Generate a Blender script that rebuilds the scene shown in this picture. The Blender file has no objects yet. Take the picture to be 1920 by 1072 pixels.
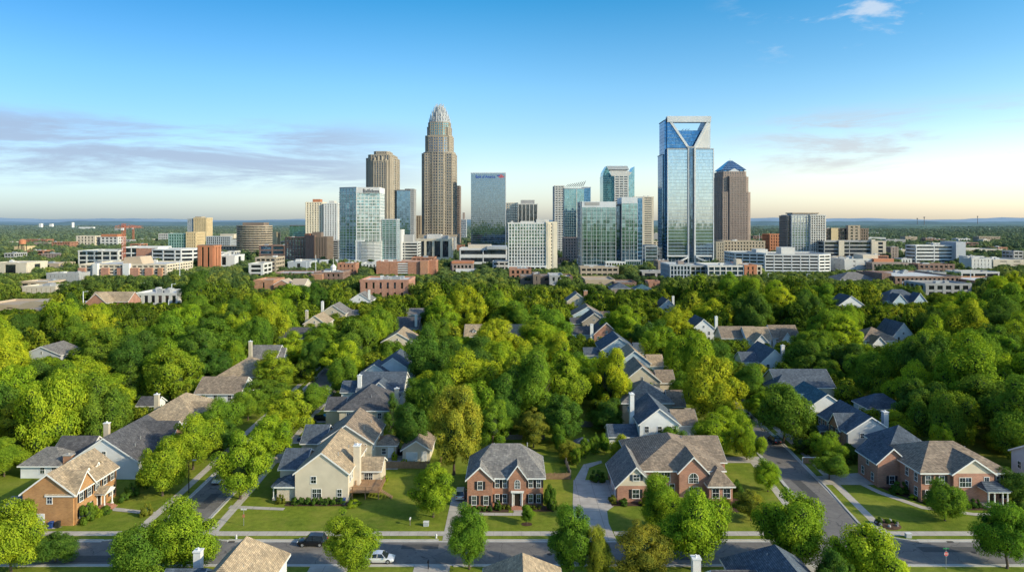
import bpy, bmesh, math, random
import numpy as np
from mathutils import Vector, Matrix
R = math.radians
random.seed(7)
rng = np.random.default_rng(11)
scene = bpy.context.scene
COL = scene.collection
# camera model: eye 53 m up, level, looking along +Y
EYE, FOC, CXP, HYP = 53.0, 1280.0, 960.0, 415.0
def wx(px, Y): return (px - CXP) / FOC * Y
def wz(py, Y): return EYE - (py - HYP) / FOC * Y
def gy(py): return EYE * FOC / (py - HYP)
def gp(px, py):
    Y = gy(py); return wx(px, Y), Y
def proj(x, y, z): return CXP + x / y * FOC, HYP + (EYE - z) / y * FOC

# ------------------------------------------------------------------ materials
MATS = {}
def newmat(name):
    m = bpy.data.materials.new(name); m.use_nodes = True
    MATS[name] = m
    nt = m.node_tree
    return m, nt, nt.nodes['Principled BSDF'], nt.nodes, nt.links
def nd(ns, t, **k):
    n = ns.new(t)
    for a, b in k.items():
        if a.startswith('i_'):
            key = a[2:]
            n.inputs[int(key) if key.isdigit() else key.replace('_', ' ')].default_value = b
        else: setattr(n, a, b)
    return n
def c4(c): return (c[0], c[1], c[2], 1)
def posnode(ns): return nd(ns, 'ShaderNodeNewGeometry').outputs['Position']
def noise(ns, ls, vec, scale, detail=3, rough=.55):
    n = nd(ns, 'ShaderNodeTexNoise', i_Scale=scale, i_Detail=detail, i_Roughness=rough)
    ls.new(vec, n.inputs['Vector']); return n.outputs['Fac']
def mixc(ns, ls, fac, a, b, mode='MIX'):
    n = nd(ns, 'ShaderNodeMix', data_type='RGBA', blend_type=mode)
    for s, v in ((n.inputs[0], fac), (n.inputs[6], a), (n.inputs[7], b)):
        if hasattr(v, 'links') or isinstance(v, bpy.types.NodeSocket): ls.new(v, s)
        elif isinstance(v, (int, float)): s.default_value = v
        else: s.default_value = c4(v)
    return n.outputs[2]
def math_(ns, ls, op, a, b=0.0, clamp=False):
    n = nd(ns, 'ShaderNodeMath', operation=op, use_clamp=clamp)
    for i, v in ((0, a), (1, b)):
        if isinstance(v, bpy.types.NodeSocket): ls.new(v, n.inputs[i])
        else: n.inputs[i].default_value = v
    return n.outputs[0]
def ramp(ns, ls, fac, stops):
    n = nd(ns, 'ShaderNodeValToRGB'); e = n.color_ramp.elements
    while len(e) < len(stops): e.new(.5)
    for x, (p, c) in zip(e, stops): x.position = p; x.color = c4(c)
    ls.new(fac, n.inputs[0]); return n.outputs[0]
def sc(c, k): return tuple(min(1, v * k) for v in c)

def plain(name, col, rough=.7, var=.18, scale=.6, metal=0.0, bump=0.0, bscale=8.0, spec=.4):
    if name in MATS: return MATS[name]
    m, nt, p, ns, ls = newmat(name)
    P = posnode(ns)
    f1 = noise(ns, ls, P, scale, 5)
    f2 = noise(ns, ls, P, scale * 9, 3)
    f = math_(ns, ls, 'ADD', math_(ns, ls, 'MULTIPLY', f1, .65), math_(ns, ls, 'MULTIPLY', f2, .35))
    col_o = ramp(ns, ls, f, [(.3, sc(col, 1 - var)), (.7, sc(col, 1 + var))])
    ls.new(col_o, p.inputs['Base Color'])
    p.inputs['Roughness'].default_value = rough; p.inputs['Metallic'].default_value = metal
    p.inputs['Specular IOR Level'].default_value = spec
    if bump:
        b = nd(ns, 'ShaderNodeBump', i_Strength=bump, i_Distance=.05)
        ls.new(noise(ns, ls, P, bscale, 4), b.inputs['Height']); ls.new(b.outputs[0], p.inputs['Normal'])
    return m
def wallvec(ns, ls):
    P = posnode(ns); s = nd(ns, 'ShaderNodeSeparateXYZ'); ls.new(P, s.inputs[0])
    u = math_(ns, ls, 'ADD', s.outputs[0], s.outputs[1])
    c = nd(ns, 'ShaderNodeCombineXYZ'); ls.new(u, c.inputs[0]); ls.new(s.outputs[2], c.inputs[1])
    return P, s, u, c.outputs[0]
def brick(name, c1, c2, mortar=(.42, .38, .33)):
    m, nt, p, ns, ls = newmat(name)
    P, s, u, v = wallvec(ns, ls)
    b = nd(ns, 'ShaderNodeTexBrick', i_Scale=1.0)
    b.inputs['Brick Width'].default_value = .42; b.inputs['Row Height'].default_value = .15
    b.inputs['Mortar Size'].default_value = .016; b.inputs['Bias'].default_value = 0
    b.inputs['Color1'].default_value = c4(c1); b.inputs['Color2'].default_value = c4(c2); b.inputs['Mortar'].default_value = c4(mortar)
    ls.new(v, b.inputs['Vector'])
    f = noise(ns, ls, P, .5, 5)
    o = mixc(ns, ls, 1.0, b.outputs[0], ramp(ns, ls, f, [(.3, (.78, .76, .74)), (.7, (1.1, 1.08, 1.05))]), 'MULTIPLY')
    ls.new(o, p.inputs['Base Color']); p.inputs['Roughness'].default_value = .85
    return m
def siding(name, col, step=.22):
    m, nt, p, ns, ls = newmat(name)
    P, s, u, v = wallvec(ns, ls)
    fr = math_(ns, ls, 'FRACT', math_(ns, ls, 'DIVIDE', s.outputs[2], step))
    line = math_(ns, ls, 'LESS_THAN', fr, .16)
    f = noise(ns, ls, P, .45, 5)
    o = ramp(ns, ls, f, [(.3, sc(col, .87)), (.7, sc(col, 1.06))])
    o = mixc(ns, ls, math_(ns, ls, 'MULTIPLY', line, .3), o, sc(col, .35))
    ls.new(o, p.inputs['Base Color']); p.inputs['Roughness'].default_value = .65
    b = nd(ns, 'ShaderNodeBump', i_Strength=.5, i_Distance=.03); ls.new(fr, b.inputs['Height']); ls.new(b.outputs[0], p.inputs['Normal'])
    return m
def shingle(name, col, var=.25):
    m, nt, p, ns, ls = newmat(name)
    P, s, u, v = wallvec(ns, ls)
    b = nd(ns, 'ShaderNodeTexBrick', i_Scale=1.0)
    b.inputs['Brick Width'].default_value = .5; b.inputs['Row Height'].default_value = .16; b.inputs['Mortar Size'].default_value = .02
    b.inputs['Color1'].default_value = c4(sc(col, .8)); b.inputs['Color2'].default_value = c4(sc(col, 1.25)); b.inputs['Mortar'].default_value = c4(sc(col, .5))
    ls.new(v, b.inputs['Vector'])
    f = noise(ns, ls, P, .35, 6, .65)
    mp = nd(ns, 'ShaderNodeMapping'); mp.inputs['Scale'].default_value = (1.6, 1.6, .12); ls.new(P, mp.inputs[0])
    f3 = noise(ns, ls, mp.outputs[0], 1.0, 3)
    o = mixc(ns, ls, 1.0, b.outputs[0], ramp(ns, ls, f, [(.28, sc((1, 1, 1), 1 - var)), (.72, (1.25, 1.22, 1.18))]), 'MULTIPLY')
    o = mixc(ns, ls, 1.0, o, ramp(ns, ls, f3, [(.35, (.70, .71, .74)), (.7, (1.14, 1.11, 1.08))]), 'MULTIPLY')
    ls.new(o, p.inputs['Base Color']); p.inputs['Roughness'].default_value = .92; p.inputs['Specular IOR Level'].default_value = .25
    bp = nd(ns, 'ShaderNodeBump', i_Strength=.35, i_Distance=.04); ls.new(b.outputs['Fac'], bp.inputs['Height']); ls.new(bp.outputs[0], p.inputs['Normal'])
    return m
def glass(name, col, rough=.06, gw=1.5, gh=3.6, line=None, lw=.08, metal=.85, lh=None, tilt=.012, var=.35):
    m, nt, p, ns, ls = newmat(name)
    P, s, u, v = wallvec(ns, ls)
    uu = math_(ns, ls, 'DIVIDE', u, gw); vv = math_(ns, ls, 'DIVIDE', s.outputs[2], gh)
    c = nd(ns, 'ShaderNodeCombineXYZ'); ls.new(math_(ns, ls, 'FLOOR', uu), c.inputs[0]); ls.new(math_(ns, ls, 'FLOOR', vv), c.inputs[1])
    w = nd(ns, 'ShaderNodeTexWhiteNoise', noise_dimensions='2D'); ls.new(c.outputs[0], w.inputs['Vector'])
    o = ramp(ns, ls, w.outputs['Value'], [(0, sc(col, 1 - var)), (.6, col), (1, sc(col, 1 + var * .8))])
    if line is not None:
        lh = lh or lw
        a = math_(ns, ls, 'LESS_THAN', math_(ns, ls, 'FRACT', uu), lw / gw)
        b = math_(ns, ls, 'LESS_THAN', math_(ns, ls, 'FRACT', vv), lh / gh)
        k = math_(ns, ls, 'MAXIMUM', a, b)
        o = mixc(ns, ls, k, o, line)
        ls.new(math_(ns, ls, 'MULTIPLY_ADD' if False else 'ADD', math_(ns, ls, 'MULTIPLY', k, .4), rough), p.inputs['Roughness'])
        ls.new(math_(ns, ls, 'MULTIPLY', math_(ns, ls, 'SUBTRACT', 1.0, k), metal), p.inputs['Metallic'])
    else:
        p.inputs['Roughness'].default_value = rough; p.inputs['Metallic'].default_value = metal
    ls.new(o, p.inputs['Base Color'])
    g = nd(ns, 'ShaderNodeNewGeometry')
    sub = nd(ns, 'ShaderNodeVectorMath', operation='SUBTRACT'); ls.new(w.outputs['Color'], sub.inputs[0]); sub.inputs[1].default_value = (.5, .5, .5)
    mul = nd(ns, 'ShaderNodeVectorMath', operation='SCALE'); ls.new(sub.outputs[0], mul.inputs[0]); mul.inputs['Scale'].default_value = tilt * 2
    add = nd(ns, 'ShaderNodeVectorMath', operation='ADD'); ls.new(g.outputs['Normal'], add.inputs[0]); ls.new(mul.outputs[0], add.inputs[1])
    nm = nd(ns, 'ShaderNodeVectorMath', operation='NORMALIZE'); ls.new(add.outputs[0], nm.inputs[0])
    ls.new(nm.outputs[0], p.inputs['Normal'])
    return m
def leafmat(name, far=False):
    m = bpy.data.materials.new(name); m.use_nodes = True; MATS[name] = m
    nt = m.node_tree; ns = nt.nodes; ls = nt.links
    ns.remove(ns['Principled BSDF']); out = ns['Material Output']
    oi = nd(ns, 'ShaderNodeObjectInfo'); g = nd(ns, 'ShaderNodeNewGeometry')
    if far:
        base = ramp(ns, ls, oi.outputs['Random'], [(0, (.06, .115, .014)), (.3, (.11, .165, .022)), (.55, (.17, .24, .025)), (.8, (.25, .31, .03)), (1, (.32, .35, .035))])
    else: base = oi.outputs['Color']
    isl = g.outputs['Random Per Island']
    k = ramp(ns, ls, isl, [(0, (.72, .75, .7)), (.5, (1, 1, 1)), (1, (1.28, 1.22, 1.08))])
    col = mixc(ns, ls, 1.0, base, k, 'MULTIPLY')
    big = noise(ns, ls, g.outputs['Position'], .42, 3)
    col = mixc(ns, ls, 1.0, col, ramp(ns, ls, big, [(.33, (.58, .70, .76)), (.5, (.95, .97, .95)), (.67, (1.32, 1.2, .98))]), 'MULTIPLY')
    if far:   # distance haze mixed into the leaf colour, bluer and greyer toward the far woods
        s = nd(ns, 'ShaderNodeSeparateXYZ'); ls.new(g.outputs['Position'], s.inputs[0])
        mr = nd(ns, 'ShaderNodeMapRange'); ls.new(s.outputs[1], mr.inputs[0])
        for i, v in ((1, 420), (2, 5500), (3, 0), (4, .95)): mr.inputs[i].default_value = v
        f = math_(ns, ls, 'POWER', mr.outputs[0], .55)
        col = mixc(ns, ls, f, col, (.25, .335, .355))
    d = nd(ns, 'ShaderNodeBsdfDiffuse'); t = nd(ns, 'ShaderNodeBsdfTranslucent'); ls.new(col, d.inputs[0])
    ls.new(mixc(ns, ls, 1.0, col, (1.15, 1.1, .5), 'MULTIPLY'), t.inputs[0])
    mx = nd(ns, 'ShaderNodeMixShader', i_0=.3); ls.new(d.outputs[0], mx.inputs[1]); ls.new(t.outputs[0], mx.inputs[2])
    ls.new(mx.outputs[0], out.inputs[0])
    return m

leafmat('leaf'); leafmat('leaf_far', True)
plain('leaf_shade_core', (.03, .055, .012), .95, .3)  # crown interior, its shade put into a dark colour
plain('bark', (.10, .075, .055), .95, .35, 3)
brick('brick_red', (.46, .19, .105), (.34, .13, .07), (.44, .34, .27)); brick('brick_tan', (.52, .27, .10), (.42, .20, .075), (.44, .30, .18)); brick('brick_rose', (.50, .23, .155), (.38, .165, .11), (.48, .36, .29))
brick('brick_dark', (.22, .10, .07), (.16, .07, .05)); brick('brick_orange', (.5, .22, .10), (.42, .17, .08))
for n, c in (('siding_cream', (.72, .62, .48)), ('siding_white', (.80, .80, .80)), ('siding_grey', (.55, .57, .60)), ('siding_beige', (.60, .52, .40)), ('siding_blue', (.50, .62, .70)), ('siding_taupe', (.38, .33, .27)), ('siding_green', (.42, .48, .40))): siding(n, c)
for n, c in (('roof_grey', (.25, .24, .23)), ('roof_tan', (.46, .36, .245)), ('roof_brown', (.33, .26, .195)), ('roof_dark', (.125, .125, .135)), ('roof_slate', (.115, .145, .185)), ('roof_teal', (.08, .17, .21))): shingle(n, c)
plain('trim_white', (.80, .79, .76), .5, .08); plain('shutter_black', (.02, .022, .026), .6, .2); plain('shutter_blue', (.035, .055, .085), .6, .2)
plain('door_dark', (.03, .022, .018), .4, .2); plain('door_white', (.74, .74, .73), .5, .08)
plain('wood_deck', (.33, .20, .11), .8, .3, 2); plain('wood_fence', (.27, .18, .11), .9, .35, 2); plain('wood_grey', (.20, .18, .16), .9, .3, 2)
plain('metal_dark', (.03, .03, .032), .45, .2, 1, .6); plain('metal_grey', (.42, .43, .44), .5, .15, 1, .5)
glass('win', (.10, .14, .19), .05, .6, .8, metal=.75, tilt=.02, var=.6)
plain('concrete', (.43, .40, .36), .9, .18, .7, 0, .2, 20)
plain('kerb_stone', (.47, .45, .41), .9, .15, .8)
plain('mulch', (.075, .042, .026), .95, .35, 2)
# ------------------------------------------------------------------ mesh collecting
class MB:
    def __init__(s): s.v = []; s.f = []
    def poly(s, pts):
        n = len(s.v); s.v += [tuple(p) for p in pts]; s.f.append(tuple(range(n, n + len(pts)))); return s
    def box(s, x0, x1, y0, y1, z0, z1):
        if x0 > x1: x0, x1 = x1, x0
        if y0 > y1: y0, y1 = y1, y0
        if z0 > z1: z0, z1 = z1, z0
        n = len(s.v)
        s.v += [(x0, y0, z0), (x1, y0, z0), (x1, y1, z0), (x0, y1, z0), (x0, y0, z1), (x1, y0, z1), (x1, y1, z1), (x0, y1, z1)]
        s.f += [tuple(n + i for i in q) for q in ((0, 3, 2, 1), (4, 5, 6, 7), (0, 1, 5, 4), (1, 2, 6, 5), (2, 3, 7, 6), (3, 0, 4, 7))]; return s
    def prism(s, poly, z0, z1, cap=True):
        n = len(s.v); k = len(poly)
        s.v += [(p[0], p[1], z0) for p in poly] + [(p[0], p[1], z1) for p in poly]
        for i in range(k):
            j = (i + 1) % k; s.f.append((n + i, n + j, n + k + j, n + k + i))
        if cap: s.f.append(tuple(n + k + i for i in range(k))); s.f.append(tuple(n + k - 1 - i for i in range(k)))
        return s
    def extr(s, sec, axis, a, b):
        # closed section [(u,z)] run along an axis ('y': u is x, 'x': u is y)
        n = len(s.v); k = len(sec)
        for t in (a, b): s.v += [((u, t, z) if axis == 'y' else (t, u, z)) for u, z in sec]
        fl = axis == 'x'
        for i in range(k):
            j = (i + 1) % k; q = (n + i, n + j, n + k + j, n + k + i); s.f.append(q[::-1] if fl else q)
        s.f.append(tuple(n + i for i in range(k))); s.f.append(tuple(n + 2 * k - 1 - i for i in range(k))); return s
    def bar(s, p, q, w, h=None):
        # square bar between two points
        h = h or w; p = Vector(p); q = Vector(q); d = (q - p).normalized()
        up = Vector((0, 0, 1)) if abs(d.z) < .95 else Vector((1, 0, 0))
        a = d.cross(up).normalized(); b = a.cross(d).normalized(); n = len(s.v)
        for c in (p, q):
            for i, j in ((-1, -1), (1, -1), (1, 1), (-1, 1)): s.v.append(tuple(c + a * i * w / 2 + b * j * h / 2))
        s.f += [tuple(n + i for i in t) for t in ((3, 2, 1, 0), (4, 5, 6, 7), (0, 1, 5, 4), (1, 2, 6, 5), (2, 3, 7, 6), (3, 0, 4, 7))]; return s
    def cyl(s, x, y, z0, z1, r0, r1=None, n=10, axis='z'):
        r1 = r0 if r1 is None else r1; b = len(s.v)
        for z, r in ((z0, r0), (z1, r1)):
            for i in range(n):
                a = 2 * math.pi * i / n; c, d = r * math.cos(a), r * math.sin(a)
                s.v.append((x + c, y + d, z) if axis == 'z' else ((x + c, z, y + d) if axis == 'y' else (z, x + c, y + d)))
        for i in range(n):
            j = (i + 1) % n; s.f.append((b + i, b + j, b + n + j, b + n + i))
        s.f.append(tuple(b + n - 1 - i for i in range(n))); s.f.append(tuple(b + n + i for i in range(n))); return s
    def mesh(s, name, off=(0, 0, 0)):
        me = bpy.data.meshes.new(name)
        me.from_pydata([(v[0] - off[0], v[1] - off[1], v[2] - off[2]) for v in s.v], [], s.f); me.update(); return me
def wloc(o):
    v = Vector((0, 0, 0))
    while o is not None: v = v + o.location; o = o.parent
    return v
def link(name, me, mat, parent=None):
    o = bpy.data.objects.new(name, me); COL.objects.link(o)
    if mat is not None and not me.materials: me.materials.append(MATS[mat] if isinstance(mat, str) else mat)
    if parent is not None: o.parent = parent
    return o
def obj(name, mb, mat, parent=None):
    # vertices are given in world metres; they are stored relative to the parent's base
    off = wloc(parent) if parent is not None else (0, 0, 0)
    return link(name, mb.mesh(name, off), mat, parent)
def tag(o, label=None, cat=None, group=None, kind=None):
    if label: o['label'] = label
    if cat: o['category'] = cat
    if group: o['group'] = group
    if kind: o['kind'] = kind
    return o
def thing(name, label, cat, x, y, group=None, z=0):
    o = bpy.data.objects.new(name, None); COL.objects.link(o); o.location = (x, y, z); o.empty_display_size = .3
    return tag(o, label, cat, group)
def copy_tree(o, parent=None):
    c = o.copy(); COL.objects.link(c); c.parent = parent
    for ch in list(o.children): copy_tree(ch, c)
    return c
def smooth(o):
    for p in o.data.polygons: p.use_smooth = True
    return o
LANDMARKS = []    # (phrase, x, y) used in tree descriptions
CLEAR = []        # footprints no tree may grow in: (x0,x1,y0,y1)
VIEW = []         # things that stay in sight: (px0,px1,py_bottom_of_roof,y)
def keep(x0, x1, y0, y1, m=1.0): CLEAR.append((x0 - m, x1 + m, y0 - m, y1 + m))

# ------------------------------------------------------------------ ground, streets
def groundmat():
    m, nt, p, ns, ls = newmat('grass_ground')
    P = posnode(ns); s = nd(ns, 'ShaderNodeSeparateXYZ'); ls.new(P, s.inputs[0])
    a = noise(ns, ls, P, .06, 6, .6); b = noise(ns, ls, P, .9, 4, .6); c = noise(ns, ls, P, 6.0, 2)
    o = ramp(ns, ls, a, [(.3, (.095, .15, .018)), (.5, (.165, .22, .025)), (.72, (.27, .28, .05))])
    o = mixc(ns, ls, 1.0, o, ramp(ns, ls, b, [(.25, (.72, .74, .7)), (.7, (1.22, 1.18, 1.1))]), 'MULTIPLY')
    o = mixc(ns, ls, 1.0, o, ramp(ns, ls, c, [(.25, (.7, .72, .7)), (.75, (1.25, 1.2, 1.15))]), 'MULTIPLY')
    pt = noise(ns, ls, P, .22, 5, .7)
    o = mixc(ns, ls, math_(ns, ls, 'MULTIPLY', ramp(ns, ls, pt, [(.48, (0, 0, 0)), (.68, (1, 1, 1))]), .5), o, (.29, .27, .055))
    pd = noise(ns, ls, P, 1.7, 5, .75)
    o = mixc(ns, ls, math_(ns, ls, 'MULTIPLY', ramp(ns, ls, pd, [(.58, (0, 0, 0)), (.66, (1, 1, 1))]), .45), o, (.06, .11, .02))
    # mown stripes
    st = math_(ns, ls, 'SINE', math_(ns, ls, 'MULTIPLY', math_(ns, ls, 'ADD', s.outputs[1], math_(ns, ls, 'MULTIPLY', b, 1.2)), 3.4))
    o = mixc(ns, ls, math_(ns, ls, 'MULTIPLY', math_(ns, ls, 'ADD', st, 1.0), .07), o, (.16, .22, .03))
    fr = nd(ns, 'ShaderNodeMapRange'); ls.new(s.outputs[1], fr.inputs[0])
    for i, v in ((1, 250), (2, 700), (3, 0), (4, 1)): fr.inputs[i].default_value = v
    far = ramp(ns, ls, noise(ns, ls, P, .012, 7, .7), [(.35, (.02, .035, .014)), (.62, (.05, .07, .03)), (.72, (.12, .12, .10))])
    o = mixc(ns, ls, fr.outputs[0], o, far)
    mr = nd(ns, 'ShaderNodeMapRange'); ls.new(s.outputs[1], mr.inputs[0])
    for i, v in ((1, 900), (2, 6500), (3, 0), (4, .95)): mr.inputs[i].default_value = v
    o = mixc(ns, ls, math_(ns, ls, 'POWER', mr.outputs[0], .6), o, (.15, .225, .25))  # distance haze mixed into the ground colour, stronger farther out
    ls.new(o, p.inputs['Base Color']); p.inputs['Roughness'].default_value = 1; p.inputs['Specular IOR Level'].default_value = .1
    bp = nd(ns, 'ShaderNodeBump', i_Strength=.5, i_Distance=.06); ls.new(c, bp.inputs['Height']); ls.new(bp.outputs[0], p.inputs['Normal'])
groundmat()
def roadmat():
    m, nt, p, ns, ls = newmat('asphalt')
    P = posnode(ns)
    a = noise(ns, ls, P, .12, 6, .65); b = noise(ns, ls, P, 14, 2); c = noise(ns, ls, P, .9, 5, .7)
    o = ramp(ns, ls, a, [(.3, (.15, .138, .127)), (.7, (.215, .197, .18))])
    o = mixc(ns, ls, 1.0, o, ramp(ns, ls, b, [(.3, (.82, .82, .82)), (.7, (1.15, 1.15, 1.15))]), 'MULTIPLY')
    v = nd(ns, 'ShaderNodeTexVoronoi', feature='DISTANCE_TO_EDGE', i_Scale=.16); w = nd(ns, 'ShaderNodeVectorMath', operation='ADD'); ls.new(P, w.inputs[0])
    nn = nd(ns, 'ShaderNodeTexNoise', i_Scale=.8); ls.new(P, nn.inputs['Vector']); ls.new(nn.outputs['Color'], w.inputs[1]); ls.new(w.outputs[0], v.inputs['Vector'])
    o = mixc(ns, ls, math_(ns, ls, 'MULTIPLY', math_(ns, ls, 'LESS_THAN', v.outputs[0], .006), .6), o, (.04, .04, .042))
    ls.new(mixc(ns, ls, 1.0, o, ramp(ns, ls, c, [(.3, (.78, .78, .8)), (.7, (1.16, 1.14, 1.1))]), 'MULTIPLY'), p.inputs['Base Color'])
    p.inputs['Roughness'].default_value = .85
roadmat()
def walkmat(name, col, step):
    m, nt, p, ns, ls = newmat(name)
    P, s, u, v = wallvec(ns, ls)
    k = math_(ns, ls, 'LESS_THAN', math_(ns, ls, 'FRACT', math_(ns, ls, 'DIVIDE', s.outputs[0], step)), .035)
    k2 = math_(ns, ls, 'LESS_THAN', math_(ns, ls, 'FRACT', math_(ns, ls, 'DIVIDE', s.outputs[1], step)), .035)
    o = ramp(ns, ls, noise(ns, ls, P, .5, 6, .65), [(.3, sc(col, .78)), (.72, sc(col, 1.12))])
    o = mixc(ns, ls, math_(ns, ls, 'MULTIPLY', math_(ns, ls, 'MAXIMUM', k, k2), .55), o, sc(col, .35))
    ls.new(o, p.inputs['Base Color']); p.inputs['Roughness'].default_value = .9
walkmat('paving', (.50, .45, .385), 1.6); walkmat('drive', (.46, .42, .375), 3.2)
def sheet(name, polys, z, mat, kind='structure'):
    mb = MB()
    for p in polys: mb.poly([(x, y, z) for x, y in p])
    return tag(obj(name, mb, mat), kind=kind)
g = MB()
XS = [-30000, -6000, -1500, -400, 400, 1500, 6000, 30000]; YS = [-9000, -800, 0, 400, 1500, 6000, 14000, 40000]
for i in range(7):
    for j in range(7): g.poly([(XS[i], YS[j], 0), (XS[i + 1], YS[j], 0), (XS[i + 1], YS[j + 1], 0), (XS[i], YS[j + 1], 0)])
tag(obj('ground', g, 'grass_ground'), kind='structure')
SY0, SY1 = 105.2, 113.4
sheet('road', [[(-420, SY0), (420, SY0), (420, SY1), (-420, SY1)]], .012, 'asphalt')
LC = [(-57.6, 113.4), (-57.8, 122), (-58.2, 135), (-60, 170), (-62.6, 226), (-68, 330), (-78, 520)]
RC = [(57.0, 113.4), (57.6, 122), (58.6, 135), (60.7, 163), (62.5, 215), (65, 330), (70, 520)]
def offs(c, d): return [(x + d, y) for x, y in c]
def strip(c, d0, d1, ya=-1, yb=9e9):
    pts = [p for p in c if ya <= p[1] <= yb]
    a = offs(pts, d0); b = offs(pts, d1)
    return [[a[i], b[i], b[i + 1], a[i + 1]] for i in range(len(pts) - 1)]
def mouth(c, hw, r=6.5):
    # flared corners where the side street meets the front street
    out = []
    x, y = c[0]
    for sgn in (-1, 1):
        cx, cy = x + sgn * (hw + r), y + r; pts = [(x + sgn * (hw - .01), y)]
        for k in range(9):
            a = math.pi / 2 * k / 8; pts.append((cx - sgn * r * math.sin(a), cy - r * math.cos(a)))
        # a = 0 at the front street, pi/2 beside the side street
        out.append(pts if sgn < 0 else pts[::-1])
    return out
HW = 3.9
sheet('road', strip(LC, -HW, HW), .012, 'asphalt'); sheet('road', strip(RC, -HW, HW), .012, 'asphalt')
sheet('road', mouth(LC, HW), .008, 'asphalt'); sheet('road', mouth(RC, HW), .008, 'asphalt')
# kerbs
def kerb_line(pts, w=.32, h=.13):
    mb = MB()
    for (a, b) in zip(pts[:-1], pts[1:]): mb.bar((a[0], a[1], h / 2), (b[0], b[1], h / 2), w, h)
    tag(obj('kerb', mb, 'kerb_stone'), kind='structure')
def corner(c, hw, sgn, r=6.5):
    x, y = c[0]; cx, cy = x + sgn * (hw + r), y + r
    return [(cx - sgn * (r) * math.sin(math.pi / 2 * k / 8), cy - r * math.cos(math.pi / 2 * k / 8)) for k in range(9)]
def kerb_front(x0, x1, y): kerb_line([(x0, y), (x1, y)])
DR1 = (-11.6, -8.0)     # drive of the brick house, DR2 the wide drive
DR2 = (10.6, 17.4)
xl, xr = LC[0][0], RC[0][0]
for a, b in ((-420, -93.5), (-88, xl - HW - 6.5), (xl + HW + 6.5, DR1[0] - .6), (DR1[1] + .6, DR2[0] - .8), (DR2[1] + .8, xr - HW - 6.5), (xr + HW + 6.5, 420)): kerb_front(a, b, SY1 + .16)
for a, b in ((-420, -31), (-25, -15), (-9, 43), (49.5, 420)): kerb_front(a, b, SY0 - .16)
kerb_line(corner(LC, HW, -1) + offs(LC, -HW - .16)[2:]); kerb_line(corner(LC, HW, 1) + offs(LC, HW + .16)[2:])
kerb_line(corner(RC, HW, -1) + offs(RC, -HW - .16)[2:]); kerb_line(corner(RC, HW, 1) + offs(RC, HW + .16)[2:])
# pavements
W0, W1 = 115.2, 116.9
for a, b in ((-420, xl - HW - 3.4), (xl + HW + 3.4, DR1[0]), (DR1[1], DR2[0]), (DR2[1], xr - HW - 3.4), (xr + HW + 3.4, 420)):
    sheet('pavement', [[(a, W0), (b, W0), (b, W1), (a, W1)]], .02, 'paving')
sheet('pavement', [[(-420, 101.6), (420, 101.6), (420, 103.2), (-420, 103.2)]], .02, 'paving')
for c, s in ((LC, -1), (LC, 1), (RC, -1), (RC, 1)):
    d0, d1 = sorted((s * (HW + 1.9), s * (HW + 3.4)))
    cc = [(c[0][0], W1)] + c[1:]
    sheet('pavement', strip(cc, d0, d1), .016, 'paving')
    sheet('pavement', [[(c[0][0] + s * (HW + .3), 114.0), (c[0][0] + s * (HW + 3.5), 115.1), (c[0][0] + s * (HW + 3.5), 117.1), (c[0][0] + s * (HW + 1.8), 120.5)][::s]], .024, 'paving')
# drives and paths
def drive(name, pts, z=.028, mat='drive'): return sheet(name, [pts], z, mat)
drive('driveway', [(DR1[0], 113.5), (DR1[1], 113.5), (DR1[1] - .3, 128), (-8.4, 134), (-11.6, 134)])
drive('driveway', [(DR2[0], 113.5), (DR2[1], 113.5), (17.0, 120), (17.4, 125), (19.2, 127.5), (19.9, 129), (19.9, 140), (12.6, 140), (11.4, 128)])
drive('path', [(12.8, 140), (15.0, 140), (16.6, 147), (19.8, 150), (19.8, 151.4), (15.6, 149)], .042)
drive('driveway', [(-93, 113.5), (-88.5, 113.5), (-87.5, 117.5), (-79, 117.8), (-78, 118.6), (-92, 118.6)])
drive('driveway', [(62.8, 137.5), (73, 137.5), (73, 144), (62.8, 142)])
drive('path', [(-75.5, 127), (-65, 124.6), (-65, 123.4), (-75.5, 125.6)], .042)
drive('path', [(-7.9, 124.4), (.3, 124.2), (.3, 126), (1.9, 126), (1.9, 123), (-7.9, 123.2)], .042)
pts = [(70.5, 140.5), (72.6, 134), (76.5, 127.2), (84, 124.2), (95.5, 123.8), (95.5, 122.6), (83.6, 123), (75.6, 126), (71.4, 133), (69.4, 140)]
sheet('path', [[pts[i], pts[i + 1], pts[8 - i], pts[9 - i]] for i in range(4)], .044, 'paving')
for y in (150, 163, 180, 196, 214): drive('driveway', [(-54.6 - (y - 150) * .06, y), (-46, y), (-46, y + 3.6), (-54.6 - (y - 150) * .06, y + 3.6)])
for y in (150, 172, 190): drive('driveway', [(44, y), (57 - HW + (y - 113) * .07, y), (57 - HW + (y - 113) * .07, y + 4), (44, y + 4)])
drive('driveway', [(66, 166), (76, 166), (76, 171), (66, 171)])
drive('path', [(-52.5, 127.5), (-42, 126.4), (-42, 125.3), (-52.5, 126.2)], .042)
drive('driveway', [(-31, 95), (-25, 95), (-25, 105.2), (-31, 105.2)]); drive('driveway', [(-15, 95), (-9.5, 95), (-9.5, 105.2), (-15, 105.2)]); drive('driveway', [(43.5, 95), (49, 95), (49, 105.2), (43.5, 105.2)])
sheet('patio', [[(-30, 146), (-24.5, 146), (-24.5, 158), (-30, 158)]], .02, 'drive')

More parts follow.
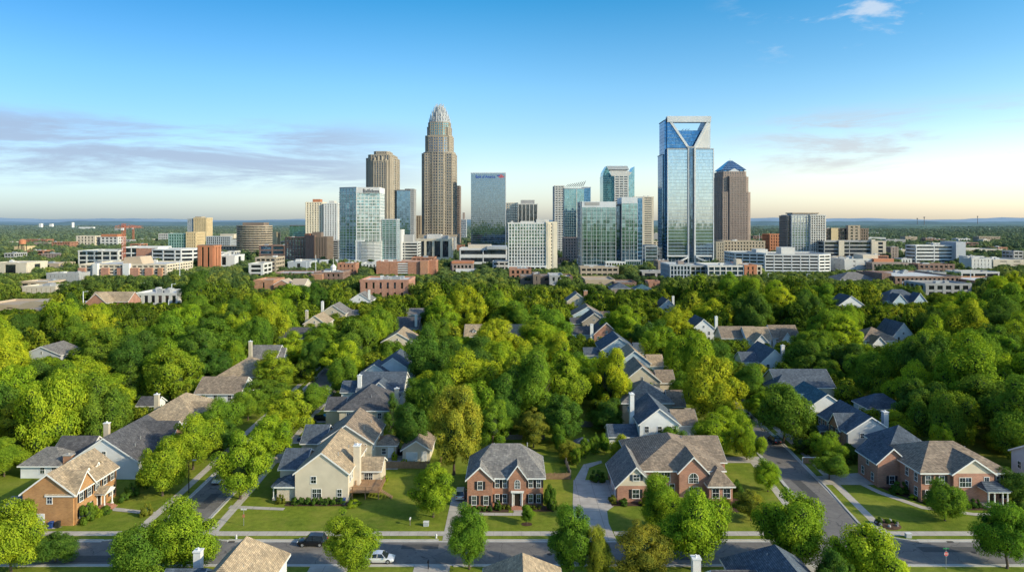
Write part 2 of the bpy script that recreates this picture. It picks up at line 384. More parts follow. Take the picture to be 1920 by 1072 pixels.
plain('asphalt_patch', (.085, .082, .08), .9, .2, 1.5); plain('iron', (.05, .045, .04), .6, .2, 4, .4)
for x0, y0, w_, d_ in ((-70, 106.2, 9, 2.2), (-18, 110.6, 6, 1.6), (21, 107, 7, 2.4), (66, 109.5, 11, 1.8), (-58.5, 126, 1.8, 7), (57.2, 131, 1.9, 9), (92, 106.4, 8, 2)): sheet('road_patch', [rect_(x0, y0, w_, d_)] if False else [[(x0, y0), (x0 + w_, y0), (x0 + w_, y0 + d_), (x0, y0 + d_)]], .018, 'asphalt_patch')
def disc(x, y, r): return [(x + r * math.cos(k * .524), y + r * math.sin(k * .524)) for k in range(12)]
for x0, y0 in ((-40, 109.2), (6, 108.8), (74, 109.4), (-57.4, 141), (58.6, 150)): sheet('manhole_cover', [disc(x0, y0, .42)], .022, 'iron')

for a, b in ((-420, -61.5 - 6.5), (-53.7 + 6.5, 57 - HW - 6.5), (57 + HW + 6.5, 420)): sheet('gutter', [[(a, SY1 - .5), (b, SY1 - .5), (b, SY1), (a, SY1)]], .017, 'kerb_stone')
sheet('gutter', [[(-420, SY0), (420, SY0), (420, SY0 + .5), (-420, SY0 + .5)]], .017, 'kerb_stone')
for c in (LC, RC):
    for q in (-HW, HW - .45): sheet('gutter', strip([p for p in c if p[1] >= 122], q, q + .45), .017, 'kerb_stone')
for x0, y0 in ((-47, 113.05), (24, 113.05), (72, 113.05), (14, 105.5)): sheet('storm_drain', [[(x0, y0 - .25), (x0 + 1.1, y0 - .25), (x0 + 1.1, y0 + .25), (x0, y0 + .25)]], .024, 'iron')
# ------------------------------------------------------------------ houses
WCACHE = {}
def win_meshes(w, h, style):
    k = (round(w, 2), round(h, 2), style)
    if k in WCACHE: return WCACHE[k]
    f = MB(); t = .065
    if style == 'arch':
        n = 10; r = w / 2; pts = [(-r, 0), (r, 0)] + [(r * math.cos(math.pi * i / n), h - r + r * math.sin(math.pi * i / n)) for i in range(n + 1)]
        inn = [(x * .84, .08 + z * .93) for x, z in pts]
        for i in range(len(pts)):
            j = (i + 1) % len(pts)
            f.poly([(pts[i][0], -.07, pts[i][1]), (pts[j][0], -.07, pts[j][1]), (inn[j][0], -.07, inn[j][1]), (inn[i][0], -.07, inn[i][1])])
            f.poly([(pts[i][0], 0, pts[i][1]), (pts[j][0], 0, pts[j][1]), (pts[j][0], -.07, pts[j][1]), (pts[i][0], -.07, pts[i][1])])
        f.box(-.03, .03, -.055, -.015, .05, h - .06); f.box(-w / 2 + .05, w / 2 - .05, -.058, -.015, h - r - .03, h - r + .03)
        for s in (-.5, .5): f.box(s * r - .02, s * r + .02, -.05, -.015, .05, h - r * .2)
        f.box(-w / 2 + .05, w / 2 - .05, -.052, -.015, (h - r) / 2, (h - r) / 2 + .04)
        pane = MB(); pane.poly([(x, -.03, z) for x, z in inn])
    else:
        f.box(-w / 2 - t, -w / 2 + .02, -.07, 0, -.02, h + t); f.box(w / 2 - .02, w / 2 + t, -.07, 0, -.02, h + t)
        f.box(-w / 2 - t - .05, w / 2 + t + .05, -.11, 0, -.11, -.021); f.box(-w / 2 + .021, w / 2 - .021, -.068, 0, h - .02, h + t)
        f.box(-w / 2 + .021, w / 2 - .021, -.055, -.01, h / 2 - .03, h / 2 + .03)
        nm = max(1, round(w / .95))
        for i in range(1, nm): f.box(-w / 2 + w * i / nm - .035, -w / 2 + w * i / nm + .035, -.066, -.01, -.02, h)
        for i in range(nm):
            x = -w / 2 + w * (i + .5) / nm; f.box(x - .012, x + .012, -.045, -.01, 0, h)
        pane = MB(); pane.poly([(-w / 2, -.03, 0), (w / 2, -.03, 0), (w / 2, -.03, h), (-w / 2, -.03, h)])
    sh = MB(); sw = min(.48, w * .5)
    sh.box(-sw / 2, sw / 2, -.06, 0, 0, h + .04)
    for i in range(int(h / .16)): sh.box(-sw / 2 + .05, sw / 2 - .05, -.075, -.055, .06 + i * .16, .15 + i * .16)
    r = (f.mesh('window'), pane.mesh('pane'), sh.mesh('shutter'), sw)
    r[0].materials.append(MATS['trim_white']); r[1].materials.append(MATS['win'])
    WCACHE[k] = r; return r
ROT = {'S': 0, 'E': R(90), 'N': R(180), 'W': R(-90)}
def mk(name, me, parent, loc=(0, 0, 0), rz=0):
    o = bpy.data.objects.new(name, me); COL.objects.link(o); o.parent = parent; o.location = loc; o.rotation_euler = (0, 0, rz); return o
SHM = {}
class House:
    def __init__(s, name, label, cat, x, y, wall='siding_white', roof='roof_grey', group=None, lm=None):
        s.root = thing(name, label, cat, x, y, group); s.x = x; s.y = y; s.wall = wall; s.roof = roof; s.n = 0; s.walls = {}
        if lm: LANDMARKS.append((lm, x, y))
    def rel(s, x, y, z): return (x - s.x, y - s.y, z)
    def block(s, x0, x1, y0, y1, eave, ridge, kind, wall=None, z0=-.05, over=.45, roof=None, inset=None, view=True, gable=None):
        e = s.n * .007; s.n += 1
        x0 -= e; x1 += e; y0 -= e; y1 += e; ridge += e
        mb = s.walls.setdefault(wall or s.wall, MB())
        xc, yc = (x0 + x1) / 2, (y0 + y1) / 2; o = over; t = .2
        mb.prism([(x0, y0), (x1, y0), (x1, y1), (x0, y1)], z0, eave, False)
        gm = s.walls.setdefault(gable, MB()) if gable else mb
        rb = MB(); tb = MB()
        if kind in ('gy', 'gx'):
            if kind == 'gy': a0, a1, ac, b0, b1, ax = x0, x1, xc, y0, y1, 'y'
            else: a0, a1, ac, b0, b1, ax = y0, y1, yc, x0, x1, 'x'
            sl = (ridge - eave) / (ac - a0); lo = eave - o * sl
            out = [(a0 - o, lo + t), (ac, ridge + t), (a1 + o, lo + t), (a1 + o, lo), (ac, ridge), (a0 - o, lo)]
            rb.extr(out[::-1], ax, b0 - o * .7, b1 + o * .7)
            tr = [(a0 - o - .03, lo + t - .04), (ac, ridge + t - .04), (a1 + o + .03, lo + t - .04), (a1 + o + .03, lo - .14), (ac, ridge - .16), (a0 - o - .03, lo - .14)]
            for bb in (b0 - o * .7, b1 + o * .7):
                tb.extr(tr[::-1], ax, bb - .05, bb + .04)
            for aa in (a0 - o, a1 + o):
                if ax == 'y': tb.box(aa - .06, aa + .05, b0 - o * .7 + .05, b1 + o * .7 - .05, lo - .1, lo + t - .07)
                else: tb.box(b0 - o * .7 + .05, b1 + o * .7 - .05, aa - .06, aa + .05, lo - .1, lo + t - .07)
            for bb in ((b0,) if gable else (b0, b1)):
                q = [(a0, bb, eave), (a1, bb, eave), (ac, bb, ridge)] if ax == 'y' else [(bb, a0, eave), (bb, a1, eave), (bb, ac, ridge)]
                gm.poly(q)
        else:
            w, d = x1 - x0, y1 - y0; half = min(w, d) / 2; ins = half if inset is None else inset
            sl = (ridge - eave) / half; lo = eave - o * sl * .8
            if w >= d: A, B = (x0 + ins, yc, ridge + t), (x1 - ins, yc, ridge + t)
            else: A, B = (xc, y0 + ins, ridge + t), (xc, y1 - ins, ridge + t)
            E = [(x0 - o, y0 - o), (x1 + o, y0 - o), (x1 + o, y1 + o), (x0 - o, y1 + o)]
            T = [(p[0], p[1], lo + t) for p in E]; Bm = [(p[0], p[1], lo - .02) for p in E]
            if w >= d: fs = [[T[0], T[1], B, A], [T[1], T[2], B], [T[2], T[3], A, B], [T[3], T[0], A]]
            else: fs = [[T[0], T[1], A], [T[1], T[2], B, A], [T[2], T[3], B], [T[3], T[0], A, B]]
            for f in fs: rb.poly(f)
            for i in range(4): j = (i + 1) % 4; rb.poly([Bm[i], Bm[j], T[j], T[i]])
            rb.poly(Bm[::-1])
            for i in range(4):
                j = (i + 1) % 4
                if i % 2 == 0: tb.box(E[i][0], E[j][0], E[i][1] - .05, E[i][1] + .05, lo - .12, lo + t - .06)
                else: tb.box(E[i][0] - .05, E[i][0] + .05, E[i][1] + .06, E[j][1] - .06, lo - .12, lo + t - .06) if E[j][1] > E[i][1] else tb.box(E[i][0] - .05, E[i][0] + .05, E[j][1] + .06, E[i][1] - .06, lo - .12, lo + t - .06)
        obj('roof', rb, roof or s.roof, s.root); obj('fascia', tb, 'trim_white', s.root)
        keep(x0, x1, y0, y1)
        if view:
            ps = [proj(x, y, eave * .93 + ridge * .07) for x in (x0, x1) for y in (y0, y1)]
            VIEW.append((min(p[0] for p in ps), max(p[0] for p in ps), max(p[1] for p in ps) - 1, y0))
        return s
    def win(s, face, p, u, z, w=.95, h=1.5, sh=None, style='', name='window'):
        f, pn, sm, sw = win_meshes(w, h, style)
        loc = (u, p, z) if face in 'SN' else (p, u, z)
        o = mk(name, f, s.root, s.rel(*loc), ROT[face]); mk('pane', pn, o)
        if sh:
            key = (sm.name, sh)
            if key not in SHM: SHM[key] = sm.copy(); SHM[key].materials.append(MATS[sh])
            for k in (-1, 1): mk('shutter', SHM[key], o, (k * (w / 2 + .12 + sw / 2), 0, -.02))
        return s
    def wins(s, face, p, us, zs, **k):
        for z in zs:
            for u in us: s.win(face, p, u, z, **k)
        return s
    def door(s, face, p, u, z=.3, w=1.0, h=2.15, mat='door_dark'):
        mb = MB(); mb.box(-w / 2, w / 2, -.06, 0, 0, h)
        for x in (-w / 4, w / 4):
            for a, b in ((.1, .9), (1.0, h - .15)): mb.box(x - w * .17, x + w * .17, -.085, -.05, a, b)
        fr = MB(); fr.box(-w / 2 - .16, -w / 2, -.1, 0, 0, h + .15); fr.box(w / 2, w / 2 + .16, -.1, 0, 0, h + .15); fr.box(-w / 2 + .001, w / 2 - .001, -.1, 0, h, h + .15)
        loc = (u, p, z) if face in 'SN' else (p, u, z)
        m = mb.mesh('door'); m.materials.append(MATS[mat]); o = mk('door', m, s.root, s.rel(*loc), ROT[face])
        m2 = fr.mesh('door_frame'); m2.materials.append(MATS['trim_white']); mk('door_frame', m2, o)
        hb = MB().box(w * .36, w * .42, -.14, -.06, .95, 1.1).mesh('handle'); hb.materials.append(MATS['metal_grey']); mk('handle', hb, o)
        return s
    def garage(s, face, p, u, w=2.6, h=2.2, z=.02):
        mb = MB(); mb.box(-w / 2, w / 2, -.05, 0, 0, h)
        for i in range(4):
            for k in range(4): mb.box(-w / 2 + .1 + k * (w - .1) / 4, -w / 2 + (k + 1) * (w - .1) / 4, -.075, -.04, .08 + i * h / 4, (i + 1) * h / 4 - .04)
        loc = (u, p, z) if face in 'SN' else (p, u, z)
        m = mb.mesh('garage_door'); m.materials.append(MATS['door_white']); o = mk('garage_door', m, s.root, s.rel(*loc), ROT[face]); return s
    def chimney(s, x, y, z0, z1, w=1.1, d=.8, mat=None):
        mb = MB().box(x - w / 2, x + w / 2, y - d / 2, y + d / 2, z0, z1); o = obj('chimney', mb, mat or s.wall, s.root)
        c = MB().box(x - w / 2 - .1, x + w / 2 + .1, y - d / 2 - .1, y + d / 2 + .1, z1, z1 + .16); c.cyl(x, y, z1 + .16, z1 + .5, .16, .13, 8); obj('chimney_cap', c, 'concrete' if mat is None or 'brick' in mat else 'trim_white', o); return s
    def vents(s, pts):
        for x, y, z in pts: obj('roof_vent', MB().cyl(x, y, z - .3, z + .45, .09, .09, 8), 'metal_grey', s.root)
        return s
    def dormer(s, face, x, y, z, w=1.5, h=1.7, deep=2.2):
        # small gabled roof window facing east or south
        mb = MB(); rb = MB()
        if face == 'E':
            mb.box(x - deep, x, y - w / 2, y + w / 2, z, z + h); mb.poly([(x, y - w / 2, z + h), (x, y + w / 2, z + h), (x, y, z + h + w * .45)])
            rb.extr([(y - w / 2 - .2, z + h - .1), (y - w / 2 - .2, z + h + .05), (y, z + h + w * .5 + .1), (y + w / 2 + .2, z + h + .05), (y + w / 2 + .2, z + h - .1), (y, z + h + w * .45)], 'x', x - deep, x + .25)
            q = (x + .012, y)
        else:
            mb.box(x - w / 2, x + w / 2, y, y + deep, z, z + h); mb.poly([(x - w / 2, y, z + h), (x + w / 2, y, z + h), (x, y, z + h + w * .45)])
            rb.extr([(x - w / 2 - .2, z + h - .1), (x - w / 2 - .2, z + h + .05), (x, z + h + w * .5 + .1), (x + w / 2 + .2, z + h + .05), (x + w / 2 + .2, z + h - .1), (x, z + h + w * .45)], 'y', y - .25, y + deep)
        o = obj('dormer', mb, 'trim_white', s.root); obj('dormer_roof', rb, s.roof, o)
        f, pn, sm, sw = win_meshes(w * .5, h * .75, 'arch' if face == 'E' else '')
        loc = (x + .01, y, z + h * .25) if face == 'E' else (x, y - .01, z + h * .25)
        wv = mk('window', f, o, s.rel(*loc), ROT[face]); 
        pm = mk('pane', pn, o, s.rel(*loc), ROT[face])
        return s
    def porch(s, face, x0, x1, y0, y1, h, cols, roofk='shed', rise=.9, floor=.35, roof=None):
        fb = MB().box(x0, x1, y0, y1, -.02, floor); obj('porch_floor', fb, 'brick_rose' if roofk == 'gable' else 'concrete', s.root)
        for x, y in cols:
            c = MB().box(x - .17, x + .17, y - .17, y + .17, floor, floor + .2); c.cyl(x, y, floor + .2, h - .15, .13, .11, 12); c.box(x - .16, x + .16, y - .16, y + .16, h - .15, h)
            obj('column', c, 'trim_white', s.root)
        bm_ = MB().box(x0 - .1, x1 + .1, y0 - .1, y1 + .1, h, h + .3); obj('porch_beam', bm_, 'trim_white', s.root)
        rb = MB()
        if roofk == 'gable':
            if face in 'EW':
                yc = (y0 + y1) / 2; rb.extr([(y0 - .3, h + .3), (yc, h + .3 + rise), (y1 + .3, h + .3)][::-1], 'x', x0 - .25, x1 + .25)
                pd = MB().poly([(x1 + .26, y0 - .2, h + .302), (x1 + .26, y1 + .2, h + .302), (x1 + .26, yc, h + .2 + rise)])
            else:
                xc = (x0 + x1) / 2; rb.extr([(x0 - .3, h + .3), (xc, h + .3 + rise), (x1 + .3, h + .3)][::-1], 'y', y0 - .25, y1 + .25)
                pd = MB().poly([(x0 - .2, y0 - .26, h + .302), (x1 + .2, y0 - .26, h + .302), (xc, y0 - .26, h + .2 + rise)])
            obj('pediment', pd, 'trim_white', s.root)
        else:
            A = [(x0 - .3, y0 - .3, h + .3), (x1 + .3, y0 - .3, h + .3), (x1 + .3, y1 + .3, h + .3), (x0 - .3, y1 + .3, h + .3)]
            k = rise
            if face == 'S': B = [(x0 + .6, y1 + .2, h + .3 + k), (x1 - .6, y1 + .2, h + .3 + k)]; fs = [[A[0], A[1], B[1], B[0]], [A[1], A[2], B[1]], [A[3], A[0], B[0]]]
            elif face == 'W': B = [(x1 + .2, y0 + .6, h + .3 + k), (x1 + .2, y1 - .6, h + .3 + k)]; fs = [[A[3], A[0], B[0], B[1]], [A[0], A[1], B[0]], [A[2], A[3], B[1]]]
            else: B = [(x0 - .2, y0 + .6, h + .3 + k), (x0 - .2, y1 - .6, h + .3 + k)]; fs = [[A[1], A[2], B[1], B[0]], [A[0], A[1], B[0]], [A[2], A[3], B[1]]]
            for f in fs: rb.poly(f)
        obj('porch_roof', rb, roof or s.roof, s.root)
        return s
    def steps(s, face, x, y, w, n=3):
        mb = MB()
        for i in range(n):
            if face == 'S': mb.box(x - w / 2, x + w / 2, y - (n - i) * .32, y, -.02 + (0 if i == 0 else i * .13), (i + 1) * .13)
            else: mb.box(x, x + (n - i) * .32, y - w / 2, y + w / 2, -.02 + (0 if i == 0 else i * .13), (i + 1) * .13)
        obj('steps', mb, 'brick_rose', s.root); return s
    def done(s):
        for m, mb in s.walls.items():
            if mb.f: obj('wall', mb, m, s.root)
        return s
SB = 'shutter_black'
# --- brick house on the left corner
h = House('brick_house', 'orange brick corner house with two white dormers and columned portico beside the left street', 'house', -81, 125.5, 'brick_tan', 'roof_tan', lm='the orange brick corner house with dormers')
h.block(-85.3, -76.5, 119, 132, 5.7, 9.0, 'gy').block(-81, -76.1, 119.3, 124.2, 5.7, 8.5, 'gx')
h.wins('E', -76.1, (120.6, 122.9), (3.7,), sh=SB).wins('E', -76.5, (125.9, 128.3, 130.6), (3.7,), sh=SB).wins('E', -76.1, (120.6, 122.9), (.9,), sh=SB).wins('E', -76.5, (130.4,), (.9,), sh=SB)
h.win('S', 119, -80.6, 3.9, .9, 1.3).garage('S', 119, -82.6, 2.3, 2.1)
h.dormer('E', -78.0, 125.6, 6.2, 1.3, 1.2, 2).dormer('E', -78.0, 128.6, 6.2, 1.3, 1.2, 2)
h.door('E', -76.5, 126.4, .4).porch('E', -76.4, -74.6, 125.1, 127.9, 2.9, [(-74.8, 125.3), (-74.8, 127.7)], 'gable', .9).steps('E', -74.6, 126.5, 2).vents([(-82.5, 128, 8), (-82, 123, 8.2)])
h.block(-89.3, -85.4, 120, 125, 2.6, 3.6, 'gx', roof='roof_slate').done()
# --- white house behind it
h = House('white_house', 'white house with long patched grey roof behind the orange brick corner house', 'house', -84, 148, 'siding_white', 'roof_dark', lm='the white house with the long grey roof')
h.block(-91, -77, 140.5, 157, 3.7, 8.4, 'gy').block(-84, -75.2, 150, 157.5, 4.2, 8.0, 'gx', wall='brick_rose').block(-98.5, -91, 146, 154, 3.0, 5.8, 'gx', roof='roof_dark')
h.chimney(-90.2, 152, 0, 8.1, mat='siding_beige').wins('S', 140.5, (-86, -82), (1.0,)).win('S', 140.5, -84, 4.6, .8, 1.1).wins('E', -75.2, (152, 155), (1,), sh=SB).wins('E', -77, (143, 146), (1,)).vents([(-80, 147, 6.5), (-79.5, 144, 5.8)]).done()
# --- small white garage with brick chimney
h = House('small_outbuilding', 'small white outbuilding with grey hip roof and brick chimney, far left', 'outbuilding', -96, 143, 'siding_white', 'roof_grey', lm='the small white outbuilding with a brick chimney')
h.block(-101.5, -93, 141, 147.5, 2.8, 5.3, 'hip').chimney(-91.9, 141.6, 0, 4.6, 1.7, 1.2, 'brick_orange').win('S', 141, -97, 1.0).win('S', 141, -94.6, 1.0).done()
h = House('garden_shed', 'white garden shed at the edge of the woods behind the tan hip roof', 'shed', -99, 188, 'siding_white', 'roof_dark', lm='the white garden shed')
h.block(-102, -97, 186, 191, 3.0, 4.6, 'gx').wins('S', 186, (-100.7, -98.3), (1.2,), w=1.2, h=1.1).done()
# --- left row going away
h = House('tan_house', 'brick house with big tan hip roof, front gable and pale chimney on the left street', 'house', -81.5, 172, 'brick_rose', 'roof_tan', lm='the tan hip roof with pale chimney')
h.block(-90, -76, 163.5, 181, 5.0, 9.3, 'hip').block(-80, -75, 168, 174, 5.0, 7.8, 'gx').chimney(-90.5, 174, 0, 8.9, mat='siding_beige').wins('S', 163.5, (-86, -82, -78.5), (3.2,)).wins('E', -75, (169.5, 172.5), (3.2,)).vents([(-80, 178, 7.6)]).done()
h = House('brown_roof_house', 'pale house with broad brown gable roof facing right on the left street', 'house', -83, 197, 'siding_white', 'roof_brown', lm='the broad brown gable roof on the left street')
h.block(-88.6, -76, 191, 201.5, 5.0, 8.3, 'gx').block(-88, -81, 201.5, 207, 4, 6.6, 'gy').wins('E', -76, (193.5, 196.5, 199.5), (3.2,)).wins('S', 191, (-86.6, -83, -79), (3.0,)).done()
h = House('hip_roof_house', 'house with warm brown hip roof and low front gable up the left street', 'house', -84, 218, 'siding_beige', 'roof_tan', lm='the warm brown hip roof up the left street')
h.block(-91, -76, 211, 225, 5.2, 9.6, 'hip').block(-82, -75, 214, 220, 5, 7.6, 'gx').wins('S', 211, (-87, -83, -79), (3.2,)).wins('E', -75, (215.5, 218.5), (3,)).done()
h = House('chimney_house', 'grey gabled house with tall white chimney higher up the left street', 'house', -86, 243, 'siding_white', 'roof_grey', lm='the tall white chimney up the left street')
h.block(-91.5, -82, 237, 248, 5.4, 9.0, 'gx').block(-85, -80, 238.5, 244, 5.2, 8.2, 'gx').chimney(-90.6, 236.5, 0, 11.4, mat='siding_beige').wins('E', -80, (240, 242.6), (3.2,)).wins('S', 237, (-88, -84), (3.2,)).done()
def row_house(label, x0, x1, y0, y1, eave, ridge, kind, wall, roof, lm, name='house', chim=None, extra=None, cat='house', view=True):
    h = House(name, label, cat, (x0 + x1) / 2, (y0 + y1) / 2, wall, roof, lm=lm)
    h.block(x0, x1, y0, y1, eave, ridge, kind, view=view)
    if extra:
        for b in extra: h.block(*b)
    nx = max(2, int((x1 - x0) / 3.4)); zs = (3.3, .9) if eave > 4.6 else (1.0,)
    us = [x0 + (x1 - x0) * (i + .5) / nx for i in range(nx)]
    h.wins('S', y0, us, zs, w=.9, h=1.35)
    ny = max(2, int((y1 - y0) / 4)); vs = [y0 + (y1 - y0) * (i + .5) / ny for i in range(ny)]
    h.wins('E' if x0 < 0 else 'W', x1 if x0 < 0 else x0, vs, zs, w=.9, h=1.35)
    if kind == 'gy' and ridge - eave > 2.5: h.win('S', y0, (x0 + x1) / 2, eave + .3, .7, .9)
    if chim: h.chimney(*chim)
    h.done(); return h
row_house('far left-street house with grey roof and two pale chimneys among the trees', -99, -86, 352, 366, 5.6, 9.8, 'gy', 'siding_beige', 'roof_grey', 'the two pale chimneys far up the left street', chim=(-98, 353, 0, 11.5, 1.2, 1.0, 'trim_white'), extra=[(-86, -80, 356, 362, 4, 6.5, 'gx')])
row_house('far left-street house with lit beige gable in front of the two chimneys', -97, -87, 318, 332, 5.4, 9.0, 'gy', 'siding_cream', 'roof_tan', 'the lit beige upper left gable', chim=(-96.5, 321, 0, 11, 1.2, 1.0, 'siding_beige'))
row_house('farthest left-street house, a white gable half hidden by trees', -97, -84, 405, 420, 6.0, 10.2, 'gy', 'siding_white', 'roof_grey', 'the farthest white gable on the left street', chim=(-85, 406, 0, 12, 1.2, 1.0, 'trim_white'))
row_house('dark roofed house among trees between the chimney house and the far gables', -95, -82, 278, 291, 5.4, 8.8, 'gx', 'siding_grey', 'roof_dark', 'the dark roof midway up the left street')
row_house('low grey roof glimpsed through the woods at far left', -178, -164, 248, 260, 4.5, 7.5, 'gy', 'siding_grey', 'roof_grey', 'the low grey far left roof')
row_house('blue-grey house with pale gable glimpsed at the left edge', -152, -141, 196, 208, 4.2, 7.2, 'gx', 'siding_blue', 'roof_slate', 'the blue-grey house at the left edge', view=False)
# --- cream house, left street right side
h = House('cream_house', 'large cream house with bare gable end, tall chimney and wooden deck on the corner lawn', 'house', -36, 136, 'siding_cream', 'roof_tan', lm='the large cream house')
h.block(-41, -31, 129, 144, 5.5, 9.3, 'gy', over=.35).block(-45.5, -41, 134, 143, 4.6, 6.9, 'gx', roof='roof_slate').block(-44.6, -41, 129.6, 134, 2.9, 3.9, 'hip', roof='roof_slate')
h.block(-31, -26.3, 136.5, 142, 3.4, 4.9, 'gx')
h.chimney(-30.4, 134.2, 0, 9.0, 1.2, 1.5, 'siding_cream')
h.win('S', 129, -37.5, 3.6, 1.0, 1.25).win('S', 129, -36.9, .9, 1.7, 1.6).win('S', 129, -32.6, 1.1, .85, 1.3).wins('S', 136.5, (-28.7,), (1.2,), w=1.7, h=1.6).wins('E', -31, (130.6, 132.2), (3.4,)).win('E', -31, 140, 3.9).vents([(-33, 138, 7.4), (-33.6, 132, 8.0), (-32.6, 141.5, 7)])
h.porch('W', -45.6, -44.7, 129.8, 133.8, 2.4, [(-45.4, 130), (-45.4, 133.6)], 'shed', .4, roof='roof_slate')
h.done()
d = MB().box(-30.9, -25.2, 130, 136.4, 1.35, 1.5); o = h.root
dk = obj('deck', d, 'wood_deck', o)
for x in (-30.5, -28, -25.5):
    for y in (130.3, 133.4): obj('deck_post', MB().box(x - .09, x + .09, y - .09, y + .09, -.02, 2.45), 'wood_deck', dk)
rb = MB()
for (a, b) in (((-30.8, 130.1), (-25.4, 130.1)), ((-25.3, 130.3), (-25.3, 136.2))):
    rb.bar((*a, 2.4), (*b, 2.4), .1, .08); rb.bar((*a, 1.6), (*b, 1.6), .06)
    n = int(math.dist(a, b) / .28)
    for i in range(n + 1):
        t = i / n; x = a[0] + (b[0] - a[0]) * t; y = a[1] + (b[1] - a[1]) * t; rb.box(x - .025, x + .025, y - .025, y + .025, 1.5, 2.36)
obj('railing', rb, 'wood_deck', dk)
st = MB()
for i in range(7): st.box(-25.1 + i * .3, -24.8 + i * .3, 130.6, 131.8, -.02 if i == 6 else 1.25 - i * .19, 1.3 - i * .19)
obj('deck_stairs', st, 'wood_deck', dk)
# --- next houses up the row
h = House('grey_gable_house', 'beige house with lit tan roof directly behind the large cream house', 'house', -36, 154, 'siding_beige', 'roof_brown', lm='the beige house behind the cream house')
h.block(-41.5, -30.3, 147.5, 161, 5.3, 9.0, 'gy').block(-46.5, -41.5, 151, 159, 4.2, 6.8, 'gx', roof='roof_slate').block(-30.3, -26, 152.5, 157.5, 3.2, 4.4, 'hip').wins('S', 152.5, (-28.6,), (1.1,), w=.9, h=1.3).door('S', 152.5, -27.1, .3, mat='door_white').wins('E', -30.3, (149, 151, 159), (3.4,)).win('S', 147.5, -32, 3.4).vents([(-32.5, 150, 7.6), (-32.2, 156, 7.4)]).done()
h = House('dark_hip_house', 'beige house with dark charcoal hip roof and three upper rear windows', 'house', -37, 180, 'siding_beige', 'roof_dark', lm='the charcoal hip roof with three windows')
h.block(-43.5, -30.8, 172, 187, 5.6, 10.0, 'hip').wins('S', 172, (-41.2, -37, -33.4), (3.4,), w=1.0, h=1.4).wins('S', 172, (-40, -35), (.8,)).block(-48, -43.5, 176, 183, 4.6, 6.8, 'gx').chimney(-30.2, 179, 0, 9.2, mat='siding_beige').vents([(-36, 175, 8)]).done()
h = House('white_gable_house', 'white gabled house with slate roof behind the charcoal hip roof', 'house', -39, 201, 'siding_white', 'roof_slate', lm='the white gable behind the charcoal hip roof')
h.block(-44, -31, 194, 207, 5.0, 8.8, 'gx').block(-41, -33.5, 191, 197, 4.8, 8.0, 'gy').wins('S', 191, (-38.8, -35.6), (3.0,)).block(-49, -44, 196, 203, 4.2, 6.4, 'gx').chimney(-43.5, 195, 0, 9, mat='trim_white').done()
h = House('slate_roof_house', 'slate roofed house with white chimney on its right side, fifth from the street corner', 'house', -37, 224, 'siding_white', 'roof_slate', lm='the slate roof with a white chimney')
h.block(-44, -31.5, 216, 231, 5.6, 9.8, 'gy').block(-48, -38, 213, 220, 5.0, 8.4, 'gy').chimney(-30.6, 219, 0, 10.6, 1.4, 1.2, 'trim_white').wins('S', 213, (-45.5, -41), (3.0,)).wins('E', -31.5, (218, 222, 227), (3.4,)).done()
row_house('lit tan roof with cream gable beside the tall bright tree, upper left street', -51, -39, 268, 284, 5.8, 9.2, 'gy', 'siding_cream', 'roof_tan', 'the cream gable with lit tan roof')
row_house('grey house with dark roof behind the lit tan roof', -52, -42, 305, 320, 5.4, 9.2, 'gx', 'siding_grey', 'roof_dark', 'the dark roof behind the lit tan roof', chim=(-43, 306, 0, 11, 1.1, 1, 'trim_white'))
row_house('pale flat-fronted house far up the left street near the tall bright tree', -54, -45, 345, 358, 6, 8.2, 'gx', 'siding_grey', 'roof_grey', 'the pale far house near the tall bright tree')
h = House('backyard_garage', 'small detached garage with grey roof and white gable behind the wooden fence', 'garage', -21, 155, 'siding_cream', 'roof_brown', lm='the small backyard garage')
h.block(-24.2, -18.2, 151, 160, 2.6, 4.5, 'gy').garage('S', 151, -22.2, 2.6, 2.0).door('S', 151, -19.4, .02, .9, 2, 'door_white').done()
# --- centre brick house
h = House('brick_colonial_house', 'symmetrical red brick house with grey hip roof facing the front street', 'house', -1, 132, 'brick_red', 'roof_grey', lm='the red brick house facing the front street')
h.block(-8.1, 5.8, 127, 138, 5.6, 9.8, 'hip', inset=4.2).block(-8.25, -3.6, 126, 133, 5.5, 7.7, 'gy', over=.35).block(-.6, 2.6, 126.5, 131, 5.6, 7.8, 'gy', over=.3)
h.win('S', 126, -5.9, 3.6, .85, 1.45, SB).wins('S', 126, (-7.0, -4.8), (.8,), w=.8, h=1.6, sh=SB)
for z in (3.6, .8): h.wins('S', 127, (-2.75, -1.35, 3.5, 4.95), (z,), w=.75, h=1.5, sh=SB)
h.win('S', 126.5, 1.0, 3.5, 1.1, 1.7, style='arch').door('S', 126.5, 1.0, .45, 1.1, 2.2).steps('S', 1.0, 126.3, 2.2, 3)
for x in (.1, 1.9): obj('column', MB().box(x - .11, x + .11, 126.15, 126.38, .42, 2.9), 'trim_white', h.root)
obj('door_hood', MB().box(-.2, 2.2, 125.95, 126.48, 2.92, 3.15), 'trim_white', h.root)
h.vents([(3, 134, 9.2), (-3.5, 135, 8.8)]).done()
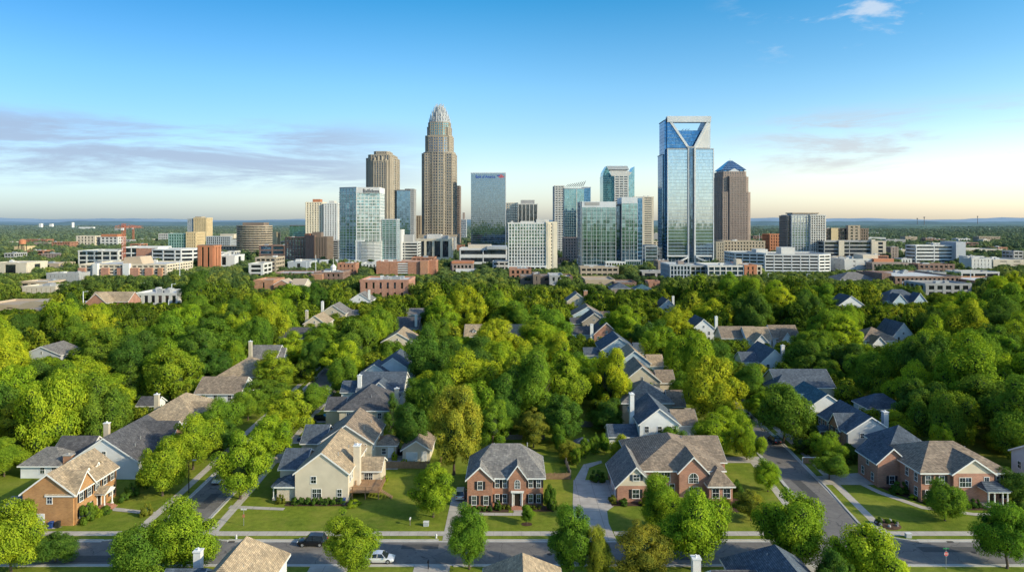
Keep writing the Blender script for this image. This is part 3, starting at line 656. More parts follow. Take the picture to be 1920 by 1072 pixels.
# --- big brick house right of the drive
h = House('rose_brick_house', 'sprawling rose brick house with many roof gables beside the wide concrete driveway', 'house', 31, 140, 'brick_rose', 'roof_brown', lm='the sprawling rose brick house')
h.block(24, 41, 132.3, 150, 4.9, 8.7, 'hip', inset=7).block(19.9, 27, 129, 141.5, 3.1, 6.6, 'gy', gable='siding_cream', roof='roof_grey').block(32.2, 37.6, 131.3, 138, 4.9, 7.7, 'gy', over=.35).block(37.4, 41.8, 129.4, 136, 3.2, 5.4, 'hip').block(36, 43, 138, 150, 4.6, 7.7, 'gx')
h.win('S', 129, 23.5, 4.1, 1.2, 1.1, 'shutter_blue').win('S', 129, 23.4, .8, 1.3, 1.6, SB).win('S', 132.3, 29.5, 2.7, 2.2, 1.7).wins('S', 132.3, (28.4, 31), (.7,)).win('S', 131.3, 34.9, 2.7, 2.0, 2.0, style='arch').win('S', 131.3, 34.9, .6, 1.6, 1.4).wins('S', 129.4, (38.6, 40.7), (.7,), w=1.3, h=1.7)
h.garage('W', 19.9, 132, 2.7, 2.2).garage('W', 19.9, 136, 2.7, 2.2).vents([(29, 146, 7.6), (38, 146, 7.4), (29, 138, 7)]).done()
# --- white two storey
h = House('white_two_storey_house', 'tall white two storey house with dark roof and white chimney behind the rose brick house', 'house', 34, 164, 'siding_white', 'roof_slate', lm='the tall white two storey house')
h.block(29.6, 38.6, 158, 172, 6.2, 9.7, 'gy').block(22.8, 29.6, 159.5, 166, 2.9, 4.6, 'gx').block(38.6, 44, 162, 170, 4.8, 7.2, 'gx', roof='roof_brown')
h.wins('S', 158, (31.2, 34.2, 36.4), (4.2,), w=.9, h=1.4).wins('S', 158, (31.2, 34.6), (1.0,)).chimney(29.0, 165.5, 0, 11.2, 1.0, 1.6, 'trim_white').win('W', 29.6, 169, 4, .9, 1.3).win('S', 159.5, 26, .9).done()
obj('balcony', MB().box(38.6, 41.2, 157.5, 160, 2.7, 2.9).bar((38.7, 157.6, 3.8), (41.1, 157.6, 3.8), .08).bar((41.1, 157.6, 3.8), (41.1, 160, 3.8), .08).box(38.6, 38.75, 157.5, 157.65, 2.9, 3.8).box(41.05, 41.2, 157.5, 157.65, 0, 3.76).box(39.8, 39.9, 157.55, 157.65, 2.9, 3.76), 'trim_white', h.root)
h = House('taupe_house', 'taupe house with wide dark brown hip roof behind the tall white house', 'house', 35, 187, 'siding_taupe', 'roof_brown', lm='the wide dark brown hip roof')
h.block(29, 42, 179, 193, 5.6, 9.6, 'hip', roof='roof_grey').block(42, 46, 182, 190, 4, 7, 'gx').wins('S', 179, (31, 34), (3.3,), w=1.2, h=1.3).vents([(38, 184, 8.5)]).done()
row_house('beige gabled house with lit roof, fourth up the right street', 33.4, 44, 203, 217, 5.6, 9.9, 'gy', 'siding_beige', 'roof_brown', 'the beige gable fourth up the right street', extra=[(44, 49, 206, 213, 4.6, 7.4, 'gx')])
row_house('pale blue gabled house with tan roof slope up the right street', 35.5, 46, 227, 240, 6, 10, 'gy', 'siding_blue', 'roof_tan', 'the pale blue gable up the right street', extra=[(46, 51, 230, 237, 4.6, 7.4, 'gx')])
row_house('light blue house with long dark roof and white strip gable', 33, 46, 252, 268, 5.6, 10, 'gy', 'siding_blue', 'roof_slate', 'the light blue house with long dark roof', extra=[(27, 33, 253, 260, 3.6, 5.6, 'gx'), (46, 51, 255, 262, 4.6, 7.0, 'gx')])
row_house('brick gabled house with blue side wall and white chimney up the right street', 34.5, 45, 287, 302, 5.6, 10.4, 'gy', 'brick_rose', 'roof_dark', 'the brick gable with blue side wall', chim=(33.6, 288, 0, 9.5, 1.3, 1.2, 'trim_white'), extra=[(26, 34, 291, 300, 5, 7.6, 'gx', 'siding_blue'), (45, 51, 290, 298, 5, 8, 'gx')])
row_house('taupe gabled house with dark roof, far up the right street', 33, 44, 320, 334, 6, 10, 'gy', 'siding_taupe', 'roof_dark', 'the taupe gable far up the right street', extra=[(28, 33, 322, 330, 5, 7, 'gx')])
row_house('pale house with brown roof behind the taupe gable', 31, 46, 346, 360, 5.6, 9.8, 'gy', 'siding_blue', 'roof_brown', 'the brown roof behind the taupe gable', extra=[(46, 50, 348, 356, 4.6, 6.6, 'gx')])
row_house('last house of the right row, beige gable with orange brick chimney', 32, 44, 398, 412, 6.4, 11, 'gy', 'siding_beige', 'roof_grey', 'the beige gable with orange brick chimney', chim=(43, 399, 0, 12.5, 2.2, 1.6, 'brick_orange'))
h = House('tan_roof_house', 'long low tan roof with small dormers and white porch in the middle woods', 'house', -7, 295, 'siding_white', 'roof_tan', lm='the long tan roof in the middle woods')
h.block(-20, 5.5, 288, 300, 4.6, 8.6, 'gx').wins('S', 288, (-17, -13, -9, -5, -1), (1,)).dormer('S', -16, 289.6, 5.4, 1.6, 1.2, 3).dormer('S', -11, 289.6, 5.4, 1.6, 1.2, 3).porch('S', -1, 4, 284, 287.9, 4.4, [(-.7, 284.3), (3.7, 284.3)], 'shed', .8).done()
# --- right street, right side
h = House('corner_brick_house', 'large brown brick house with white columned portico on the right corner lawn', 'house', 85, 137, 'brick_rose', 'roof_brown', lm='the large brick house with white portico')
h.block(77.3, 94, 129, 143.5, 5.7, 9.1, 'hip', inset=6).block(73, 79, 136.2, 144, 5.0, 7.7, 'gy', roof='roof_slate').block(83, 90.6, 128.3, 137, 5.7, 8.3, 'gy', gable='siding_cream', over=.4).block(79, 88, 143, 152, 5.4, 8.9, 'hip', roof='roof_slate')
h.wins('S', 129, (78.6, 81.2), (3.5, .8), sh=SB).win('S', 128.3, 85.2, 3.2, 2.2, 1.7).win('S', 128.3, 89.2, 3.4, .9, 1.6).wins('S', 129, (91.8, 93.2), (3.5,), w=.7, h=1.5, sh=SB).win('S', 129, 93, .8, .8, 1.6, SB).win('S', 136.2, 75.8, .7, 1.0, 1.6, SB).win('W', 73, 138.2, .7).win('W', 73, 142, .7).win('W', 73, 140.1, 3.3, .9, 1.2).wins('W', 77.3, (130.6, 133.6), (3.5, .8)).dormer('S', 75.9, 137.0, 5.4, 1.2, 1.2, 2)
h.door('S', 128.3, 90, .35).porch('S', 87.6, 91.6, 125.6, 128.2, 3.1, [(87.9, 125.9), (89.0, 125.9), (90.5, 125.9), (91.4, 125.9)], 'shed', .9, roof='roof_slate').steps('S', 89.7, 125.6, 1.5, 3).vents([(83, 139, 8.2), (91.5, 138, 7.2)]).done()
h = House('grey_side_house', 'brick fronted house with plain grey side wall and white chimney on the right street', 'house', 81, 162, 'siding_grey', 'roof_slate', lm='the brick fronted house with grey side wall')
h.block(76.3, 86.8, 155, 169.5, 5.2, 8.6, 'gy').block(75.9, 79, 155.6, 169, 5.0, 5.6, 'gy', wall='brick_rose', over=.1).block(75.6, 81, 157.5, 162.5, 5.2, 8.0, 'gx', wall='brick_rose')
h.win('S', 155, 79.5, 3.9, .9, 1.0).win('S', 155, 84.2, .6, 1.1, 1.0).chimney(87.4, 160, 0, 8.4, 1.1, 1.2, 'siding_grey').wins('W', 75.6, (158.8, 161.2), (3.3, .8), sh=SB).wins('W', 75.9, (164, 166.2, 168.2), (3.3, .8)).porch('W', 73.6, 75.8, 163.4, 166.6, 2.7, [(73.8, 163.6), (73.8, 166.4)], 'shed', .7).done()
h = House('teal_roof_house', 'small house with teal roof between the grey side wall and dark blue roof', 'house', 81, 184, 'siding_white', 'roof_teal', lm='the small teal roof')
h.block(76.5, 87, 177, 191, 4.6, 8.2, 'gy').block(75.5, 82, 181, 186, 4.4, 6.6, 'gx').wins('W', 75.5, (182.2, 184.8), (2.8,)).done()
h = House('blue_roof_house', 'beige house with wide dark blue hip roof up the right street', 'house', 87, 205, 'siding_beige', 'roof_slate', lm='the wide dark blue hip roof')
h.block(77.5, 94, 199, 211, 4.8, 8.6, 'gx').block(75.5, 84, 196.5, 204, 4.8, 8.0, 'hip').wins('S', 199, (86, 90), (1,)).garage('S', 199, 92, 2.2, 2.2).done()
h = House('detached_garage', 'detached garage with dark hip roof and white door below the big woods', 'garage', 101, 187, 'siding_blue', 'roof_slate', lm='the detached garage with dark hip roof')
h.block(95.6, 105.6, 183, 191, 3.0, 5.8, 'hip').garage('W', 95.6, 187, 3, 2.2).wins('S', 183, (99, 103), (1.0,), w=.8, h=1).done()
h = House('bright_white_house', 'bright white house with dark roof beside the right street', 'house', 89, 238, 'siding_white', 'roof_slate', lm='the bright white house beside the right street')
h.block(84, 93, 230, 246, 5.6, 9.8, 'gy').block(79, 84, 234, 242, 5, 7.5, 'gx').wins('S', 230, (86.3, 90.5), (3.4,)).chimney(92, 232, 0, 10.8, mat='trim_white').done()
row_house('pale sided house at the right edge of the frame', 102.4, 112, 131, 140, 6.2, 8.6, 'gx', 'siding_grey', 'roof_grey', 'the pale house at the right edge')
row_house('white gabled house with dark roof on the far right street', 79.5, 89, 300, 314, 6, 10, 'gy', 'siding_white', 'roof_slate', 'the white gable on the far right street', chim=(90, 301, 0, 11, 1.2, 1, 'trim_white'))
row_house('long brown roof with cream wall among trees right of the far white gable', 87, 102, 283, 294, 4.8, 8.6, 'gx', 'siding_cream', 'roof_brown', 'the long brown roof on the right')
row_house('tan roofed house with twin front gables in the right woods, left one', 96, 106, 279, 290, 5, 9, 'gx', 'siding_white', 'roof_tan', 'the twin gabled tan house', extra=[(98, 103, 275, 281, 4.6, 7.4, 'gy')])
row_house('tan roofed house with twin front gables in the right woods, right one', 107, 118, 280, 291, 5.4, 9.6, 'gx', 'siding_white', 'roof_brown', 'the right twin of the tan houses', extra=[(109, 113.5, 276, 282, 4.6, 8, 'gy'), (114, 117.5, 277, 282, 4.6, 7.4, 'gy')])
row_house('dark roof with white chimney at the top of the right street', 80, 90, 372, 386, 6, 10.4, 'gy', 'siding_grey', 'roof_dark', 'the dark roof atop the right street', chim=(88, 373, 0, 12, 1.2, 1, 'trim_white'))
row_house('brown roofed house deep in the right woods', 142, 156, 276, 290, 5, 9.2, 'hip', 'siding_white', 'roof_brown', 'the brown roof deep in the right woods', extra=[(144, 149, 272, 278, 4.4, 7, 'gy')])
row_house('steep white gable deep in the right woods', 160, 168, 286, 300, 5.4, 10.4, 'gy', 'siding_white', 'roof_slate', 'the steep white gable in the right woods')
row_house('blue roofed white house in the far right woods', 184, 198, 384, 398, 6, 11, 'gy', 'siding_white', 'roof_slate', 'the blue roof in the far right woods')
row_house('rambling dark roofed house with pale blue gables in the far right woods', 218, 240, 398, 414, 7, 12.5, 'hip', 'siding_blue', 'roof_slate', 'the rambling dark far right roof', extra=[(220, 228, 394, 402, 6.5, 11, 'gy'), (231, 239, 393, 400, 6.5, 11.6, 'gy')])
# --- near roofs along the bottom edge
h = House('near_tan_house', 'tan roofed house in the bottom left foreground beside the street', 'house', -38.5, 92, 'siding_white', 'roof_tan', lm='the tan roof in the bottom left foreground')
h.block(-41.2, -32.8, 83, 99.4, 4.7, 9.0, 'hip').block(-46, -41.2, 88, 95, 4.2, 6.4, 'gx', roof='roof_slate').chimney(-44.2, 96.2, 0, 6.6, 1, 1, 'trim_white').vents([(-35.4, 90, 7.2)]).done()
h = House('near_peak_house', 'tan roof peak at the bottom edge in front of the red brick house', 'house', 1.5, 88, 'siding_white', 'roof_tan', lm='the tan roof peak at the bottom edge')
h.block(-3.6, 6.4, 80, 95.4, 4.6, 9.0, 'hip').done()
h = House('near_slate_house', 'dark slate roofed house in the bottom right foreground with white chimney', 'house', 36, 91, 'siding_white', 'roof_slate', lm='the slate roof in the bottom right foreground')
h.block(30.4, 41, 80, 98, 4.6, 9.0, 'hip', roof='roof_slate').block(26.6, 32, 86, 94.5, 4.2, 6.8, 'gx', roof='roof_dark').chimney(25.6, 95, 0, 6.2, 1.1, 1.1, 'trim_white').vents([(34.4, 92, 7.9)]).done()
# ------------------------------------------------------------------ city
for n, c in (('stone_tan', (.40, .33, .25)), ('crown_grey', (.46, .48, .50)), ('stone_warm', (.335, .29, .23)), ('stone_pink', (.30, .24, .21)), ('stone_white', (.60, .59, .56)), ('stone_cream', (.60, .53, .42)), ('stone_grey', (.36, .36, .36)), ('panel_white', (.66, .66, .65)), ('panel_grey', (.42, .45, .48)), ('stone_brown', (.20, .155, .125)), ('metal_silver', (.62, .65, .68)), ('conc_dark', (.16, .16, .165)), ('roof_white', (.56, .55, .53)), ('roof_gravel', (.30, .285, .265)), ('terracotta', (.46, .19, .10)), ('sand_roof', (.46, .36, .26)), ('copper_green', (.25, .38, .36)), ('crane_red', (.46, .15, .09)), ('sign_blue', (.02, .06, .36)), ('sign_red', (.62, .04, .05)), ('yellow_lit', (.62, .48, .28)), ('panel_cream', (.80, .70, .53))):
    plain(n, c, .75, .12, .08)  # yellow_lit keeps low-sun warmth in its base colour
MATS['metal_silver'].node_tree.nodes['Principled BSDF'].inputs['Roughness'].default_value = .4
LN = (.55, .6, .62)
glass('glass_dark', (.10, .125, .15), .08, 1.5, 3.6, metal=.8)
glass('glass_blue', (.36, .48, .57), .05, 1.6, 3.9, (.36, .47, .55), .07, metal=.9, lh=.5, tilt=.003, var=.09)
glass('glass_deep', (.07, .19, .36), .05, 1.6, 4.2, (.16, .30, .46), .1, metal=.85, lh=.5, tilt=.006, var=.2)
glass('glass_teal', (.16, .36, .38), .06, 2.2, 3.9, (.22, .36, .36), .12, metal=.85, lh=.3, tilt=.006, var=.22)
glass('glass_green', (.20, .37, .44), .04, 3.4, 3.9, (.40, .50, .52), .2, metal=.9, lh=.28, tilt=.006, var=.16)
glass('glass_condo', (.28, .44, .50), .06, 3.0, 3.4, (.62, .66, .64), .16, metal=.88, lh=.4, tilt=.010, var=.3)
glass('glass_steel', (.22, .36, .50), .05, 3, 3.9, (.22, .32, .42), .1, metal=.9, lh=.3, tilt=.006, var=.2)
glass('glass_mirror', (.22, .31, .40), .04, 1.5, 3.7, (.30, .36, .38), .05, metal=.95, lh=.45, tilt=.004, var=.08)
glass('glass_navy', (.11, .20, .31), .05, 1.5, 3.7, (.16, .26, .36), .1, metal=.85, lh=.25, tilt=.008, var=.25)
glass('glass_strip', (.09, .12, .15), .1, 2.4, 3.6, metal=.7, tilt=.01, var=.5)
def rect(x0, x1, y0, y1): return [(x0, y0), (x1, y0), (x1, y1), (x0, y1)]
def rotp(p, a, c=None):
    c = c or (sum(q[0] for q in p) / len(p), sum(q[1] for q in p) / len(p)); ca, sa = math.cos(a), math.sin(a)
    return [(c[0] + (x - c[0]) * ca - (y - c[1]) * sa, c[1] + (x - c[0]) * sa + (y - c[1]) * ca) for x, y in p]
def chamf(x0, x1, y0, y1, k): return [(x0 + k, y0), (x1 - k, y0), (x1, y0 + k), (x1, y1 - k), (x1 - k, y1), (x0 + k, y1), (x0, y1 - k), (x0, y0 + k)]
def ell(cx, cy, a, b, n=20): return [(cx + a * math.cos(2 * math.pi * i / n), cy + b * math.sin(2 * math.pi * i / n)) for i in range(n)]
def grow(p, d):
    # outset a convex CCW polygon
    n = len(p); out = []
    for i in range(n):
        a, b, c = Vector(p[i - 1]), Vector(p[i]), Vector(p[(i + 1) % n])
        e1 = (b - a).normalized(); e2 = (c - b).normalized(); n1 = Vector((e1.y, -e1.x)); n2 = Vector((e2.y, -e2.x)); m = (n1 + n2)
        m = m / max(.2, m.dot(n1)); out.append((b.x + m.x * d, b.y + m.y * d))
    return out
def facade(root, poly, z0, z1, nf, bay, pw, bh, wall, gl, proud=.5, rowname='window_row', top=True, roofm='roof_gravel', bands=True, piers=True, base=True, parapet=1.0):
    # glazed core, one glass row per storey, with a stone lattice of piers and spandrels standing proud of it
    mb = MB(); fh = (z1 - z0) / nf; n = len(poly)
    for e in range(n):
        p = Vector((*poly[e], 0)); q = Vector((*poly[(e + 1) % n], 0)); d = q - p; L = d.length
        if L < .3: continue
        d /= L; nr = Vector((d.y, -d.x, 0))
        def ob(a, b, za, zb, out, inn=-.3):
            k = len(mb.v)
            for z in (za, zb):
                for t, w in ((a, out), (b, out), (b, inn), (a, inn)): mb.v.append(tuple(p + d * t + nr * w + Vector((0, 0, z))))
            mb.f.extend(tuple(k + i for i in f) for f in ((3, 2, 1, 0), (4, 5, 6, 7), (0, 1, 5, 4), (1, 2, 6, 5), (2, 3, 7, 6), (3, 0, 4, 7)))
        if piers:
            nb = max(1, round(L / bay)); w = min(pw, L * .45)
            for i in range(nb + 1):
                t = w / 2 + (L - w) * i / nb
                ob(t - w / 2, t + w / 2, z0, z1 - .01 - e * .004, proud)
        if bands:
            for k in range(nf + 1):
                zc = z0 + k * fh; a = max(z0 - .2, zc - bh * .35); b = min(z1 - .03 - e * .004, zc + bh * .65)
                if b > a: ob(.002 * e, L - .002 * e, a, b, proud - .12)
    wo = obj('wall', mb, wall, root) if mb.f else None
    rm = MB().prism(poly, 0, fh, False).mesh('window_row', (root.location.x, root.location.y, 0)); rm.materials.append(MATS[gl])
    if gl.startswith('glass_') and not bands and not piers: 
        obj('glass_wall', MB().prism(poly, z0, z1, False), gl, root)
    else:
        for k in range(nf): mk(rowname, rm, root, (0, 0, z0 + k * fh))
    if top:
        obj('roof', MB().prism(grow(poly, -.4), z1 - .35, z1 - .15), roofm, root)
        pm = MB(); gp_ = grow(poly, proud + .06); ip = grow(poly, -.35); m = len(poly)
        for i in range(m):
            j = (i + 1) % m
            A, B, C, D = gp_[i], gp_[j], ip[j], ip[i]
            for zz, rev in ((z1 + parapet, False),): pm.poly([(*A, zz), (*B, zz), (*C, zz), (*D, zz)])
            pm.poly([(*A, z1 - .6), (*B, z1 - .6), (*B, z1 + parapet), (*A, z1 + parapet)]); pm.poly([(*C, z1 - .6), (*D, z1 - .6), (*D, z1 + parapet), (*C, z1 + parapet)])
        obj('parapet', pm, wall, root)
def boxpart(root, name, x0, x1, y0, y1, z0, z1, mat): return obj(name, MB().box(x0, x1, y0, y1, z0, z1), mat, root)
def units(root, x0, x1, y0, y1, z, n, seed, hmax=3.0):
    r = random.Random(seed)
    for i in range(n):
        w, d, hh = r.uniform(2, 6), r.uniform(2, 5), r.uniform(1.2, hmax); x = r.uniform(x0 + 1, x1 - w - 1); y = r.uniform(y0 + 1, y1 - d - 1)
        b = MB().box(x, x + w, y, y + d, z, z + hh)
        if r.random() < .5: b.cyl(x + w / 2, y + d / 2, z + hh, z + hh + .5, min(w, d) * .35, None, 10)
        obj('rooftop_unit', b, r.choice(['roof_white', 'metal_grey', 'stone_grey']), root)
CITY = []
def tower(name, label, px0, px1, pyt, Y, depth, floors, style, lm=None, cat='tower', rz=0, poly=None, z0=0, pent=None, nu=0, roofm='roof_gravel'):
    x0, x1 = wx(px0, Y), wx(px1, Y); z1 = wz(pyt, Y)
    root = thing(name, label, cat, (x0 + x1) / 2, Y + depth / 2)
    P = poly or rect(x0, x1, Y, Y + depth)
    if rz: P = rotp(P, rz)
    wall, gl, bay, pw, bh = style[:5]; kw = style[5] if len(style) > 5 else {}
    facade(root, P, z0 - .1, z1, floors, bay, pw, bh, wall, gl, roofm=roofm, **kw)
    xs = [q[0] for q in P]; ys = [q[1] for q in P]; keep(min(xs), max(xs), min(ys), max(ys), 3)
    CITY.append((px0, px1, pyt, Y))
    if pent: 
        a, b, hh, m = pent; boxpart(root, 'penthouse', x0 + (x1 - x0) * a, x0 + (x1 - x0) * b, Y + depth * .25, Y + depth * .8, z1 - .14, z1 + hh, m)
    if nu: units(root, min(xs) + 1, max(xs) - 1, min(ys) + 1, max(ys) - 1, z1 - .14, nu, int(px0) + 3)
    if lm: LANDMARKS.append((lm, (x0 + x1) / 2, Y))
    return root, x0, x1, z1
CW = dict(bands=False, piers=False)   # curtain wall
BO = dict(piers=False)
# ---- crowned tower
Y = 1200; X = wx(821, Y); root = thing('crowned_tower', 'tallest tan stone skyscraper, stepping back to a white crown of spires', 'skyscraper', X, Y + 28)
m = Y / 1280
def bow(hw, d, b, y0):   # square plan with bowed faces
    pts = []
    for a in range(4):
        for t in (-1, -.5, 0, .5):
            u, v = t * hw, -(d + b * (1 - t * t))
            for _ in range(a): u, v = -v, u
            pts.append((X + u, y0 + v))
    return pts
yc = Y + 30
zt = [0, wz(288, Y), wz(256, Y), wz(237, Y), wz(228, Y)]
facade(root, chamf(X - 29, X + 29, yc - 26, yc + 26, 5), -.1, zt[1], 36, 4.3, 1.7, 2.0, 'stone_warm', 'glass_dark', .7)
facade(root, bow(19.5, 25, 3.2, yc), -.1, zt[1] + 3, 36, 4.2, 1.5, 1.8, 'stone_warm', 'glass_dark', .7)
facade(root, bow(17.5, 21.4, 2.6, yc), zt[1] + 3, zt[2], 6, 4.2, 1.4, 1.7, 'stone_warm', 'glass_navy', .7)
facade(root, chamf(X - 23.6, X + 23.6, yc - 20, yc + 20, 5), zt[1], zt[2] + 2, 7, 4.2, 1.6, 1.9, 'stone_warm', 'glass_dark', .7)
facade(root, bow(15, 18.2, 1.6, yc), zt[2], zt[4], 6, 4.2, 1.1, 1.5, 'stone_warm', 'glass_teal', .6)
facade(root, chamf(X - 20.6, X + 20.6, yc - 17, yc + 17, 4), zt[2], zt[3], 5, 4.2, 1.4, 1.8, 'stone_warm', 'glass_dark', .6)
boxpart(root, 'podium', X - 34, X + 34, Y - 8, Y + 60, -.1, 30, 'stone_tan')
rodm = {}
zc0 = zt[4]
for r, n, h in ((18.6, 26, 8), (16.4, 22, 15), (13.6, 18, 22), (10.6, 16, 28), (7.4, 12, 33), (4, 6, 34)):
    for i in range(n):
        a = 2 * math.pi * (i + .5) / n; hh = h + (3.4 if i % 2 else 0)
        if (r, i % 2) not in rodm:
            mb = MB(); mb.cyl(0, 0, 0, hh - 3, .72, .6, 6); mb.cyl(0, 0, hh - 3, hh, .6, .08, 6); me = mb.mesh('crown_spire'); me.materials.append(MATS['crown_grey']); rodm[(r, i % 2)] = me
        mk('crown_spire', rodm[(r, i % 2)], root, (r * math.cos(a), yc - root.location.y + r * math.sin(a), zc0))
core = MB()
for r, h0, h1 in ((17.2, 0, 5), (15, 5, 12), (12.2, 12, 19), (9.2, 19, 25), (6, 25, 30)): core.cyl(X, yc, zc0 + h0 - .3, zc0 + h1, r, r * .93, 20)
obj('crown_drum', core, 'crown_grey', root)
LANDMARKS.append(('the crowned skyscraper', X, Y)); keep(X - 34, X + 34, Y - 8, Y + 60, 3)
# ---- tan tower with rounded shoulders
Y = 1120; X = wx(713, Y); root = thing('tan_tower', 'tan skyscraper with vertical ribs and stepped rounded top behind the glass condominium', 'skyscraper', X, Y + 24); yc = Y + 25
facade(root, chamf(X - 24.5, X + 24.5, yc - 23, yc + 23, 7), -.1, wz(297, Y), 40, 4.2, 1.7, 1.0, 'stone_warm', 'glass_dark', .9)
facade(root, chamf(X - 20, X + 20, yc - 25, yc + 25, 5), -.1, wz(291, Y), 41, 4.2, 1.8, .9, 'stone_warm', 'glass_dark', 1.0)
facade(root, chamf(X - 15, X + 15, yc - 27, yc + 27, 4), -.1, wz(302, Y), 40, 4.2, 1.8, .8, 'stone_warm', 'glass_dark', 1.0)
facade(root, chamf(X - 12, X + 13, yc - 18, yc + 18, 4), wz(300, Y), wz(284, Y), 4, 2.9, 1.4, 1.2, 'stone_warm', 'glass_dark', .7)
for dx, zz in ((-9, 300), (-3, 297), (3, 297), (9, 302)): obj('pier_cap', MB().cyl(X + dx, yc - 26, wz(304, Y), wz(zz - 4, Y), 2.4, 1.9, 12), 'stone_warm', root)
LANDMARKS.append(('the tan ribbed skyscraper', X, Y)); keep(X - 25, X + 25, Y, Y + 50, 3)
# ---- glass condominium
Y = 815; xa, xb, xc_ = wx(633, Y), wx(668, Y), wx(712, Y); zt_ = wz(352, Y)
root = thing('glass_condominium', 'tall blue glass condominium with white curved balcony front, left of the tan ribbed skyscraper', 'condominium', xb, Y + 16)
zb = wz(452, Y)
facade(root, [(xa, Y + 10), (xb, Y), (xb, Y + 34), (xa + 2, Y + 36)], -.1, zt_, 32, 5, .6, .5, 'panel_grey', 'glass_condo', .25)
cur = [(xb, Y - .2)] + [(xb + (xc_ - xb) * t, Y - 4.5 * math.sin(math.pi * (t * .72)) + 5 * t * t) for t in (.25, .5, .75, 1)] + [(xc_, Y + 32), (xb, Y + 34)]
facade(root, cur, -.1, zb, 17, 30, .5, .9, 'panel_white', 'glass_condo', 1.3, rowname='window_row', top=False, piers=False)
facade(root, [(xb + .3, Y + .6), (xc_ - .4, Y + 4.8), (xc_ - .4, Y + 32), (xb + .3, Y + 33)], zb - 1, wz(362, Y), 15, 4.4, .5, .7, 'panel_white', 'glass_condo', .2, top=False)
boxpart(root, 'crown_wall', xb + .1, xc_ - .1, Y + .3, Y + 33, wz(362, Y), zt_ + .6, 'panel_white')
facade(root, rect(xb - .4, xb + 9, Y - 1.6, Y + 6), -.1, wz(452, Y), 17, 3.1, 1.1, 1.3, 'panel_white', 'glass_condo', .3)
r_ = random.Random(2); ss = MB()
x = xb + 8
while x < xc_ - 2: w = r_.uniform(.7, 1.6); ss.box(x, x + w, Y + .1, Y + .32, wz(361, Y), wz(r_.choice([354, 355, 357]), Y)); x += w + .5
obj('louvre_or_sign', ss, 'conc_dark', root)  # dark slabs standing for the unreadable rooftop lettering
facade(root, rect(xc_ + .6, wx(741, Y), Y + 10, Y + 32), -.1, wz(412, Y), 22, 4, .4, .6, 'panel_grey', 'glass_teal', .25)
for k in range(1, 31): boxpart(root, 'balcony', xa - 1.2, xa + .5, Y + 11, Y + 17, k * zt_ / 32 - .1, k * zt_ / 32 + .9, 'glass_condo')
boxpart(root, 'podium', wx(600, Y), wx(735, Y), Y - 3, Y + 8.5, -.1, 7, 'panel_white')
LANDMARKS.append(('the glass condominium', xb, Y)); keep(xa - 8, wx(741, Y), Y - 5, Y + 38, 3)
# ---- simple towers: (name,label,px0,px1,py_top,Y,depth,floors,style)
S_white = ('stone_white', 'glass_dark', 3.6, 1.9, 1.6)
S_ver = ('panel_cream', 'glass_dark', 5.0, 2.6, 1.3)
tower('white_condominium', 'slim white high-rise with warm lit right side, left of the pair', 573, 605, 380, 1130, 24, 22, S_ver, pent=(.35, .8, 6, 'terracotta'), lm='the pair of white high-rises')
tower('white_condominium', 'slim white high-rise with close vertical piers, right of the pair', 607, 633, 382, 1126, 24, 22, ('panel_white', 'glass_dark', 5, 2.6, 1.2), pent=(.3, .7, 5, 'stone_white'))
tower('dark_glass_tower', 'dark blue glass office tower with pale edge, between the tan tower and crowned tower', 744, 769, 357, 1124, 26, 30, ('conc_dark', 'glass_steel', 3, .3, .5, CW), pent=(.55, 1.0, 3, 'conc_dark'))
tower('ribbed_edge_tower', 'narrow dark ribbed tower edge attached right of the dark blue glass tower', 769.6, 776, 355, 1127, 24, 30, ('stone_grey', 'glass_dark', 2.2, .9, 1.2))
tower('brown_rib_block', 'short grey-brown ribbed block left of the crowned tower', 776, 789, 405, 1330, 30, 14, ('stone_tan', 'glass_dark', 4.5, 2.2, .8))
tower('slim_dark_tower', 'slim dark tower with pale right edge just right of the crowned tower', 852.5, 862, 349, 1360, 30, 34, ('stone_pink', 'glass_dark', 3.4, .8, 1.2))
tower('distant_blue_tower', 'small distant blue-grey tower with thin pink top, right of the slim dark tower', 864, 874, 412, 1900, 25, 12, ('panel_grey', 'glass_navy', 3, .7, 1.5), pent=(.3, .7, 20, 'stone_pink'))
rt, a, b, z = tower('mirror_bank_tower', 'mirrored glass office tower with blue bank lettering and flag emblem on top', 883, 947, 325, 1190, 45, 38, ('panel_grey', 'glass_mirror', 3, .3, .4, CW), lm='the mirrored bank tower')
boxpart(rt, 'corner_fin', b + .02, b + 1.2, 1189.6, 1236, -.1, z + 1.2, 'panel_grey'); boxpart(rt, 'sign_band', a + .5, b - .5, 1189.5, 1189.9, z - 11, z - .5, 'glass_mirror')
txt = bpy.data.curves.new('lettering', 'FONT'); txt.body = 'Bank of America'; txt.size = 7.6; txt.extrude = .2; txt.offset = .10; txt.align_x = 'LEFT'
to = bpy.data.objects.new('tmp', txt); me = bpy.data.meshes.new_from_object(to); bpy.data.objects.remove(to)
me.transform(Matrix.Rotation(R(90), 4, 'X')); wmax = max(v.co.x for v in me.vertices); k = (b - a) * .58 / wmax; me.transform(Matrix.Diagonal((k, 1, 1, 1)))
me.materials.append(MATS['sign_blue']); lt = mk('lettering', me, rt, (a + 8 - rt.location.x, 1189.2 - rt.location.y, z - 8.4))
fx, fz = a + 8 + (b - a) * .66, z - 8.6
fl = MB(); fb = MB()
def flagq(mb, u0, u1, v0, v1):  # slanted stripe
    f = lambda u, v: (fx + u * 9 + (v - .5) * -6, 1189.2, fz + 1 + v * 5 + (u - .5) * 1.2)
    mb.poly([f(u0, v0), f(u1, v0), f(u1, v1), f(u0, v1)])
for i in range(3): flagq(fl, .0, 1, i * .2, i * .2 + .13)
for i in range(2): flagq(fl, .55, 1, .6 + i * .2, .73 + i * .2)
flagq(fb, .0, .5, .6, .93)
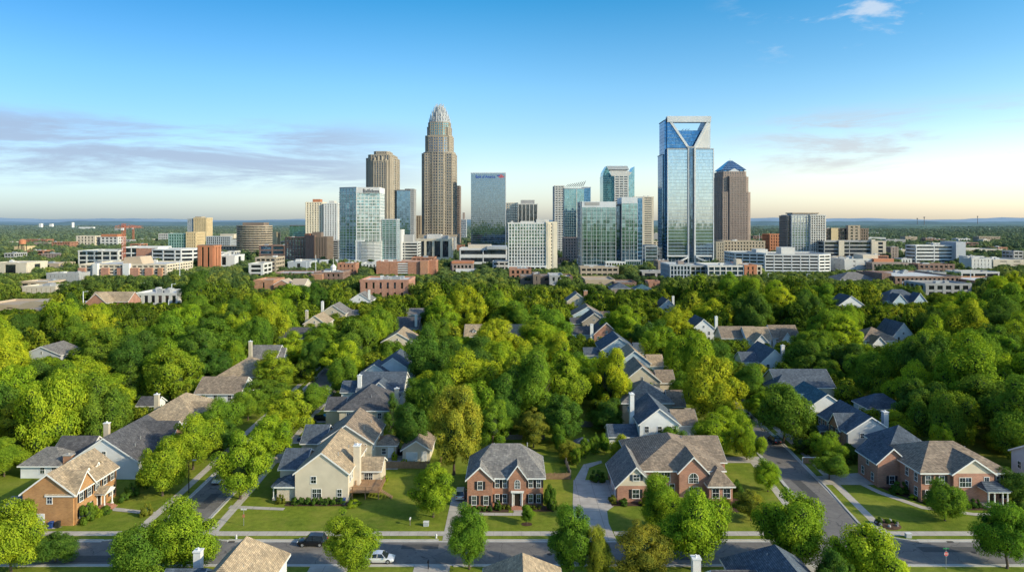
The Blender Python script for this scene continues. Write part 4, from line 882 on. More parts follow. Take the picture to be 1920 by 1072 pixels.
em = obj('flag_emblem', fl, 'sign_red', rt); obj('emblem_corner', fb, 'sign_blue', em)
tower('grey_office_block', 'pale grey office block between the mirrored bank tower and ribbed dark block', 949, 971, 381, 1420, 30, 18, ('stone_cream', 'glass_mirror', 5, 1.5, 1.6))
tower('dark_ribbed_block', 'dark office block with white vertical ribs and pale top band', 971, 1008, 383, 1400, 36, 1, ('stone_white', 'glass_dark', 8, 1.3, 1.0), pent=(.15, .85, 9, 'stone_grey'))
rt, a, b, z = tower('white_apartment_tower', 'white apartment slab with balcony grid and blank cream end wall, in front of downtown', 953, 1024, 419, 690, 22, 15, ('panel_white', 'glass_condo', 2.9, .9, .7, dict(proud=.5)), lm='the white apartment slab', nu=3)
facade(rt, rect(b + .02, wx(1044, 690), 689, 712), -.1, z + .8, 15, 60, 5.0, 2.2, 'panel_cream', 'glass_dark', .35)
boxpart(rt, 'penthouse', wx(1006, 690), wx(1030, 690), 695, 707, z, z + 4.4, 'stone_white'); boxpart(rt, 'penthouse', wx(976, 690), wx(1004, 690), 696, 706, z, z + 2.4, 'stone_white')
boxpart(rt, 'blank_wall', b + 1.2, b + 4.2, 688.4, 689.2, -.1, z + .5, 'panel_cream'); boxpart(rt, 'blank_wall', b + 7, wx(1044, 690) + .45, 688.4, 689.2, -.1, z + .5, 'panel_cream')
facade(rt, rect(a - .4, b - .2, 687.6, 689.9), -.1, 7.5, 2, 5.5, 1.2, 1.6, 'panel_white', 'glass_dark', .3)
keep(a, wx(1044, 690), 686, 714, 2)
# ---- stone and teal tower
Y = 1090; a, b = wx(1040, Y), wx(1110, Y); z = wz(349, Y)
rt = thing('teal_stone_tower', 'stone and teal glass tower with slanted roof trellis, right of the white apartment slab', 'tower', (a + b) / 2, Y + 22)
facade(rt, rect(a, wx(1058, Y), Y, Y + 44), -.1, z, 30, 4.6, 1.2, 1.7, 'stone_white', 'glass_dark', .5)
facade(rt, rect(wx(1058, Y) + .05, wx(1081, Y), Y - 1.5, Y + 43), -.1, z - 4, 30, 3, .3, .4, 'panel_grey', 'glass_green', **CW)
facade(rt, rect(wx(1081, Y) + .05, wx(1095, Y), Y - .5, Y + 43), -.1, z - 4, 30, 3, .3, .4, 'panel_grey', 'glass_green', **CW)
facade(rt, rect(wx(1095, Y) + .05, wx(1108, Y), Y + 4, Y + 42), -.1, z - 2, 30, 3, .3, .4, 'panel_grey', 'glass_deep', **CW)
boxpart(rt, 'mullion', wx(1081, Y) - .4, wx(1081, Y) + .5, Y - 2.2, Y - 1.4, -.1, z - 3, 'stone_white')
for i in range(9): obj('trellis_rib', MB().bar((wx(1062, Y) + i * 3.4, Y + 4, z - .2), (wx(1062, Y) + i * 3.4 + 4, Y + 4, z + 3 + i * .7), .5).bar((wx(1062, Y) + i * 3.4, Y + 30, z - .2), (wx(1062, Y) + i * 3.4 + 4, Y + 4, z + 3 + i * .7), .4), 'metal_dark', rt)
LANDMARKS.append(('the stone and teal tower', a, Y)); keep(a, b, Y, Y + 44, 3)
# ---- gabled teal tower
Y = 1180; a, b = wx(1131, Y), wx(1190, Y); z = wz(330, Y); xm0, xm1 = wx(1152, Y), wx(1178, Y)
rt = thing('gabled_teal_tower', 'stone tower with teal glass corners and pointed glass gables behind the mid-rise', 'tower', (a + b) / 2, Y + 22)
facade(rt, rect(a, xm0, Y + 2, Y + 44), -.1, z, 30, 3, .3, .4, 'panel_grey', 'glass_teal', top=False, **CW)
facade(rt, rect(xm0 + .05, xm1, Y, Y + 43), -.1, z, 32, 8, 1.6, 2.0, 'stone_white', 'glass_dark', .5, top=False)
facade(rt, rect(xm1 + .05, b, Y + 2, Y + 44), -.1, z, 30, 3, .3, .4, 'panel_grey', 'glass_green', top=False, **CW)
zt2 = wz(311, Y)
obj('gable_wall', MB().extr([(xm0 - 5, z), (xm1 + 1, z), (xm1 + 6, z + 6), (xm1 - 3, wz(320, Y)), (xm0 - 8, wz(320, Y))], 'y', Y - .3, Y + 1.5), 'stone_white', rt)
obj('glass_gable', MB().extr([(a, z), (xm0 - 5, z), (xm0 - 13, zt2 - 1), (a + 1, wz(322, Y))], 'y', Y + 1.6, Y + 40), 'glass_teal', rt)
obj('glass_gable', MB().extr([(xm1 + 1, z), (b, z), (b, zt2 - 1)], 'y', Y + 1.6, Y + 40), 'glass_green', rt)
obj('roof', MB().extr([(xm0 - 13, wz(318, Y)), (xm1 + 2, wz(318, Y)), (xm1 - 1, zt2), (xm0 - 12.6, zt2)], 'y', Y + 3, Y + 38), 'panel_grey', rt)
boxpart(rt, 'roof', a, b, Y + 2.5, Y + 43, z - .3, z + .1, 'roof_gravel'); keep(a, b, Y, Y + 44, 3)
# ---- glass mid-rise in front
Y = 714; a, b, c = wx(1091, Y), wx(1166, Y), wx(1205, Y); z = wz(378, Y)
rt = thing('glass_midrise', 'wide greenish glass office block reflecting the skyline, in front of the stone towers', 'office building', (a + b) / 2, Y + 15)
facade(rt, rect(a, wx(1155, Y), Y, Y + 30), -.1, z - 6, 18, 5, .4, .3, 'panel_grey', 'glass_green', .12, top=False)
facade(rt, rect(a - 1.6, a - .05, Y + .8, Y + 30), -.1, z - 1, 18, 5, .5, .4, 'panel_grey', 'glass_blue', .1)
boxpart(rt, 'top_band', a + .1, wx(1155, Y), Y - .1, Y + 29.9, z - 6, z, 'metal_silver'); boxpart(rt, 'louvre_or_sign', a + 3, wx(1124, Y), Y - .3, Y + .1, z - 4, z - .6, 'stone_grey')
facade(rt, rect(wx(1155, Y) + .05, wx(1165, Y), Y + 5, Y + 30), -.1, z - 4, 19, 5, .3, .7, 'conc_dark', 'glass_navy', .1)
facade(rt, rect(wx(1165, Y) + .05, wx(1195, Y), Y - 2, Y + 30), -.1, z - 2, 18, 4, .4, .3, 'panel_grey', 'glass_green', .12, top=False)
boxpart(rt, 'top_band', wx(1165, Y) + .1, wx(1195, Y) - .1, Y - 2.15, Y + 29, z - 2, z + 4.6, 'metal_silver')
facade(rt, rect(wx(1195, Y) + .05, c, Y + 1, Y + 30), -.1, z + 4, 20, 4, .3, .3, 'panel_grey', 'glass_deep', .1)
facade(rt, rect(wx(1134, Y), wx(1170, Y), Y - 8, Y - 2.2), -.1, 10.5, 2, 3, .9, .8, 'panel_white', 'glass_dark', .4, roofm='roof_white')
facade(rt, rect(wx(1170, Y) + .1, wx(1199, Y), Y - 6.5, Y - 2.2), -.1, 12, 3, 2.4, .25, .3, 'panel_grey', 'glass_teal', .15)
facade(rt, rect(a + 2, wx(1134, Y) - .1, Y - 3, Y - .2), -.1, 7, 2, 4, .4, .4, 'panel_grey', 'glass_dark', .15)
LANDMARKS.append(('the wide glass office block', b, Y)); keep(a, c, Y - 9, Y + 30, 3)
tower('striped_stone_tower', 'cream stone tower with rows of dark slot windows behind the glass office block', 1188, 1225, 370, 1080, 36, 26, ('stone_cream', 'glass_dark', 14, 3.0, 2.0), nu=2)
# ---- portal tower
Y = 800; m = Y / 1280; rt = thing('portal_tower', 'tall blue glass skyscraper with open V-shaped portal frame at its top', 'skyscraper', wx(1286, Y), Y + 22)
def PX(p): return wx(p, Y)
def PZ(p): return wz(p, Y)
facade(rt, rect(PX(1252), PX(1290), Y, Y + 42), 10, PZ(279), 34, 3, .3, .4, 'panel_grey', 'glass_blue', **CW, parapet=.3)
facade(rt, rect(PX(1303), PX(1337.5), Y, Y + 42), 10, PZ(279), 34, 3, .3, .4, 'panel_grey', 'glass_blue', **CW, parapet=.3)
facade(rt, rect(PX(1290) + .1, PX(1303) - .1, Y + 2, Y + 40), -.1, PZ(276), 34, 2, .25, .6, 'stone_grey', 'glass_navy', .3, bands=False)
facade(rt, rect(PX(1248), PX(1252) - .1, Y + 6, Y + 34), -.1, PZ(224), 40, 3, .3, .4, 'panel_grey', 'glass_deep', **CW, parapet=.2)
facade(rt, rect(PX(1245), PX(1248) - .1, Y + 10, Y + 34), -.1, PZ(288), 34, 3, .3, .4, 'panel_grey', 'glass_navy', **CW, parapet=.2)
zV, zT, zG, zB = PZ(277), PZ(219), PZ(243), PZ(230)
y0, y1 = Y + 3, Y + 34
obj('glass_wedge', MB().extr([(PX(1252), zV), (PX(1292), zV), (PX(1253.5), zT - 1), (PX(1252), zT - 1)], 'y', y0 + .5, y1), 'glass_deep', rt)
obj('glare_wedge', MB().extr([(PX(1302.5), zV), (PX(1330), zV), (PX(1330), zT - 1)], 'y', y0 + .5, y1), 'panel_white', rt)  # white colour stands for the sun's reflection on this wedge
boxpart(rt, 'edge_wall', PX(1330) + .05, PX(1334), y0 + 1, y1, zV, zT - .4, 'metal_silver')
obj('glass_trapezoid', MB().extr([(PX(1292), zV), (PX(1303), zV), (PX(1324), zG), (PX(1269), zG)], 'y', y0 + 5, y1 - 2), 'glass_deep', rt)
fr = MB(); w = 2.0
for p, q in (((PX(1252.5), zT), (PX(1292), zV)), ((PX(1333.5), zT), (PX(1302.8), zV))): fr.bar((p[0], y0, p[1]), (q[0], y0, q[1]), 1.8, 2.6)
obj('portal_frame', fr, 'metal_silver', rt)
obj('portal_lintel', MB().box(PX(1252), PX(1334.2), y0 - 1.4, y0 + 8, zB + .8, zT + 1), 'metal_silver', rt)
for p, mt in ((1290.2, 'panel_grey'), (1302.6, 'panel_white')): boxpart(rt, 'spine_fin', PX(p) - .75, PX(p) + .75, Y - 1.6, Y + 1.9, -.1, zV - .5, mt)
boxpart(rt, 'edge_fin', PX(1252) - .5, PX(1252) + .4, Y - .6, Y - .05, 8, PZ(279), 'metal_silver'); boxpart(rt, 'edge_fin', PX(1337.5) - .4, PX(1337.5) + .6, Y - .6, Y - .05, 8, PZ(279), 'metal_silver')
obj('brace', MB().bar((PX(1289), Y - 3, PZ(482)), (PX(1254), Y - 7, 1), 1.6), 'panel_white', rt); obj('brace', MB().bar((PX(1304), Y - 3, PZ(482)), (PX(1336), Y - 7, 3), 1.6), 'panel_white', rt)
boxpart(rt, 'lobby_beam', PX(1250), PX(1289), Y - 2.4, Y - .3, PZ(481), PZ(478.5), 'panel_white'); boxpart(rt, 'lobby_beam', PX(1304), PX(1334), Y - 2.4, Y - .3, PZ(481), PZ(478.5), 'panel_white')
facade(rt, rect(PX(1253), PX(1337), Y + 1, Y + 38), -.1, 10, 2, 4, .4, .5, 'panel_grey', 'glass_navy', .2, top=False)
facade(rt, rect(PX(1211), PX(1234), Y + 4, Y + 30), -.1, PZ(462), 2, 12, .6, 1.0, 'panel_grey', 'glass_blue', .2)
for i, p in enumerate((1286, 1292, 1297)): obj('antenna', MB().cyl(PX(p), y0 + 14, zG, zG + 2.4, .35, .25, 6).bar((PX(p), y0 + 14, zG + 2.2), (PX(p) + 2, y0 + 13, zG + 2.6), .4), 'metal_dark', rt)
LANDMARKS.append(('the blue portal skyscraper', PX(1286), Y)); keep(PX(1211), PX(1338), Y - 8, Y + 44, 3)
# ---- pyramid topped tower
Y = 1080; X = wx(1379, Y); rt = thing('pyramid_top_tower', 'brown stone skyscraper with blue glass pyramid roof, right of the portal skyscraper', 'skyscraper', X, Y + 26); yc = Y + 27
st = ('stone_pink', 'glass_dark')
facade(rt, chamf(X - 26, X + 26, yc - 24, yc + 24, 5), -.1, wz(361, Y), 27, 3.2, 1.7, 1.6, *st, .6)
facade(rt, chamf(X - 23.5, X + 23.5, yc - 22, yc + 22, 5), wz(361, Y) - 1, wz(332, Y), 7, 3.2, 1.7, 1.6, *st, .6)
facade(rt, rect(X - 9, X + 17, yc - 26, yc + 26), -.1, wz(331, Y), 34, 2.6, 1.6, 1.3, *st, .6)
facade(rt, rect(X - 20, X - 12, yc - 25.4, yc + 25.4), -.1, wz(361, Y), 27, 3.2, 1.7, 1.6, *st, .6)
facade(rt, chamf(X - 20, X + 20, yc - 20, yc + 20, 3), wz(332, Y) - 1, wz(322, Y), 2, 4, 2.6, 2.4, *st, .5)
boxpart(rt, 'glazed_attic', X - 17, X + 17, yc - 17, yc + 17, wz(322, Y), wz(318, Y), 'glass_deep')
pz = wz(318, Y); pt = wz(299, Y)
pyr = MB(); base = [(X - 20, yc - 20), (X + 20, yc - 20), (X + 20, yc + 20), (X - 20, yc + 20)]; topq = [(X - 3, yc - 3), (X + 3, yc - 3), (X + 3, yc + 3), (X - 3, yc + 3)]
for i in range(4):
    j = (i + 1) % 4; pyr.poly([(*base[i], pz), (*base[j], pz), (*topq[j], pt), (*topq[i], pt)])
pyr.poly([(*q, pt) for q in topq]); obj('pyramid_roof', pyr, 'glass_steel', rt)
obj('finial', MB().cyl(X, yc, pt, pt + 4, .5, .2, 6), 'metal_grey', rt)
obj('gable_ornament', MB().extr([(X - 9, wz(321, Y)), (X + 9, wz(321, Y)), (X, wz(315, Y))], 'y', yc - 20.6, yc - 20.1), 'metal_silver', rt)
for i in range(6): obj('attic_pier', MB().box(X - 16.5 + i * 6.6 - .4, X - 16.5 + i * 6.6 + .4, yc - 17.9, yc - 17.2, wz(322, Y), pz), 'stone_pink', rt)
LANDMARKS.append(('the pyramid topped skyscraper', X, Y)); keep(X - 26, X + 26, Y, Y + 54, 3)
# ---- more of downtown and the blocks around it
tower('pale_slender_block', 'pale slender tower glimpsed between the portal and pyramid topped skyscrapers', 1336, 1342, 388, 1400, 24, 20, S_white)
rt, a, b, z = tower('striped_oval_block', 'brown office block with dark curved bands and sunlit orange stripe', 434, 500, 424, 1040, 50, 13, ('stone_tan', 'glass_dark', 5, .5, 1.7, dict(piers=False, proud=.5)), poly=ell((wx(434, 1040) + wx(500, 1040)) / 2, 1062, (wx(500, 1040) - wx(434, 1040)) / 2, 20, 28), lm='the banded brown office block')
boxpart(rt, 'penthouse', wx(449, 1040), wx(489, 1040), 1052, 1075, z, z + 5.5, 'stone_brown')
tower('yellow_lit_block', 'small plain block with glowing yellow wall right of the banded brown block', 501, 518, 436, 1200, 22, 1, ('yellow_lit', 'glass_dark', 12, 10, 3))
tower('teal_box_office', 'low dark teal glass box far behind the brick apartments', 543, 575, 423, 1480, 30, 7, ('conc_dark', 'glass_teal', 4, .3, .4, CW))
rt, a, b, z = tower('brick_apartment_block', 'red brick apartment block with grey balconies, left wing nearest the glass condominium', 535, 576, 446, 900, 26, 12, ('brick_dark', 'glass_condo', 4.2, 1.6, 1.3), lm='the red brick apartment block', nu=1)
facade(rt, rect(wx(577, 900), wx(592, 900), 890, 916), -.1, z + 2.5, 12, 40, 9, 2.6, 'brick_dark', 'glass_dark', .2)
facade(rt, rect(wx(592, 900) + .1, wx(615, 900), 895, 926), -.1, z + .6, 12, 4.0, 2.0, 1.3, 'stone_brown', 'glass_dark', .4)
boxpart(rt, 'penthouse', wx(585, 900), wx(602, 900), 900, 912, z, z + 7.5, 'stone_brown'); boxpart(rt, 'penthouse', wx(572, 900), wx(582, 900), 898, 912, z + 1, z + 5.6, 'terracotta'); keep(a, wx(615, 900), 888, 928, 2)
tower('long_brick_office', 'long low brick office with blue glass band in front of the banded brown block', 486, 535, 461, 960, 30, 3, ('brick_dark', 'glass_navy', 18, 2.2, 1.6), nu=2)
tower('grey_deck_garage', 'grey parking deck tucked between brick apartments and glass condominium', 615, 634, 452, 960, 30, 8, ('stone_grey', 'glass_dark', 20, .6, 1.6))
tower('stepped_grey_garage', 'grey parking structure with blank upper box below the dark blue tower', 735, 783, 455, 870, 30, 7, ('stone_white', 'glass_dark', 18, .8, 1.5, dict(proud=.4)), pent=(.12, .78, 10, 'stone_grey'))
tower('white_slot_tower', 'narrow white apartment tower with stacked slot windows right of the glass condominium', 741, 752, 432, 860, 24, 16, ('panel_white', 'glass_dark', 3.4, 1.4, 1.5))
rt, a, b, z = tower('beige_courthouse', 'beige stone courthouse with four tall window bays in front of the crowned tower', 780, 845, 449, 940, 36, 1, ('stone_cream', 'glass_strip', 11.5, 3.2, 6), lm='the beige courthouse')
boxpart(rt, 'penthouse', wx(792, 940), wx(838, 940), 950, 972, z, z + 5, 'stone_grey'); boxpart(rt, 'penthouse', wx(799, 940), wx(826, 940), 948, 965, z, z + 7, 'roof_white')
tower('tan_wing', 'narrow grey stone wing beside the foot of the crowned tower', 840, 853, 446, 1080, 26, 10, ('stone_grey', 'glass_dark', 3.4, 1.8, 1.7))
rt, a, b, z = tower('white_civic_building', 'low white civic building with strip windows below the mirrored bank tower', 862, 950, 467, 850, 40, 2, ('panel_white', 'glass_strip', 26, 1.2, 4.2), nu=3, roofm='roof_white')
boxpart(rt, 'penthouse', wx(877, 850), wx(920, 850), 856, 880, z, z + 5, 'stone_cream'); boxpart(rt, 'upper_storey', wx(913, 850), wx(950, 850), 846, 884, z, z + 3.6, 'panel_grey')
rt, a, b, z = tower('brick_parking_hall', 'red brick building with white louvred middle bay, below the beige courthouse', 706, 803, 492, 655, 26, 5, ('brick_red', 'glass_dark', 200, .6, 3.0, dict(proud=.2)), nu=3, roofm='roof_white', lm='the red brick hall with louvred bay')
for p0, p1 in ((706, 730), (730.5, 746), (765, 788.5)): boxpart(rt, 'brick_panel', wx(p0, 655), wx(p1, 655), 653.8, 656, -.1, z + .8, 'brick_red')
for k in range(6): boxpart(rt, 'louvre_or_sign', wx(746, 655), wx(765, 655), 653.9, 654.6, 1 + k * z / 6.2, 2.0 + k * z / 6.2, 'panel_white')
boxpart(rt, 'corner_tower', wx(788.5, 655), wx(803, 655), 652, 672, -.1, z + 1.6, 'brick_orange'); 
tower('brick_annex', 'small red brick annex with white windows right of the louvred brick hall', 804, 816, 490, 660, 22, 4, ('brick_red', 'glass_dark', 3.6, 2.0, 1.5))
rt, a, b, z = tower('tiled_roof_block', 'small brick block with terracotta roof at the edge of the trees below the civic building', 848, 886, 496, 690, 20, 2, ('stone_pink', 'glass_dark', 4, 1.6, 2.0)); boxpart(rt, 'tiled_roof', a - .6, b + .6, 689, 711, z + 1.1, z + 3.2, 'terracotta'); boxpart(rt, 'porch', a + 4, b + 6, 683, 689, -.1, z * .55, 'panel_white')
tower('pink_office_block', 'pink stone office block between white apartment slab and glass office block', 1058, 1087, 447, 900, 28, 8, ('stone_pink', 'glass_dark', 4, 2.0, 1.8), roofm='terracotta')
rt, a, b, z = tower('brick_townhouse_row', 'row of dark brick buildings at the treeline below the white apartment slab', 976, 1040, 519, 540, 20, 2, ('stone_brown', 'glass_dark', 8, 3, 2.6, dict(proud=.2)), nu=2, roofm='roof_white', lm='the dark brick row at the treeline')
for p0, p1, hh, mt in ((999, 1012, 2, 'stone_brown'), (1029, 1054, 1.2, 'stone_grey'), (1053, 1071, .2, 'brick_dark')): facade(rt, rect(wx(p0, 540), wx(p1, 540), 531, 556), -.1, z + hh, 2, 5, 2.4, 2.4, mt, 'glass_dark', .2, roofm='roof_white')
boxpart(rt, 'white_ground_floor', wx(1030, 540), wx(1066, 540), 528, 531, -.1, 4, 'panel_white')
tower('long_tan_hall', 'long low tan brick hall with flat sandy roof right of the dark brick row', 1098, 1152, 526, 560, 34, 1, ('sand_roof', 'glass_dark', 60, 20, 4), roofm='sand_roof')
tower('low_brick_hall', 'low brown brick hall with grey roof below the glass office block', 1153, 1192, 531, 550, 24, 1, ('brick_dark', 'glass_dark', 60, 18, 3), roofm='roof_gravel')
tower('small_red_hall', 'small red walled building with flat roof left of the stepped glass offices', 1216, 1236, 529, 545, 12, 1, ('brick_rose', 'glass_dark', 30, 9, 2.4), roofm='terracotta')
h = House('blue_roof_hall', 'low hall with blue hip roof among trees beneath the glass office block', 'hall', wx(1170, 500), 506, 'stone_pink', 'roof_slate', lm='the low blue hip roof')
h.block(wx(1146, 500), wx(1182, 500), 500, 516, 4, 7.5, 'hip').done()
h = House('teal_roof_hall', 'small hall with teal hip roof right of the low blue hip roof', 'hall', wx(1206, 500), 505, 'stone_pink', 'roof_teal')
h.block(wx(1190, 500), wx(1222, 500), 498, 512, 3.6, 6.5, 'hip').done()
# ---- stepped glass offices
Y = 575; a, b = wx(1257, Y), wx(1428, Y); z = wz(498, Y)
rt = thing('stepped_office_building', 'grey glazed offices with white roof and orange brick corner before the portal skyscraper', 'office building', (a + b) / 2, Y + 15)
facade(rt, rect(a, wx(1296, Y), Y + 2, Y + 36), -.1, z, 4, 3.0, .9, .6, 'panel_grey', 'glass_navy', .5, roofm='roof_white')
facade(rt, rect(wx(1296, Y) + .1, wx(1327, Y), Y + 5, Y + 36), -.1, z - 1, 4, 4, .8, .8, 'stone_grey', 'glass_dark', .4, roofm='roof_white')
facade(rt, rect(wx(1327, Y) + .1, wx(1395, Y), Y, Y + 36), -.1, z - .6, 4, 5.0, .9, .8, 'stone_white', 'glass_navy', .45, roofm='roof_white')
facade(rt, rect(wx(1395, Y) + .1, wx(1418, Y), Y - .6, Y + 36), -.1, z - .2, 4, 5.2, 2.6, .9, 'terracotta', 'glass_dark', .3, roofm='roof_white')
facade(rt, rect(wx(1418, Y) + .1, b, Y, Y + 36), -.1, z - .6, 4, 4, 1.0, 1.0, 'stone_cream', 'glass_dark', .3, roofm='roof_white')
units(rt, a + 4, b - 4, Y + 6, Y + 34, z - .3, 7, 5); boxpart(rt, 'stair_head', wx(1276, Y), wx(1287, Y), Y + 8, Y + 16, z, z + 3.4, 'stone_pink'); boxpart(rt, 'stair_head', wx(1388, Y), wx(1398, Y), Y + 10, Y + 18, z - .5, z + 5, 'stone_cream')
LANDMARKS.append(('the grey glazed offices with orange corner', (a + b) / 2, Y)); keep(a, b, Y, Y + 36, 3)
rt, a, b, z = tower('beige_stone_hotel', 'broad beige stone block with square windows and sunlit left wing below the pyramid topped tower', 1357, 1434, 453, 850, 30, 7, ('stone_tan', 'glass_dark', 4.0, 1.9, 2.0), nu=2)
facade(rt, rect(wx(1341, 850), wx(1357, 850) - .1, 846, 878), -.1, z - 1, 7, 3.4, 1.9, 1.6, 'stone_warm', 'glass_dark', .5)
rt, a, b, z = tower('white_parking_deck', 'long white multi-level parking deck with open horizontal bays', 1434, 1562, 478, 690, 46, 6, ('panel_white', 'glass_dark', 9.0, .8, 1.5, dict(proud=.7)), lm='the long white parking deck', roofm='roof_gravel', poly=[(wx(1434, 690), 690), (wx(1530, 690), 684), (wx(1556, 690), 690), (wx(1562, 690), 702), (wx(1562, 690), 742), (wx(1434, 690), 742)])
facade(rt, [(wx(1387, 690), 704), (wx(1434, 690) - .1, 690), (wx(1434, 690) - .1, 738), (wx(1387, 690), 738)], -.1, z + 1, 6, 8, .8, 1.5, 'panel_white', 'glass_dark', .7)
for p0, p1, hh in ((1430, 1452, 5), (1478, 1504, 7)): boxpart(rt, 'stair_head', wx(p0, 690), wx(p1, 690), 708, 722, z - .2, z + hh, 'stone_white')
keep(wx(1387, 690), wx(1562, 690), 684, 742, 3)
Y = 940; rt, a, b, z = tower('balcony_high_rise', 'grey-blue residential high-rise with stacked balconies and tan flat crown', 1484, 1518, 404, Y, 34, 19, ('panel_grey', 'glass_blue', 4.2, 1.0, .9, dict(proud=.5)), lm='the balcony high-rise')
facade(rt, rect(wx(1518, Y) + .1, wx(1546, Y), Y - 2, Y + 34), -.1, z, 19, 3.6, 1.1, 1.1, 'stone_white', 'glass_dark', 1.1); facade(rt, rect(wx(1478, Y), wx(1484, Y) - .1, Y + 4, Y + 30), -.1, z - 1, 19, 3, 1.1, 1.2, 'stone_pink', 'glass_dark', .8)
boxpart(rt, 'crown_slab', wx(1490, Y), wx(1537, Y), Y + 6, Y + 26, z, z + 2.4, 'panel_grey'); boxpart(rt, 'crown_slab', wx(1488, Y), wx(1538, Y), Y + 4, Y + 28, z + 2.4, z + 4, 'stone_tan')
tower('orange_brick_lofts', 'orange brick loft building left of the balcony high-rise', 1443, 1478, 440, 1060, 30, 7, ('terracotta', 'glass_dark', 4.2, 2.2, 1.8), roofm='terracotta')
rt, a, b, z = tower('brown_hospital_block', 'brown slab block with sunlit yellow bay right of the balcony high-rise', 1547, 1628, 429, 1160, 30, 8, ('stone_brown', 'glass_dark', 4.0, 1.9, 1.9), nu=2)
boxpart(rt, 'sunlit_bay', wx(1557, 1160), wx(1570, 1160), 1157, 1160, 0, z + 1.5, 'yellow_lit'); facade(rt, rect(wx(1587, 1160), wx(1609, 1160), 1154, 1162), -.1, z + 5, 9, 8, 4, 2, 'stone_tan', 'glass_dark', .3)  # bay's sunlight is put into its yellow wall colour
rt, a, b, z = tower('banded_parking_garage', 'tan and grey parking garage with dark open decks below the brown slab block', 1545, 1640, 453, 920, 40, 5, ('stone_grey', 'glass_dark', 30, 1.0, 1.7, dict(proud=.5)))
boxpart(rt, 'stair_tower', wx(1571, 920), wx(1581, 920), 917, 926, -.1, z + 1.4, 'stone_cream'); boxpart(rt, 'stair_tower', wx(1632, 920), wx(1639, 920), 917, 926, -.1, z + 3, 'stone_cream'); facade(rt, rect(wx(1640, 920) + .1, wx(1660, 920), 919, 950), -.1, z, 5, 22, 4, 1.7, 'stone_cream', 'glass_dark', .4)
rt, a, b, z = tower('beige_clinic', 'low beige clinic with terracotta upper wall right of the white parking deck', 1583, 1640, 487, 710, 30, 3, ('stone_white', 'glass_dark', 14, 9, 3.4), nu=3, roofm='roof_white')
boxpart(rt, 'upper_hall', wx(1622, 710), wx(1650, 710), 714, 734, 3, z + 5, 'stone_cream'); boxpart(rt, 'red_attic', wx(1635, 710), wx(1672, 710), 706, 722, z - 2.5, z + 1.2, 'terracotta'); facade(rt, rect(wx(1621, 710), wx(1687, 710), 695, 706), -.1, z - 3, 2, 4, 2, 2, 'stone_pink', 'glass_dark', .3)
h = House('grey_roof_church', 'building with wide grey metal hip roof among trees below the white parking deck', 'hall', wx(1610, 560), 572, 'stone_pink', 'roof_grey', lm='the wide grey metal roof')
h.block(wx(1575, 560), wx(1648, 560), 560, 586, 5, 10.5, 'hip').done()
rt, a, b, z = tower('white_slab_office', 'white slab office with dark window bands and tall blank white end wall on the right', 1717, 1786, 461, 870, 22, 5, ('panel_white', 'glass_strip', 30, 1.0, 2.2, dict(proud=.4)), nu=3, lm='the white slab office')
boxpart(rt, 'blank_end_wall', wx(1785, 870), wx(1803, 870), 862, 894, -.1, wz(453, 870), 'panel_grey')
rt, a, b, z = tower('long_brick_school', 'long low brick school with white flat roof in the right woods', 1678, 1800, 520, 545, 60, 2, ('brick_dark', 'glass_dark', 3.6, 1.8, 1.8), roofm='roof_white', lm='the long brick school', nu=4)
facade(rt, rect(wx(1800, 545) + .2, wx(1890, 545), 528, 570), -.1, z - 2, 1, 40, 30, 3.2, 'brick_orange', 'glass_dark', .2, roofm='roof_white'); boxpart(rt, 'stair_head', wx(1660, 545), wx(1678, 545), 550, 580, -.1, z + 3, 'brick_dark'); keep(wx(1660, 545), wx(1890, 545), 526, 606, 3)
tower('pale_flat_hall', 'pale flat roofed hall with blue-grey roof near the right edge', 1862, 1925, 488, 800, 50, 2, ('stone_cream', 'glass_dark', 20, 8, 3), roofm='roof_white', nu=3)
tower('white_low_store', 'low white store right of the white slab office', 1805, 1880, 468, 1060, 50, 1, ('stone_cream', 'glass_dark', 40, 14, 3), roofm='roof_white')
# left of downtown
rt, a, b, z = tower('brick_apartment_complex', 'wide beige and brick apartment building with white bays in the left woods', 149, 312, 497, 610, 50, 5, ('stone_cream', 'glass_dark', 5.2, 1.4, 1.5, dict(proud=.4)), lm='the wide beige and brick apartments', nu=4, roofm='roof_white')
for i, (p0, p1) in enumerate(((149, 162), (192, 206), (222, 232), (247, 262), (274, 288), (298, 306))): boxpart(rt, 'brick_bay', wx(p0, 610), wx(p1, 610), 607.6, 609.9, -.1, z - 2.4, 'brick_rose' if i < 5 else 'brick_orange')
for p0, p1 in ((178, 187), (234, 246)): boxpart(rt, 'white_bay', wx(p0, 610), wx(p1, 610), 606.4, 609.9, -.1, z + 1.6, 'panel_white')
obj('roof_pavilion', MB().extr([(wx(216, 610), z), (wx(254, 610), z), (wx(248, 610), z + 7), (wx(219, 610), z + 6.4)], 'y', 622, 642), 'sand_roof', rt)
rt, a, b, z = tower('white_campus_building', 'sprawling white low-rise with glass bands behind the beige and brick apartments', 147, 222, 471, 830, 40, 3, ('stone_white', 'glass_strip', 9, 1.4, 1.6), nu=3, roofm='roof_white', lm='the white low-rise campus')
facade(rt, rect(wx(222, 830), wx(290, 830), 838, 870), -.1, z + 4, 3, 12, 1, 1.6, 'panel_white', 'glass_strip', .4, roofm='roof_white'); boxpart(rt, 'brick_panel', wx(250, 830), wx(281, 830), 836.4, 838, 5, z + 3, 'brick_rose')
facade(rt, [(wx(292, 830), 822)] + [(wx(292 + 58 * t, 830), 822 - 6 * math.sin(math.pi * t * .5)) for t in (.4, .8, 1)] + [(wx(366, 830), 824), (wx(366, 830), 860), (wx(292, 830), 860)], -.1, z + 2, 4, 60, .8, 1.9, 'panel_white', 'glass_strip', .6, roofm='roof_white')
keep(wx(147, 830), wx(366, 830), 814, 872, 3)
